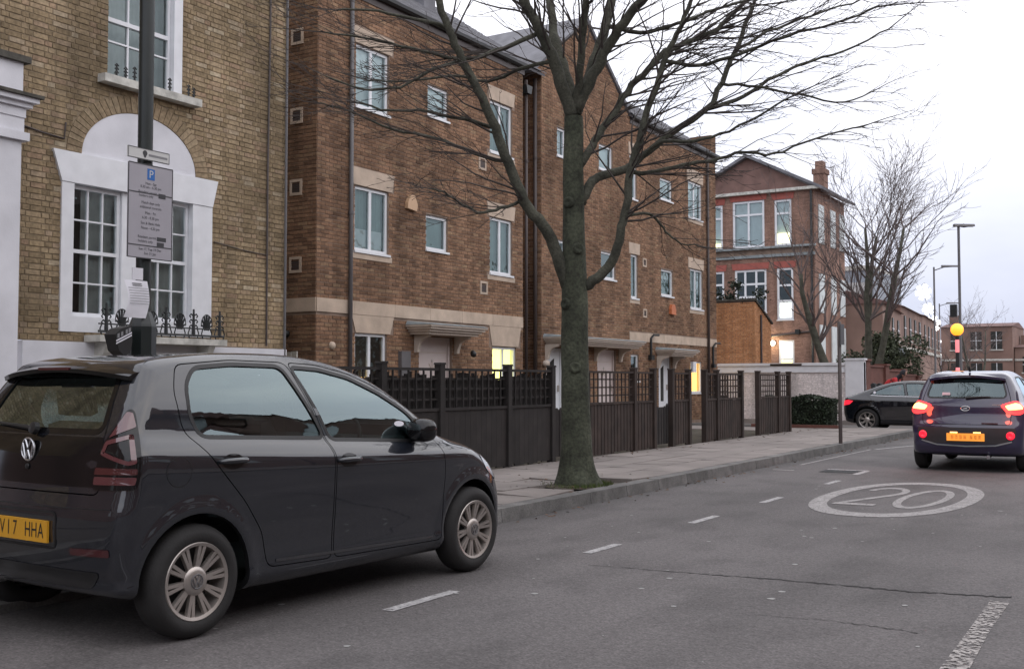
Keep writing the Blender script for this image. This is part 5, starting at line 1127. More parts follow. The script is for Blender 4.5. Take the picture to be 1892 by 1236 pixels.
for (zk, tk) in ((1.35, 5.2), (2.1, 4.4), (2.75, 5.6), (3.3, 4.7)):     # knots and pruning scars
    cx, cy, rr = along(zk, [p.x for p in P]), along(zk, [p.y for p in P]), along(zk, Rr); d = Vector((math.cos(tk), math.sin(tk), .15)); c = Vector((cx, cy, TREE.z + zk)) + d * rr * .86
    tb.lathe([(.075, 0), (.07, .025), (.055, .045), (.035, .04), (.0, .022)], c, d, 14)
limbs = MB(); paths = []
for px, r0, r1, (d0, d1) in LIMBS:
    n = len(px); P, Rr = smooth_path(limb_pts(px, d0, d1), [(r0 + (r1 - r0) * i / (n - 1)) * PXM * .80 for i in range(n)], 4)
    jit = random.Random(int(px[0][0])); P = [P[0]] + [p + Vector((jit.gauss(0, .008), jit.gauss(0, .008), jit.gauss(0, .008))) for p in P[1:]]
    limbs.tube(P, Rr, 10 if r0 > 8 else 7); paths.append((P, Rr, px))
to = tb.build('trunk', 'trunk_bark', tr, smooth=True)
limbs.build('limb', 'bark', tr, smooth=True)
tw = MB(); rg = random.Random(5); cen = TREE + Vector((0, 0, 3.2))
for P, Rr, px in paths:
    n = len(P); big = Rr[0] > .06
    for i in range(2 if not big else n // 3, n, 1):
        for rep in range(2 if Rr[i] > .03 else 2):
            if rg.random() < .56: continue
            dd = (P[min(i + 1, n - 1)] - P[i - 1]).normalized(); out = (P[i] - cen); out.z *= .25; out.normalize()
            ax = dd.orthogonal().normalized(); ax.rotate(Matrix.Rotation(rg.random() * 6.28, 3, dd)); ax.z *= .6
            d = (dd * .75 + ax * .75 + out * .35).normalized(); d.z *= .55
            L = rg.uniform(.5, 1.35) * (1.15 if Rr[i] > .025 else .8)
            grow(tw, P[i], d, L, min(.014, max(.0065, Rr[i] * .45)), 1, rg, .015, 3, .62, .0038, .75, out)
    e = P[-1]; grow(tw, e, (P[-1] - P[-3]), .9, Rr[-1], 1, rg, .02, 3, .6, .0032, .9)
cro = tw.build('crown', 'twig', tr)
# grass and moss at its foot
b = MB(); r = random.Random(9)
for _ in range(700):
    a = r.uniform(-1.2, 1.6) if r.random() < .75 else r.random() * 6.28; q = r.uniform(.24, .5); x, yv = TREE.x + q * math.cos(a) * .8, TREE.y + q * math.sin(a); h = r.uniform(.015, .055)
    b.add([(x - .004, yv, .12), (x + .004, yv, .12), (x + r.uniform(-.02, .02), yv + r.uniform(-.02, .02), .12 + h)], [(0, 1, 2)])
tag(b.build('grass_tuft', 'grass'), 'short green grass growing round the foot of the tree', 'grass', kind='stuff')
b = MB(); b.lathe([(.40, .105), (.28, .128), (.0, .14)], (TREE.x, TREE.y, 0), (0, 0, 1), 24); tag(b.build('tree_pit_soil', 'soil'), kind='structure')

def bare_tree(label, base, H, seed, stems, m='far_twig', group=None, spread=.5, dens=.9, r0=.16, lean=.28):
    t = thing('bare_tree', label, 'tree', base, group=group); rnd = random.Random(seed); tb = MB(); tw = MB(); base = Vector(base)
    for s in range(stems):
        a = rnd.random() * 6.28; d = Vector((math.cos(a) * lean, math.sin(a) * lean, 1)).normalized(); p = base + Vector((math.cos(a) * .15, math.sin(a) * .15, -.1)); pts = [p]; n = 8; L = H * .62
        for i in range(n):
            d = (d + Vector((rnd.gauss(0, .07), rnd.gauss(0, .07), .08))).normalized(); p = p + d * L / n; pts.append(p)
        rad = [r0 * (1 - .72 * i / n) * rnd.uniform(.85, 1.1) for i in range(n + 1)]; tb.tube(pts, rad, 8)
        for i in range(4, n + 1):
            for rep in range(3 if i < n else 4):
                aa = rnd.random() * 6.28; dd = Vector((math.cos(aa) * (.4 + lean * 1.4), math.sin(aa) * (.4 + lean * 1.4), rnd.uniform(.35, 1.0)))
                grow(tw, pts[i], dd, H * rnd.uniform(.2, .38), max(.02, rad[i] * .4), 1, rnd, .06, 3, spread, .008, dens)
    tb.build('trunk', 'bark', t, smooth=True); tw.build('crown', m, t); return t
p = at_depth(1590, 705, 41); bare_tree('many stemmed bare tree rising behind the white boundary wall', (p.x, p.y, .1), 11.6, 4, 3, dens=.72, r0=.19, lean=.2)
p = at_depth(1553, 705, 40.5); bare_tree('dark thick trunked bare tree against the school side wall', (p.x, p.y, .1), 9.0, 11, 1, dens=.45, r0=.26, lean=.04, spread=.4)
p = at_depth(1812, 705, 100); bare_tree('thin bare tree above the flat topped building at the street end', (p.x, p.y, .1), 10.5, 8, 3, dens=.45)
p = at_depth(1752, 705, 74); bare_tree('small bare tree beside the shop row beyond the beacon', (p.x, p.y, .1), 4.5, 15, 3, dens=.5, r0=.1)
eb = at_depth(1636, 705, 43)
et = thing('evergreen_shrub', 'dark evergreen shrub growing over the red boundary wall', 'shrub', (eb.x, eb.y, .1))
part(lambda b: [b.tube([(eb.x + .3 * k, eb.y, .1), (eb.x + .5 * k, eb.y, 1.6), (eb.x + .8 * k, eb.y + .2, 2.6)], [.07, .05, .02], 6) for k in (-1, 0, 1)], 'trunk', 'bark', et)
clumps = [(Vector((eb.x, eb.y, 2.3)) + Vector((random.gauss(0, .62), random.gauss(0, .5), random.gauss(-.25, .6))), random.uniform(.35, .6)) for _ in range(22)]
def es(r):
    c, s = r.choice(clumps); v = Vector((r.gauss(0, 1), r.gauss(0, 1), r.gauss(0, 1))).normalized() * s * (.6 + .45 * r.random()); return c + v
leaf_mass('crown', 'leaf_olive', et, 11000, es, .07, 3)
ivc = [(Vector((-16.9 + .25 * k, 40.5 + .3 * math.sin(k), 4.5 + .25 * math.sin(k * 1.7) + (.35 if k == 5 else 0))), .3) for k in range(9)]
iv = thing('dark_shrub', 'small dark shrub showing over the coping of the orange outbuilding', 'shrub', (-15.5, 40.5, 4.4))
leaf_mass('foliage', 'leaf_dark', iv, 1800, lambda r: (lambda c: c[0] + Vector((1.0, 0, 0)) + Vector((r.gauss(0, .14), r.gauss(0, .14), r.gauss(0, .12))))(r.choice(ivc)), .06, 5)

# ================================================================ PERSON beyond the dark saloon
pp = at_depth(1637, 705, 33.4)
pe = thing('person', 'person in red jacket bending forward on the far corner behind the dark saloon', 'person', (pp.x, pp.y, .12), rz=0)
def skin(name, m, parent, joints, edges, org):
    me = bpy.data.meshes.new(name); me.from_pydata([j[0] for j in joints], edges, []); o = link_mesh(name, me, None)
    o.modifiers.new('s', 'SKIN'); sd_ = o.modifiers.new('u', 'SUBSURF'); sd_.levels = sd_.render_levels = 1
    for v_, j in zip(me.skin_vertices[0].data, joints): v_.radius = (j[1], j[1])
    me.skin_vertices[0].data[0].use_root = True
    bpy.context.view_layer.update(); dg = bpy.context.evaluated_depsgraph_get(); m2 = bpy.data.meshes.new_from_object(o.evaluated_get(dg)); bpy.data.objects.remove(o)
    m2.polygons.foreach_set('use_smooth', [True] * len(m2.polygons)); m2.materials.clear(); m2.materials.append(MATS[m]); o = link_mesh(name, m2, parent); return o
J = [((0, 0, .9), .14), ((.12, 0, 1.12), .16), ((.28, 0, 1.3), .16), ((.38, 0, 1.36), .06), ((.47, 0, 1.4), .09), ((.53, 0, 1.44), .085),
     ((0, .1, .86), .09), ((.02, .12, .48), .065), ((-.02, .12, .08), .045), ((.1, .12, .03), .04), ((0, -.1, .86), .09), ((.02, -.12, .48), .065), ((-.02, -.12, .08), .045), ((.1, -.12, .03), .04),
     ((.3, .2, 1.28), .065), ((.38, .24, 1.04), .05), ((.56, .2, .92), .036), ((.3, -.2, 1.28), .065), ((.38, -.24, 1.04), .05), ((.56, -.2, .92), .036)]
E_ = [(0, 1), (1, 2), (2, 3), (3, 4), (4, 5), (0, 6), (6, 7), (7, 8), (8, 9), (0, 10), (10, 11), (11, 12), (12, 13), (2, 14), (14, 15), (15, 16), (2, 17), (17, 18), (18, 19)]
bo = skin('body', 'dark_cloth', pe, J, E_, None)
jk = skin('jacket', 'red_jacket', pe, [((-.02, 0, .93), .16), ((.12, 0, 1.13), .178), ((.29, 0, 1.31), .175), ((.3, .2, 1.29), .08), ((.38, .245, 1.04), .066), ((.52, .21, .95), .05), ((.3, -.2, 1.29), .08), ((.38, -.245, 1.04), .066), ((.52, -.21, .95), .05)], [(0, 1), (1, 2), (2, 3), (3, 4), (4, 5), (2, 6), (6, 7), (7, 8)], None)
hd = MB(); hd.lathe([(.001, -.12), (.06, -.1), (.085, -.03), (.088, .03), (.06, .1), (.001, .12)], (.53, 0, 1.45), (.5, 0, .85), 14); hd.build('head', 'skin', pe, smooth=True, local=True)
hr = MB(); hr.lathe([(.097, -.03), (.1, .03), (.075, .1), (.001, .132)], (.515, 0, 1.455), (.4, 0, .9), 14); hr.build('hair', 'dark_cloth', pe, smooth=True, local=True)
for s in (-1, 1):
    hb = MB(); 
    for k in range(5): hb.tube([(.55, s * .2 + (k - 2) * .016, .93), (.6, s * .2 + (k - 2) * .02, .9), (.61, s * .2 + (k - 2) * .018, .86)], [.014, .009, .007], 5)
    hb.build('hand', 'skin', pe, local=True)
# ================================================================ CARS
mat('plate_smudge', (.6, .24, .03), .6, .5, 40, emit=(1, .26, .03), estr=.3)
class CarShape:
    """implicit body: stretched side profile, width by height, bowed ends, rounded where they meet"""
    def __init__(s, prof, wz, smid, taper, k=.085, bow_r=(.06, .10), bow_f=(.12, .22), arches=(), archR=.36, belt=(0, 0), sx=1.0):
        P = np.array(prof, float); n = len(P); pts = []
        for i in range(n):
            p0, p1, p2, p3 = P[i - 1], P[i], P[(i + 1) % n], P[(i + 2) % n]
            for j in range(8):
                t = j / 8; pts.append(.5 * (2 * p1 + (p2 - p0) * t + (2 * p0 - 5 * p1 + 4 * p2 - p3) * t * t + (3 * p1 - p0 - 3 * p2 + p3) * t ** 3))
        s.poly = np.array(pts); s.lo = s.poly.min(0) - .25; s.hi = s.poly.max(0) + .25; s.h = .008
        nx, nz = int((s.hi[0] - s.lo[0]) / s.h) + 2, int((s.hi[1] - s.lo[1]) / s.h) + 2
        gx, gz_ = np.meshgrid(s.lo[0] + np.arange(nx) * s.h, s.lo[1] + np.arange(nz) * s.h, indexing='ij')
        A = s.poly; B = np.roll(A, -1, 0); d2 = np.full(gx.shape, 1e9); ins = np.zeros(gx.shape, bool)
        for a, b in zip(A, B):
            e = b - a; l = e @ e + 1e-12; t = np.clip(((gx - a[0]) * e[0] + (gz_ - a[1]) * e[1]) / l, 0, 1)
            d2 = np.minimum(d2, (gx - a[0] - t * e[0]) ** 2 + (gz_ - a[1] - t * e[1]) ** 2)
            c = ((a[1] > gz_) != (b[1] > gz_)); xx = a[0] + (gz_ - a[1]) / (b[1] - a[1] + 1e-12) * e[0]; ins ^= c & (gx < xx)
        g = np.sqrt(d2); g[ins] *= -1; s.g = g
        zz = np.arange(0, 1.8, .01); w = np.interp(zz, [q[0] for q in wz], [q[1] for q in wz]); kr = np.exp(-.5 * (np.arange(-6, 7) / 1.4) ** 2); kr /= kr.sum()
        s.zz = zz; s.w = np.convolve(np.pad(w, 6, 'edge'), kr, 'valid'); s.k = k; s.taper = taper; s.bow_r = bow_r; s.bow_f = bow_f; s.smid = smid; s.arches = arches; s.archR = archR; s.belt = belt; s.sx = sx; s.cs = .2
    def prof(s, S, Z):
        fx = np.clip((S - s.lo[0]) / s.h, 0, s.g.shape[0] - 2.001); fz = np.clip((Z - s.lo[1]) / s.h, 0, s.g.shape[1] - 2.001)
        i, j = fx.astype(int), fz.astype(int); u, v = fx - i, fz - j; g = s.g
        return g[i, j] * (1 - u) * (1 - v) + g[i + 1, j] * u * (1 - v) + g[i, j + 1] * (1 - u) * v + g[i + 1, j + 1] * u * v
    def f(s, Y, S, Z):       # Y lateral, S forward, Z up
        a = np.abs(Y); wf = np.clip((S - s.smid) / 1.0, 0, 1); wr = np.clip((s.smid * .35 - S) / .9, 0, 1)
        Se = S + wf * (s.bow_f[0] * a ** 2 + s.bow_f[1] * a ** 4) - wr * (s.bow_r[0] * a ** 2 + s.bow_r[1] * a ** 4)
        d1 = s.prof(Se, Z)
        q = np.clip((Z - .7) / .25, 0, 1); Ze = Z - (s.belt[0] + s.belt[1] * S) * q
        W = np.interp(Ze, s.zz, s.w) * s.sx
        (f0, fa), (r0, ra) = s.taper
        W = W * (1 - fa * np.clip(S - f0, 0, 9) ** 2 - ra * np.clip(r0 - S, 0, 9) ** 2)
        for ac, az in s.arches:
            rr = np.sqrt((S - ac) ** 2 + (Z - az) ** 2); W = W + .013 * np.exp(-((rr - s.archR - .015) / .04) ** 2)
        d2 = (a - W) * .93; h = np.maximum(s.k - np.abs(d1 - d2), 0) / s.k
        return np.maximum(d1, d2) + h * h * s.k * .25
    def solve(s, P0, P1, level=0.0):     # P0 inside, P1 outside  (N,3) as (Y,S,Z)
        lo = np.zeros(len(P0)); hi = np.ones(len(P0))
        for _ in range(24):
            m = (lo + hi) / 2; Q = P0 + (P1 - P0) * m[:, None]; o = s.f(Q[:, 0], Q[:, 1], Q[:, 2]) > level
            hi = np.where(o, m, hi); lo = np.where(o, lo, m)
        return P0 + (P1 - P0) * ((lo + hi) / 2)[:, None]
    def normal(s, Q, e=.012):
        g = np.stack([s.f(Q[:, 0] + e, Q[:, 1], Q[:, 2]) - s.f(Q[:, 0] - e, Q[:, 1], Q[:, 2]), s.f(Q[:, 0], Q[:, 1] + e, Q[:, 2]) - s.f(Q[:, 0], Q[:, 1] - e, Q[:, 2]), s.f(Q[:, 0], Q[:, 1], Q[:, 2] + e) - s.f(Q[:, 0], Q[:, 1], Q[:, 2] - e)], 1)
        return g / (np.linalg.norm(g, axis=1)[:, None] + 1e-9)
    def on(s, uv, axis, off=0.0):
        """2D outline points -> body surface. axis: 'R','L' (side view: s,z), 'B' rear view (y,z), 'F' front (y,z), 'T' top (y,s)"""
        uv = np.array(uv, float); n = len(uv); z0 = np.zeros(n)
        if axis in ('R', 'L'): sg = 1 if axis == 'R' else -1; P0 = np.stack([z0 + .15 * sg, uv[:, 0], uv[:, 1]], 1); P1 = np.stack([z0 + 1.2 * sg, uv[:, 0], uv[:, 1]], 1)
        elif axis[0] == 'C':
            sg = 1 if axis == 'CR' else -1; ph = uv[:, 0] / .42; P0 = np.stack([z0 + .3 * sg, z0 - .12, uv[:, 1]], 1); P1 = np.stack([sg * (.35 + 1.1 * np.sin(ph)), -s.cs - 1.1 * np.cos(ph), uv[:, 1]], 1); P0 = np.stack([z0 + .35 * sg, z0 - s.cs, uv[:, 1]], 1)
        elif axis == 'B': P0 = np.stack([uv[:, 0], z0 + .5, uv[:, 1]], 1); P1 = np.stack([uv[:, 0], z0 + s.lo[0] - .1, uv[:, 1]], 1)
        elif axis == 'F': P0 = np.stack([uv[:, 0], z0 + 1.2, uv[:, 1]], 1); P1 = np.stack([uv[:, 0], z0 + s.hi[0] + .1, uv[:, 1]], 1)
        else: P0 = np.stack([uv[:, 0], uv[:, 1], z0 + .6], 1); P1 = np.stack([uv[:, 0], uv[:, 1], z0 + 1.9], 1)
        Q = s.solve(P0, P1)
        if off: Q = Q + s.normal(Q) * off
        return Q
    def shell(s, step=.035):
        lo = np.array([-1.0, s.lo[0] + .1, .05]); hi = np.array([1.0, s.hi[0] - .1, s.hi[1] - .1])
        nn = [max(2, int((hi[i] - lo[i]) / step)) for i in range(3)]; nn[0] = max(2, int(1.7 / step)) // 2 * 2
        idx = {}; V = []; F = []
        def vid(t):
            if t not in idx: idx[t] = len(V); V.append([lo[i] + (hi[i] - lo[i]) * t[i] / nn[i] for i in range(3)])
            return idx[t]
        for ax in range(3):
            u, v = (ax + 1) % 3, (ax + 2) % 3
            for side in (0, nn[ax]):
                for i in range(nn[u]):
                    for j in range(nn[v]):
                        q = []
                        for di, dj in ((0, 0), (1, 0), (1, 1), (0, 1)):
                            t = [0, 0, 0]; t[ax] = side; t[u] = i + di; t[v] = j + dj; q.append(vid(tuple(t)))
                        F.append(q if side else q[::-1])
        V = np.array(V); clo = np.array([-.4, s.lo[0] + .85, .45]); chi = np.array([.4, s.hi[0] - 1.0, .85]); C = np.clip(V, clo, chi)
        # the inner core keeps the box's proportions so rays stay well spread
        t = (V - lo) / (hi - lo); C = clo + (chi - clo) * t
        out = s.solve(C, C + (V - C) * 1.6); inn = s.solve(C, C + (V - C) * 1.6, -.03)
        n = len(V); return np.vstack([out, inn]), F + [[i + n for i in f_[::-1]] for f_ in F]
def prism_mesh(name, polys, axis, d0, d1, ring=0.0):
    b = MB()
    for poly in polys:
        n = len(poly)
        ar = sum(poly[i][0] * poly[(i + 1) % n][1] - poly[(i + 1) % n][0] * poly[i][1] for i in range(n))
        if ar < 0: poly = poly[::-1]
        mk = (lambda p, d: (d, p[0], p[1])) if axis == 's' else (lambda p, d: (p[0], d, p[1])) if axis == 'y' else (lambda p, d: (p[0], p[1], d))
        if not ring:
            vs = [mk(p, d0) for p in poly] + [mk(p, d1) for p in poly]
            b.add(vs, [tuple(range(n))[::-1], tuple(range(n, 2 * n))] + [(i, (i + 1) % n, n + (i + 1) % n, n + i) for i in range(n)])
        else:
            I, O = offset(poly, -ring / 2), offset(poly, ring / 2); vs = [mk(p, d) for d in (d0, d1) for R__ in (I, O) for p in R__]
            fs = []
            for i in range(n):
                j = (i + 1) % n; fs += [(n + i, n + j, 3 * n + j, 3 * n + i), (j, i, 2 * n + i, 2 * n + j), (i, j, n + j, n + i), (2 * n + j, 2 * n + i, 3 * n + i, 3 * n + j)]
            b.add(vs, fs)
    me = bpy.data.meshes.new(name); me.from_pydata(b.v, [], b.f); bm = bmesh.new(); bm.from_mesh(me); bmesh.ops.recalc_face_normals(bm, faces=bm.faces); bm.to_mesh(me); bm.free()
    o = bpy.data.objects.new(name, me); COL.objects.link(o); return o
def offset(poly, d):
    n = len(poly); out = []
    for i in range(n):
        p0, p1, p2 = Vector(poly[i - 1]), Vector(poly[i]), Vector(poly[(i + 1) % n]); e1 = (p1 - p0).normalized(); e2 = (p2 - p1).normalized(); nn = (Vector((e1.y, -e1.x)) + Vector((e2.y, -e2.x)))
        if nn.length < 1e-6: nn = Vector((e1.y, -e1.x))
        nn.normalize(); c = max(.5, nn.dot(Vector((e1.y, -e1.x)))); out.append(tuple(p1 + nn * d / c))
    return out
def rounded(poly, r=.04, k=4, dens=.08):
    n = len(poly); out = []
    for i in range(n):
        p0, p1, p2 = Vector(poly[i - 1]), Vector(poly[i]), Vector(poly[(i + 1) % n]); a = min(r, (p0 - p1).length * .45); c = min(r, (p2 - p1).length * .45)
        A = p1 + (p0 - p1).normalized() * a; B = p1 + (p2 - p1).normalized() * c
        for j in range(k + 1):
            t = j / k; out.append(A * (1 - t) ** 2 + p1 * 2 * t * (1 - t) + B * t * t)
    res = []
    for i in range(len(out)):
        p, q = out[i], out[(i + 1) % len(out)]; m = max(1, int((q - p).length / dens))
        for j in range(m): res.append(tuple(p.lerp(q, j / m)))
    return res
def boolean(o, cutter, op='DIFFERENCE'):
    md = o.modifiers.new('b', 'BOOLEAN'); md.object = cutter; md.operation = op; md.solver = 'EXACT'; md.use_self = False
    bpy.context.view_layer.update(); me = bpy.data.meshes.new_from_object(o.evaluated_get(bpy.context.evaluated_depsgraph_get()))
    o.modifiers.clear(); old = o.data; o.data = me; bpy.data.meshes.remove(old); cm = cutter.data; bpy.data.objects.remove(cutter); bpy.data.meshes.remove(cm)
def patch(shape, outline, axis, off, name, m, parent, rings=5, smooth=True, thick=0.0, center=None):
    """fill an outline lying on the body surface"""
    n = len(outline); c = Vector(center) if center else sum((Vector(p) for p in outline), Vector((0, 0))) / n; uv = []
    for k in range(rings): uv += [tuple(c.lerp(Vector(p), 1 - k / rings)) for p in outline]
    uv.append(tuple(c)); Q = shape.on(uv, axis, off); F = []
    for k in range(rings - 1):
        for i in range(n): j = (i + 1) % n; F.append((k * n + i, k * n + j, (k + 1) * n + j, (k + 1) * n + i))
    F += [((rings - 1) * n + i, (rings - 1) * n + (i + 1) % n, rings * n) for i in range(n)]
    V = [tuple(q) for q in Q]
    if thick:
        Qi = shape.on(outline, axis, off - thick); b0 = len(V); V += [tuple(q) for q in Qi]; F += [(i, b0 + i, b0 + (i + 1) % n, (i + 1) % n) for i in range(n)]
    b = MB(); b.add(V, F); me_o = b.build(name, m, parent, smooth=False, local=True); me = me_o.data
    bm = bmesh.new(); bm.from_mesh(me); bmesh.ops.recalc_face_normals(bm, faces=bm.faces)
    nf = min(len(F) - 1, 0); fc = list(bm.faces)[0]; cc = fc.calc_center_median(); g = shape.normal(np.array([[cc.x, cc.y, cc.z]]))[0]
    if fc.normal.dot(Vector(g)) < 0: bmesh.ops.reverse_faces(bm, faces=bm.faces)
    bm.to_mesh(me); bm.free()
    if smooth:
        me.polygons.foreach_set('use_smooth', [True] * len(me.polygons))
        if thick: me.set_sharp_from_angle(angle=R(50))
    return me_o
def band(shape, outline, axis, w, off, name, m, parent, inner=0.0, closed=True):
    A = offset(outline, inner) if closed else outline; B = offset(outline, inner + w)
    ar = sum(outline[i][0] * outline[(i + 1) % len(outline)][1] - outline[(i + 1) % len(outline)][0] * outline[i][1] for i in range(len(outline)))
    if ar < 0: A, B = offset(outline, -inner), offset(outline, -(inner + w))
    QA, QB = shape.on(A, axis, off), shape.on(B, axis, off); n = len(outline); b = MB()
    b.add([tuple(q) for q in QA] + [tuple(q) for q in QB], [(i, (i + 1) % n, n + (i + 1) % n, n + i) for i in range(n)])
    o = b.build(name, m, parent, smooth=True, local=True); bm = bmesh.new(); bm.from_mesh(o.data); fc = list(bm.faces)[0]; cc = fc.calc_center_median()
    if fc.normal.dot(Vector(shape.normal(np.array([[cc.x, cc.y, cc.z]]))[0])) < 0: bmesh.ops.reverse_faces(bm, faces=bm.faces)
    bm.to_mesh(o.data); bm.free(); o.data.polygons.foreach_set('use_smooth', [True] * n); return o
def strip(shape, path, axis, w, off, name, m, parent):
    vs = []; n = len(path)
    for i, p in enumerate(path):
        d = (Vector(path[min(n - 1, i + 1)]) - Vector(path[max(0, i - 1)])).normalized(); q = Vector((-d.y, d.x)) * w / 2; vs += [tuple(Vector(p) + q), tuple(Vector(p) - q)]
    Q = shape.on(vs, axis, off); b = MB(); b.add([tuple(q) for q in Q], [(2 * i, 2 * i + 1, 2 * i + 3, 2 * i + 2) for i in range(n - 1)]); return b.build(name, m, parent, smooth=True, local=True)
def densify(path, d=.05):
    out = []
    for p, q in zip(path[:-1], path[1:]):
        m = max(1, int((Vector(q) - Vector(p)).length / d)); out += [tuple(Vector(p).lerp(Vector(q), j / m)) for j in range(m)]
    return out + [path[-1]]
def build_body(root, shape, paint, cuts, namer, step=.035):
    V, F = shape.shell(step); me = bpy.data.meshes.new('body'); me.from_pydata(V.tolist(), [], F); o = bpy.data.objects.new('body', me); COL.objects.link(o)
    bm = bmesh.new(); bm.from_mesh(me)
    half = len(F) // 2; vol = 0
    fs = list(bm.faces); g = fs[0].calc_center_median(); gn = shape.normal(np.array([[g.x, g.y, g.z]]))[0]
    if fs[0].normal.dot(Vector(gn)) < 0: bmesh.ops.reverse_faces(bm, faces=bm.faces)
    bm.to_mesh(me); bm.free()
    for c in cuts: boolean(o, c)
    me = o.data; nv = len(me.vertices); co = np.empty(nv * 3); me.vertices.foreach_get('co', co); co = co.reshape(-1, 3)
    comp = list(range(nv))
    def find(a):
        while comp[a] != a: comp[a] = comp[comp[a]]; a = comp[a]
        return a
    for e in me.edges:
        a, b_ = find(e.vertices[0]), find(e.vertices[1])
        if a != b_: comp[a] = b_
    groups = {}
    for p in me.polygons: groups.setdefault(find(p.vertices[0]), []).append(p.index)
    N = shape.normal(co); fv = shape.f(co[:, 0], co[:, 1], co[:, 2]); res = {}
    fl = sorted(groups.values(), key=len, reverse=True); polys = me.polygons; parts = []
    for gi, g in enumerate(fl):
        if len(g) < 12: continue
        idx = {}; vs = []; fs = []; mi = []; ln = []
        for pi in g:
            p = polys[pi]; ff_ = []; nrm = np.array(p.normal); vv = list(p.vertices); fm = float(np.max(np.abs(fv[vv]))); cn_ = N[vv].mean(0); dt = float(cn_ @ nrm)
            lev = float(np.mean(fv[vv])); outer = dt > .6 and lev > -.012; inner = dt < -.5 and lev < -.018
            for v in vv:
                if v not in idx: idx[v] = len(vs); vs.append(co[v])
                ff_.append(idx[v]); ln.append(N[v] if outer else (-N[v] if inner else nrm))
            fs.append(ff_); mi.append(0 if outer else 1)
        vs = np.array(vs); nm = 'body' if gi == 0 else namer(vs.mean(0), vs.min(0), vs.max(0))
        if nm is None: continue
        mt = paint if not isinstance(nm, tuple) else nm[1]
        if isinstance(nm, tuple): nm = nm[0]
        m2 = bpy.data.meshes.new(nm); m2.from_pydata(vs.tolist(), [], fs)
        m2.materials.append(MATS[mt]); m2.materials.append(MATS['seal']); m2.polygons.foreach_set('material_index', mi); m2.polygons.foreach_set('use_smooth', [True] * len(fs))
        m2.normals_split_custom_set([tuple(x) for x in ln]); po = link_mesh(nm, m2, root); parts.append((nm, po, vs.mean(0)))
    bpy.data.objects.remove(o); return parts
def wheel(root, y, s, Rt, Rr, style, side, w=.185):
    sg = 1 if side > 0 else -1; c = (y, s, Rt); ax = (sg, 0, 0)
    we = empty('wheel', (0, 0, 0)); we.parent = root
    h = w / 2
    b = MB(); b.lathe([(Rr, -h + .02), (Rr + .03, -h), (Rt - .035, -h), (Rt - .008, -h + .03), (Rt, -h + .055), (Rt, h - .055), (Rt - .008, h - .03), (Rt - .035, h - .004), (Rr + .045, h), (Rr + .012, h - .004), (Rr, h - .02)], c, ax, 48)
    for q in (-.03, 0, .03): pass
    b.build('tyre', 'rubber', we, smooth=True, local=True, angle=50)
    b = MB(); b.lathe([(Rr + .004, -h + .02), (Rr + .012, h - .012), (Rr + .004, h - .004), (Rr - .012, h - .010), (Rr - .016, h - .03), (Rr - .03, .0), (Rr - .03, -h + .02)], c, ax, 48); rim = b.build('rim', 'alloy', we, smooth=True, local=True, angle=40)
    b = MB(); b.lathe([(Rr - .02, -.02), (.0, -.02)], c, ax, 40); b.build('brake_disc', 'black_plastic', rim, local=True)
    nsp, tw_ = style; C = Vector(c); A = Vector(ax)
    for k in range(nsp):
        for t in ((-tw_, tw_) if tw_ else (0,)):
            a = 2 * math.pi * k / nsp + t + .12; d = Vector((0, math.cos(a), math.sin(a))); e = Vector((0, -math.sin(a), math.cos(a))); r0, r1 = .05, Rr - .012; w0, w1 = (.011, .0125) if tw_ else (.02, .016); z0, z1 = h - .028, h - .012
            b = MB(); b.hexa([C + d * r0 - e * w0 + A * (z0 - .02), C + d * r1 - e * w1 + A * (z1 - .02), C + d * r1 + e * w1 + A * (z1 - .02), C + d * r0 + e * w0 + A * (z0 - .02), C + d * r0 - e * w0 * .75 + A * z0, C + d * r1 - e * w1 * .75 + A * z1, C + d * r1 + e * w1 * .75 + A * z1, C + d * r0 + e * w0 * .75 + A * z0])
            o = b.build('spoke', 'alloy', rim, local=True)
    b = MB(); b.lathe([(.075, h - .045), (.075, h - .024), (.066, h - .016), (.05, h - .012), (.0, h - .01)], c, ax, 28); b.build('hub_cap', 'alloy', rim, smooth=True, local=True, angle=35)
    if style == (10, .085):
        for rr in (.036,):
            b = MB(); b.lathe([(rr - .004, h - .009), (rr, h - .006), (rr + .004, h - .009)], c, ax, 24)
            for path in (((-.03, .018), (-.004, -.002), (0, -.02), (.004, -.002), (.03, .018)),):
                pass
            for p0, p1 in (((-.014, .03), (0, .004)), ((0, .004), (.014, .03)), ((-.028, .018), (-.013, -.028)), ((-.013, -.028), (0, .0)), ((0, .0), (.013, -.028)), ((.013, -.028), (.028, .018))): b.tube([C + A * (h - .008) + Vector((0, -p0[0] * sg, p0[1])), C + A * (h - .008) + Vector((0, -p1[0] * sg, p1[1]))], .003, 4)
            b.build('emblem', 'grey_pipe', rim, local=True)
    return we
def seat(root, x, s, m='cloth_dark', head=True):
    b = MB(); P_ = [(-.2, .5), (.24, .54), (.24, .42), (-.22, .40)]
    b.fprism(frame((x - .22, s, 0), (0, 1, 0), (1, 0, 0)), P_, 0, .44)
    o = b.build('seat', m, root, local=True)
    b = MB(); b.fprism(frame((x - .21, s, 0), (0, 1, 0), (1, 0, 0)), [(-.18, .5), (-.06, .5), (-.2, 1.05), (-.24, 1.1), (-.31, 1.08), (-.3, .9)], 0, .42)
    b.build('seat_back', m, o, local=True)
    if head: b = MB(); b.fprism(frame((x - .11, s, 0), (0, 1, 0), (1, 0, 0)), [(-.25, 1.13), (-.2, 1.15), (-.22, 1.3), (-.28, 1.32), (-.33, 1.28), (-.31, 1.14)], 0, .22); b.build('head_restraint', m, o, local=True)
mir = lambda poly: [(-a, b) for a, b in poly][::-1]
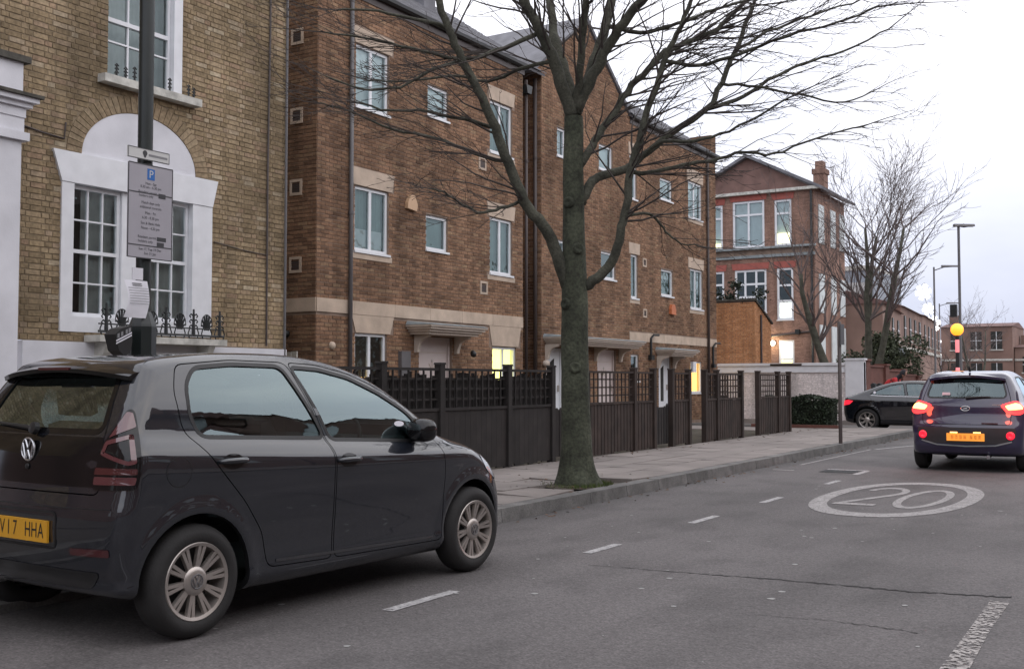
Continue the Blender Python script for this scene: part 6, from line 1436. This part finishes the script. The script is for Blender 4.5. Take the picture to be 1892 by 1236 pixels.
def steering(root, x, s, z):
    b = MB(); c = Vector((x, s, z)); ax = Vector((0, -.9, .42)).normalized(); e1 = Vector((1, 0, 0)); e2 = ax.cross(e1)
    b.tube([c + (e1 * math.cos(2 * math.pi * k / 28) + e2 * math.sin(2 * math.pi * k / 28)) * .185 for k in range(29)], .014, 8)
    for a in (0, math.pi, -math.pi / 2): b.tube([c, c + (e1 * math.cos(a) + e2 * math.sin(a)) * .18], .018, 6)
    b.lathe([(.06, 0), (.055, .03), (.0, .035)], c, ax, 14); b.build('steering_wheel', 'grey_plastic', root, smooth=True, local=True)
def dashboard(root, s0, w=.64):
    b = MB(); b.fprism(frame((-w, 0, 0), (0, 1, 0), (1, 0, 0)), [(s0, .55), (s0 - .06, .78), (s0 - .02, .92), (s0 + .12, .965), (s0 + .42, .93), (s0 + .42, .55)], 0, 2 * w); b.build('dashboard', 'grey_plastic', root, local=True)
def plate(root, shape, z, w, h, y=0.0, m='plate_yellow', text='', push=.012, axis='B'):
    q = shape.on([(y - w / 2, z), (y + w / 2, z), (y, z)], 'B'); s0 = min(q[:, 1]) - push
    b = MB(); b.box(y - w / 2, y + w / 2, s0, s0 + .012, z - h / 2, z + h / 2); o = b.build('number_plate', m, root, local=True)
    fp_ = frame((0, s0, 0), (1, 0, 0), (0, -1, 0))
    if text:
        adv = w * .9 / len(text)
        for k, ch in enumerate(text):
            if ch != ' ': b = MB(); add_text(b, fp_, ch, y - w * .45 + adv * (k + .5), z, h * .98, .0015, .72); b.build('character', 'plate_ink', o, local=True)
    return o, s0, fp_

# ---------------------------------------------------------------- parked hatchback (dark grey)
PROF = [(-.40, .25), (-.475, .36), (-.50, .52), (-.50, .66), (-.485, .74), (-.47, .82), (-.455, .96), (-.42, 1.07), (-.33, 1.24), (-.235, 1.385), (-.18, 1.433), (.0, 1.468), (.35, 1.492), (.8, 1.495), (1.1, 1.475), (1.36, 1.425), (1.62, 1.325), (1.95, 1.13), (2.17, .985), (2.32, .935), (2.55, .875), (2.75, .78), (2.88, .66), (2.955, .5), (2.96, .36), (2.9, .22), (2.5, .185), (1.2, .18), (.2, .19)]
WZ = [(.1, .70), (.2, .775), (.27, .797), (.34, .79), (.42, .792), (.55, .803), (.7, .813), (.82, .817), (.885, .815), (.90, .810), (.96, .768), (.972, .75), (.985, .738), (1.05, .722), (1.15, .697), (1.25, .655), (1.38, .587), (1.45, .54), (1.6, .45)]
vw = CarShape(PROF, WZ, 1.5, ((1.75, .085), (.5, .022)), .085, (.05, .06), (.10, .22), ((.0, .295), (2.417, .295)), .36, (.055, -.06))
vw.cs = .1
ang = -math.atan2(.0493, .9988)
vr = thing('parked_hatchback', 'dark grey small five door hatchback parked by the kerb with silver wheels', 'car', (-4.37 - .80 * .9988, 3.96 + .80 * .0493, 0), rz=ang)
GR = rounded([(.06, 1.045), (.015, 1.16), (.035, 1.31), (.12, 1.40), (.4, 1.422), (.775, 1.415), (.975, 1.0)], .05)
GF = rounded([(1.035, .99), (.865, 1.41), (1.1, 1.398), (1.34, 1.347), (1.57, 1.252), (1.78, 1.135), (1.91, 1.02), (1.945, .94)], .04)
DR = rounded([(.0, 1.42), (-.062, 1.28), (-.05, 1.08), (.14, .86), (.31, .68), (.44, .50), (.49, .30), (.995, .285), (.998, .93), (.832, 1.444), (.4, 1.452)], .05)
DF = rounded([(1.012, .93), (1.012, .285), (2.04, .27), (2.075, .73), (2.045, .93), (1.985, 1.02), (1.83, 1.165), (1.59, 1.29), (1.34, 1.385), (1.1, 1.432), (.846, 1.444)], .05)
TG = rounded([(-.60, .765), (.60, .765), (.578, 1.0), (.56, 1.12), (.475, 1.385), (-.475, 1.385), (-.56, 1.12), (-.578, 1.0)], .05)
RW = rounded([(-.535, 1.085), (.535, 1.085), (.455, 1.36), (-.455, 1.36)], .05)
WS = rounded([(-.60, 1.03), (.60, 1.03), (.49, 1.38), (-.49, 1.38)], .07)
circ = lambda cx, cz, r, n=40: [(cx + r * math.cos(2 * math.pi * k / n), cz + r * math.sin(2 * math.pi * k / n)) for k in range(n)]
cuts = [prism_mesh('c1', [GR, GF], 's', -1.3, 1.3), prism_mesh('c2', [circ(0, .295, .352), circ(2.417, .295, .352)], 's', -1.3, 1.3), prism_mesh('c3', [RW], 'y', -1.2, .1), prism_mesh('c4', [WS], 'y', 1.25, 3.4),
        prism_mesh('c5', [DR, DF], 's', .42, 1.3, ring=.006), prism_mesh('c6', [DR, DF], 's', -1.3, -.42, ring=.006), prism_mesh('c7', [TG], 'y', -1.2, -.2, ring=.007)]
def nm_vw(c, lo, hi):
    if abs(c[0]) > .4: return 'door'
    if c[1] < 0: return ('tailgate', 'car_paint')
    return 'panel'
parts = build_body(vr, vw, 'car_paint', cuts, nm_vw)
doors = [(o, c) for n, o, c in parts if n == 'door']; tg = next((o for n, o, c in parts if n == 'tailgate'), vr); body = next(o for n, o, c in parts if n == 'body')
def door_of(s, sg):
    c = [(abs(c[1] - s), o) for o, c in doors if c[0] * sg > 0]; return min(c, key=lambda t: t[0])[1] if c else body
for ax, sg in (('R', 1), ('L', -1)):
    for G, D_ in ((GR, .5), (GF, 1.5)):
        d = door_of(D_, sg); patch(vw, G, ax, -.006, 'window', 'car_glass', d, 6); band(vw, G, ax, .022, .0015, 'window_seal', 'seal', d, -.004)
    for hs, hz in ((.22, .905), (1.12, .86)):
        d = door_of(.5 if hs < 1 else 1.5, sg)
        patch(vw, [(hs + .075 * math.cos(t), hz - .003 + .042 * math.sin(t)) for t in [k * .349 for k in range(18)]], ax, .002, 'handle_recess', 'gloss_black', d, 3)
        b = MB(); q = vw.on([(hs - .1, hz), (hs - .06, hz), (hs, hz), (hs + .06, hz), (hs + .1, hz)], ax, .012); q[0] -= vw.normal(q[:1])[0] * .012; q[4] -= vw.normal(q[4:])[0] * .012; q[1:4] += vw.normal(q[1:4]) * .02
        b.tube([Vector(x) for x in q], [.012, .016, .016, .016, .012], 8); b.build('handle', 'car_paint', d, smooth=True, local=True)
    strip(vw, densify([(.55, .33), (1.0, .318), (1.95, .30)]), ax, .016, .004, 'sill_trim', 'grey_plastic', body)
    patch(vw, rounded([(2.52, .815), (2.66, .785), (2.79, .70), (2.84, .62), (2.76, .615), (2.6, .70)], .03), ax, .004, 'headlight', 'lamp_clear', body, 4)
    # mirror
    mb = MB(); Cc = Vector((.80 * sg, 1.79, 1.012)); n1, n2 = 12, 18; vs = []
    for i in range(n1 + 1):
        for j in range(n2):
            t, a = math.pi * i / n1, 2 * math.pi * j / n2; e = lambda v, p: math.copysign(abs(v) ** p, v)
            vs.append(Cc + Vector((sg * (.10 * e(math.cos(t), .8) + .03), .075 * e(math.sin(t), .7) * e(math.cos(a), .7), .078 * e(math.sin(t), .7) * e(math.sin(a), .7))))
    mb.add(vs, [(i * n2 + j, i * n2 + (j + 1) % n2, (i + 1) * n2 + (j + 1) % n2, (i + 1) * n2 + j) for i in range(n1) for j in range(n2)]); mo = mb.build('door_mirror', 'gloss_black', door_of(1.5, sg), smooth=True, local=True)
    mb = MB(); mb.tube([Vector((.66 * sg, 1.86, .965)), Vector((.80 * sg, 1.81, .98))], [.035, .03], 8); mb.build('mirror_arm', 'black_plastic', mo, smooth=True, local=True)
    patch(vw, rounded([(1.965, .945), (1.935, 1.02), (1.86, 1.10), (1.95, 1.04), (2.06, .955)], .02, 2), ax, .003, 'mirror_quarter', 'black_plastic', body, 3)
    # tail lamp: dark lens wrapping the corner, light-guide frame of pink
    CA = 'C' + ax
    tl = patch(vw, rounded([(.215, .79), (.43, .795), (.445, .9), (.44, 1.06), (.425, 1.185), (.39, 1.19), (.255, 1.0)], .03, 4, .03), CA, .006, 'tail_light', 'gloss_black', body, 4, thick=.01)
    patch(vw, rounded([(.385, 1.175), (.415, 1.17), (.428, 1.10), (.30, 1.045)], .008, 2, .02), CA, .009, 'lens', 'lamp_pink', tl, 3)
    band(vw, rounded([(.285, 1.03), (.415, 1.065), (.428, .925), (.395, .915), (.258, .965)], .01, 2, .03), CA, .020, .009, 'light_guide', 'lamp_pink', tl, -.020)
    patch(vw, rounded([(.235, .90), (.43, .90), (.428, .87), (.228, .866)], .006, 2, .03), CA, .009, 'lens', 'lamp_red', tl, 3)
    patch(vw, rounded([(.228, .856), (.427, .858), (.42, .82), (.225, .815)], .008, 2, .03), CA, .009, 'lens', 'lamp_pink', tl, 3)
    patch(vw, rounded([(.42 * sg, .497), (.70 * sg, .505), (.70 * sg, .467), (.42 * sg, .462)], .01, 2, .03), 'B', .004, 'reflector', 'lamp_red', body, 3)
    for s in (0, 2.417):
        wheel(vr, sg * .715, s, .295, .195, (10, .085), sg)
        b = MB(); b.add([(sg * .5, s + .42 * math.cos(t), .30 + .42 * math.sin(t)) for t in [math.pi * k / 16 for k in range(17)]], [tuple(range(17))]); b.build('wheel_arch_liner', 'black_plastic', body, local=True)
patch(vw, [(1.70 + .05 * math.cos(k * .5236), 1.055 + .018 * math.sin(k * .5236)) for k in range(12)], 'R', .001, 'permit_sticker', 'paper', door_of(1.5, 1), 2)
patch(vw, circ(-.13, .87, .075, 30), 'R', .0008, 'fuel_flap', 'car_paint', body, 4); band(vw, circ(-.13, .87, .075, 30), 'R', .004, .0012, 'flap_gap', 'seal', body)
patch(vw, RW, 'B', -.006, 'rear_window', 'car_glass', tg, 6); band(vw, RW, 'B', .03, .0015, 'window_seal', 'gloss_black', tg, -.004)
patch(vw, rounded([(-.57, .80), (.57, .80), (.575, .99), (.58, 1.05), (-.58, 1.05), (-.575, .99)], .03), 'B', .0015, 'tailgate_panel', 'gloss_black', tg, 5)
patch(vw, WS, 'F', -.006, 'windscreen', 'car_glass', body, 6); band(vw, WS, 'F', .02, .0015, 'window_seal', 'seal', body, -.004)
# roof spoiler
b = MB(); N = 17; vs = []
for i in range(N):
    y = -.575 + 1.15 * i / (N - 1); e = 1 - (abs(y) / .6) ** 4; zt = 1.452 - .045 * (y / .575) ** 2
    vs += [(y, -.11, zt - .004), (y, -.235 - .05 * e, zt - .035), (y, -.26 - .065 * e, zt - .05), (y, -.255 - .06 * e, zt - .072), (y, -.20, zt - .08)]
b.add(vs, [(i * 5 + k, i * 5 + 5 + k, i * 5 + 6 + k, i * 5 + 1 + k) for i in range(N - 1) for k in range(4)] + [(0, 1, 2, 3, 4), tuple((N - 1) * 5 + k for k in (4, 3, 2, 1, 0))])
spo = b.build('roof_spoiler', 'gloss_black', tg, smooth=True, local=True, angle=50)
b = MB(); b.box(-.14, .14, -.331, -.315, 1.392, 1.406); b.build('brake_lamp', 'lamp_red', spo, local=True)
b = MB(); q = vw.on([(.02, 1.075), (-.2, 1.088), (-.44, 1.10)], 'B', .02); b.tube([Vector(x) for x in q], [.014, .01, .006], 6); b.lathe([(.0, .03), (.03, .025), (.035, 0)], q[0], (0, -1, .2), 12); b.build('rear_wiper', 'black_plastic', tg, local=True)
# round emblem with its two letters
q = vw.on([(0, .975)], 'B', .006)[0]; em = MB(); fe = frame((0, q[1] - .004, 0), (1, 0, 0), (0, -1, 0)); er = .058
em.tube([fe(er * math.cos(2 * math.pi * k / 32), .975 + er * math.sin(2 * math.pi * k / 32), .004) for k in range(33)], .0055, 6)
for p0, p1 in (((-.024, .052), (0, .006)), ((0, .006), (.024, .052)), ((-.047, .032), (-.022, -.05)), ((-.022, -.05), (0, -.004)), ((0, -.004), (.022, -.05)), ((.022, -.05), (.047, .032))): em.tube([fe(p0[0], .975 + p0[1], .004), fe(p1[0], .975 + p1[1], .004)], .0055, 5)
em.build('emblem', 'silver', tg, local=True)
b = MB(); b.lathe([(.0, .006), (.052, .003), (.056, 0)], fe(0, .975, -.002), (0, -1, 0), 24); b.build('emblem_field', 'gloss_black', tg, local=True)
b = MB(); q = vw.on([(.0, .885)], 'B', .004)[0]; b.lathe([(.0, .008), (.014, .006), (.016, 0)], q, (0, -1, 0), 12); b.build('tailgate_lock', 'black_plastic', tg, local=True)
plate(vr, vw, .565, .52, .111, 0, text='AV17 HHA')
band(vw, rounded([(-.30, .49), (.30, .49), (.30, .66), (-.30, .66)], .03), 'B', .012, .003, 'plate_recess', 'seal', body)
patch(vw, rounded([(-.62, .385), (.62, .385), (.56, .30), (-.56, .30)], .03), 'B', .003, 'lower_bumper', 'black_plastic', body, 4)
strip(vw, densify([(-.70, .70), (-.3, .692), (.3, .692), (.70, .70)]), 'B', .006, .002, 'bumper_seam', 'seal', body)
b = MB(); b.tube([(-.35, -.3, .27), (-.35, -.57, .25)], .028, 10); b.build('exhaust', 'silver', body, local=True)
for x in (-.35, .35): seat(vr, x, .95)
for x in (-.3, .3): seat(vr, x, .28)
steering(vr, .35, 1.50, .93); dashboard(vr, 1.75)
b = MB(); b.box(-.5, .5, -.4, -.05, .85, .87); b.build('parcel_shelf', 'cloth_dark', body, local=True)

# ---------------------------------------------------------------- blue hatchback driving off
PROF2 = [(-.45, .24), (-.60, .34), (-.63, .50), (-.63, .66), (-.60, .76), (-.585, .86), (-.58, .98), (-.54, 1.08), (-.43, 1.27), (-.35, 1.41), (-.27, 1.455), (.1, 1.485), (.6, 1.50), (1.0, 1.48), (1.35, 1.41), (1.75, 1.19), (2.05, 1.02), (2.5, .93), (2.8, .8), (2.95, .62), (2.98, .4), (2.9, .22), (2.4, .19), (1.2, .18), (.3, .19)]
i1 = CarShape(PROF2, [(z, w * 1.005) for z, w in WZ], 1.5, ((1.75, .085), (.5, .05)), .10, (.08, .08), (.10, .22), ((.0, .29), (2.385, .29)), .355, (.02, -.03))
ir = thing('blue_hatchback', 'dark blue hatchback driving away with its brake lights lit', 'car', (-2.735, 17.72, 0), rz=.0001)
RW2 = rounded([(-.55, 1.10), (.55, 1.10), (.475, 1.365), (-.475, 1.365)], .07)
G2 = [rounded([(.1, 1.08), (.05, 1.3), (.15, 1.385), (.78, 1.40), (.93, 1.03)], .05), rounded([(1.03, 1.02), (.88, 1.395), (1.3, 1.335), (1.76, 1.12), (1.9, .98)], .05)]
cuts = [prism_mesh('c1', G2, 's', -1.3, 1.3), prism_mesh('c2', [circ(0, .29, .35), circ(2.385, .29, .35)], 's', -1.3, 1.3), prism_mesh('c3', [RW2], 'y', -1.2, .1), prism_mesh('c4', [WS], 'y', 1.3, 3.4),
        prism_mesh('c7', [rounded([(-.60, .70), (.60, .70), (.62, .95), (.60, 1.1), (.51, 1.39), (-.51, 1.39), (-.60, 1.1), (-.62, .95)], .05)], 'y', -1.2, -.2, ring=.008)]
parts = build_body(ir, i1, 'car_paint_blue', cuts, lambda c, lo, hi: 'tailgate' if c[1] < 0 else 'panel', .045)
body = next(o for n, o, c in parts if n == 'body'); tg = next((o for n, o, c in parts if n == 'tailgate'), body)
patch(i1, RW2, 'B', -.006, 'rear_window', 'car_glass', tg, 5); band(i1, RW2, 'B', .025, .0015, 'window_seal', 'gloss_black', tg, -.004)
patch(i1, WS, 'F', -.006, 'windscreen', 'car_glass', body, 5)
b = MB(); N = 15; vs = []
for i in range(N):
    y = -.53 + 1.06 * i / (N - 1); e = 1 - (abs(y) / .56) ** 4; zt = 1.466 - .05 * (y / .53) ** 2
    vs += [(y, -.22, zt - .004), (y, -.40 - .05 * e, zt - .04), (y, -.40 - .05 * e, zt - .075), (y, -.34, zt - .085)]
b.add(vs, [(i * 4 + k, i * 4 + 4 + k, i * 4 + 5 + k, i * 4 + 1 + k) for i in range(N - 1) for k in range(3)]); so = b.build('roof_spoiler', 'car_paint_blue', tg, smooth=True, local=True, angle=50)
b = MB(); b.box(-.13, .13, -.465, -.452, 1.408, 1.42); b.build('brake_lamp', 'lamp_red', so, local=True)
b = MB(); q = i1.on([(.0, 1.08), (.2, 1.095), (.34, 1.10)], 'B', .02); b.tube([Vector(x) for x in q], [.02, .014, .006], 6); b.build('rear_wiper', 'black_plastic', tg, local=True)
for sg, ax in ((1, 'R'), (-1, 'L')):
    for G in G2: patch(i1, G, ax, -.006, 'window', 'car_glass', body, 5); band(i1, G, ax, .02, .0015, 'window_seal', 'seal', body, -.004)
    TL = [(.13, .985), (.33, 1.05), (.44, 1.035), (.46, .90), (.36, .84), (.23, .865)]
    tl = patch(i1, rounded(TL, .04, 4, .03), 'C' + ax, .006, 'tail_light', 'tail_lit', body, 4, thick=.01)
    patch(i1, rounded([(.20, .975), (.33, 1.015), (.40, .995), (.41, .93), (.24, .915)], .02, 3, .03), 'C' + ax, .010, 'lit_bulb', 'tail_hot', tl, 3)
    q = i1.on([(.60 * sg, .545)], 'B', .0)[0]; b = MB(); b.lathe([(.0, .006), (.02, .006), (.022, .016), (.055, .012), (.065, -.02)], q, (0, -1, 0), 20); b.build('fog_lamp', 'fog_lit', body, smooth=True, local=True)
    strip(i1, densify([(-.02, .98), (.25, .70), (.5, .40)]), ax, .006, .001, 'door_gap', 'seal', body); strip(i1, densify([(1.0, .98), (1.0, .35)]), ax, .006, .001, 'door_gap', 'seal', body); strip(i1, densify([(2.02, .93), (2.0, .35)]), ax, .006, .001, 'door_gap', 'seal', body)
    b = MB(); b.lathe([(.0, -.1), (.06, -.08), (.085, 0), (.06, .08), (.0, .1)], (.90 * sg, 1.74, 1.02), (1, 0, 0), 14); b.build('door_mirror', 'car_paint_blue', body, smooth=True, local=True)
    for s in (0, 2.385):
        wheel(ir, sg * .715, s, .29, .19, (7, 0), sg); b = MB(); b.add([(sg * .5, s + .42 * math.cos(t), .30 + .42 * math.sin(t)) for t in [math.pi * k / 16 for k in range(17)]], [tuple(range(17))]); b.build('wheel_arch_liner', 'black_plastic', body, local=True)
patch(i1, rounded([(-.68, .655), (.68, .655), (.66, .50), (.56, .42), (-.56, .42), (-.66, .50)], .05), 'B', .002, 'bumper_insert', 'grey_plastic', body, 4)
strip(i1, densify([(-.62, .46), (-.4, .40), (0, .385), (.4, .40), (.62, .46)]), 'B', .02, .008, 'bumper_trim', 'lead', body)
po, s0, fpp = plate(ir, i1, .515, .52, .111, 0, 'plate_lit', push=.01)
b = MB(); r = random.Random(4)
for k in range(7):
    x = -.2 + k * .058 + (.03 if k > 3 else 0); b = MB(); b.fbox(fpp, x, x + .036, .485, .545, .001, .0016); b.build('blurred_character', 'plate_smudge', po, local=True)
for x in (-.16, .16): b = MB(); b.box(x - .05, x + .05, s0 + .0, s0 + .012, .575, .59); b.build('plate_lamp', 'tail_hot', po, local=True)
q = i1.on([(0, .935)], 'B', .008)[0]; fe = frame((0, q[1], 0), (1, 0, 0), (0, -1, 0)); em = MB()
em.tube([fe(.062 * math.cos(2 * math.pi * k / 28), .935 + .034 * math.sin(2 * math.pi * k / 28), .004) for k in range(29)], .006, 6)
for p0, p1 in (((-.03, -.022), (-.012, .026)), ((.012, -.026), (.03, .022)), ((-.02, -.004), (.02, .004))): em.tube([fe(p0[0], .935 + p0[1], .004), fe(p1[0], .935 + p1[1], .004)], .006, 5)
em.build('emblem', 'silver', tg, local=True)
b = MB(); q = i1.on([(.42, .99)], 'B', .004)[0]; b.box(.36, .48, q[1] - .004, q[1] + .004, .985, 1.0); b.build('model_badge', 'silver', tg, local=True)
b = MB(); q = i1.on([(.3, .715)], 'B', .006)[0]; b.box(.22, .44, q[1] - .005, q[1] + .006, .712, .728); b.build('lit_reflection_trim', 'lamp_red', tg, local=True)
b = MB(); b.box(-.33, -.22, -.52, -.515, 1.13, 1.17); b.build('window_sticker', 'paper', tg, local=True)
b = MB(); b.tube([(.3, -.35, .25), (.3, -.6, .23)], .028, 10); b.build('exhaust', 'silver', body, local=True)
b = MB(); b.tube([(0, -.12, 1.49), (0, -.2, 1.56)], [.02, .006], 6); b.build('aerial', 'black_plastic', body, local=True)
for x in (-.35, .35): seat(ir, x, .95, 'cloth_grey')
for x in (-.3, .3): seat(ir, x, .28, 'cloth_grey')
dashboard(ir, 1.75)
for x in (-.62, .62):
    ldx = bpy.data.lights.new('brake_glow', 'POINT'); ldx.energy = 3.0; ldx.color = (1, .12, .06); ldx.shadow_soft_size = .08
    lox = bpy.data.objects.new('brake_glow', ldx); COL.objects.link(lox); lox.parent = ir; lox.location = (x, -.78, .95)

# ---------------------------------------------------------------- dark saloon turning out of the side street
PROF3 = [(-.55, .24), (-.68, .40), (-.71, .60), (-.69, .82), (-.64, .93), (-.45, .99), (-.05, 1.13), (.35, 1.27), (.8, 1.365), (1.25, 1.385), (1.65, 1.345), (2.1, 1.17), (2.55, .96), (3.0, .88), (3.35, .74), (3.5, .5), (3.45, .24), (2.8, .19), (1.3, .18), (.3, .19)]
WZ3 = [(.1, .74), (.2, .82), (.3, .845), (.5, .855), (.7, .865), (.85, .86), (.9, .835), (.95, .80), (1.05, .76), (1.2, .69), (1.35, .60), (1.5, .5)]
s3 = CarShape(PROF3, WZ3, 1.6, ((2.0, .07), (.4, .05)), .09, (.08, .08), (.10, .2), ((.0, .31), (2.7, .31)), .37, (.01, -.02))
sr = thing('dark_saloon', 'dark navy sloping backed saloon car turning out of the side street', 'car', (-7.36, 31.16, -.03), rz=R(-90))
G3 = [rounded([(.08, 1.02), (.32, 1.14), (.62, 1.255), (.92, 1.30), (1.0, .98)], .04), rounded([(1.08, .975), (1.0, 1.305), (1.3, 1.305), (1.65, 1.26), (2.0, 1.1), (2.12, .955)], .04)]
cuts = [prism_mesh('c1', G3, 's', -1.3, 1.3), prism_mesh('c2', [circ(0, .31, .365), circ(2.7, .31, .365)], 's', -1.3, 1.3)]
parts = build_body(sr, s3, 'car_paint_navy', cuts, lambda c, lo, hi: 'panel', .05); body = parts[0][1]
for sg, ax in ((1, 'R'), (-1, 'L')):
    for G in G3: patch(s3, G, ax, -.006, 'window', 'car_glass', body, 5); band(s3, G, ax, .022, .0015, 'window_seal', 'seal', body, -.004)
    strip(s3, densify([(.0, 1.0), (.2, .8), (.38, .6), (.5, .35)]), ax, .006, .001, 'door_gap', 'seal', body); strip(s3, densify([(1.05, .95), (1.08, .33)]), ax, .006, .001, 'door_gap', 'seal', body)
    patch(s3, rounded([(-.50, .86), (-.62, .84), (-.64, .70), (-.46, .74), (-.36, .83)], .02, 3, .03), ax, .005, 'tail_light', 'fog_lit', body, 4)
    for hs in (.3, 1.2): b = MB(); q = s3.on([(hs - .08, .82), (hs, .822), (hs + .08, .82)], ax, .02); b.tube([Vector(x) for x in q], .014, 6); b.build('handle', 'car_paint_navy', body, local=True)
    b = MB(); b.lathe([(.0, -.1), (.06, -.08), (.085, 0), (.06, .08), (.0, .1)], (.93 * sg, 1.95, 1.0), (1, 0, 0), 14); b.build('door_mirror', 'car_paint_navy', body, smooth=True, local=True)
    for s in (0, 2.7):
        wheel(sr, sg * .755, s, .315, .21, (7, .11), sg, .2); b = MB(); b.add([(sg * .5, s + .42 * math.cos(t), .30 + .42 * math.sin(t)) for t in [math.pi * k / 16 for k in range(17)]], [tuple(range(17))]); b.build('wheel_arch_liner', 'black_plastic', body, local=True)
    strip(s3, densify([(.1, .99), (.5, .97), (1.4, .955), (2.15, .93)]), ax, .012, .003, 'chrome_strip', 'silver', body)
patch(s3, circ(.2, 1.06, .035, 16), 'R', .004, 'window_sticker', 'paper', body, 2)
for x in (-.35, .35): seat(sr, x, 1.15); seat(sr, x, .35)
plate(sr, s3, .62, .52, .111, 0)
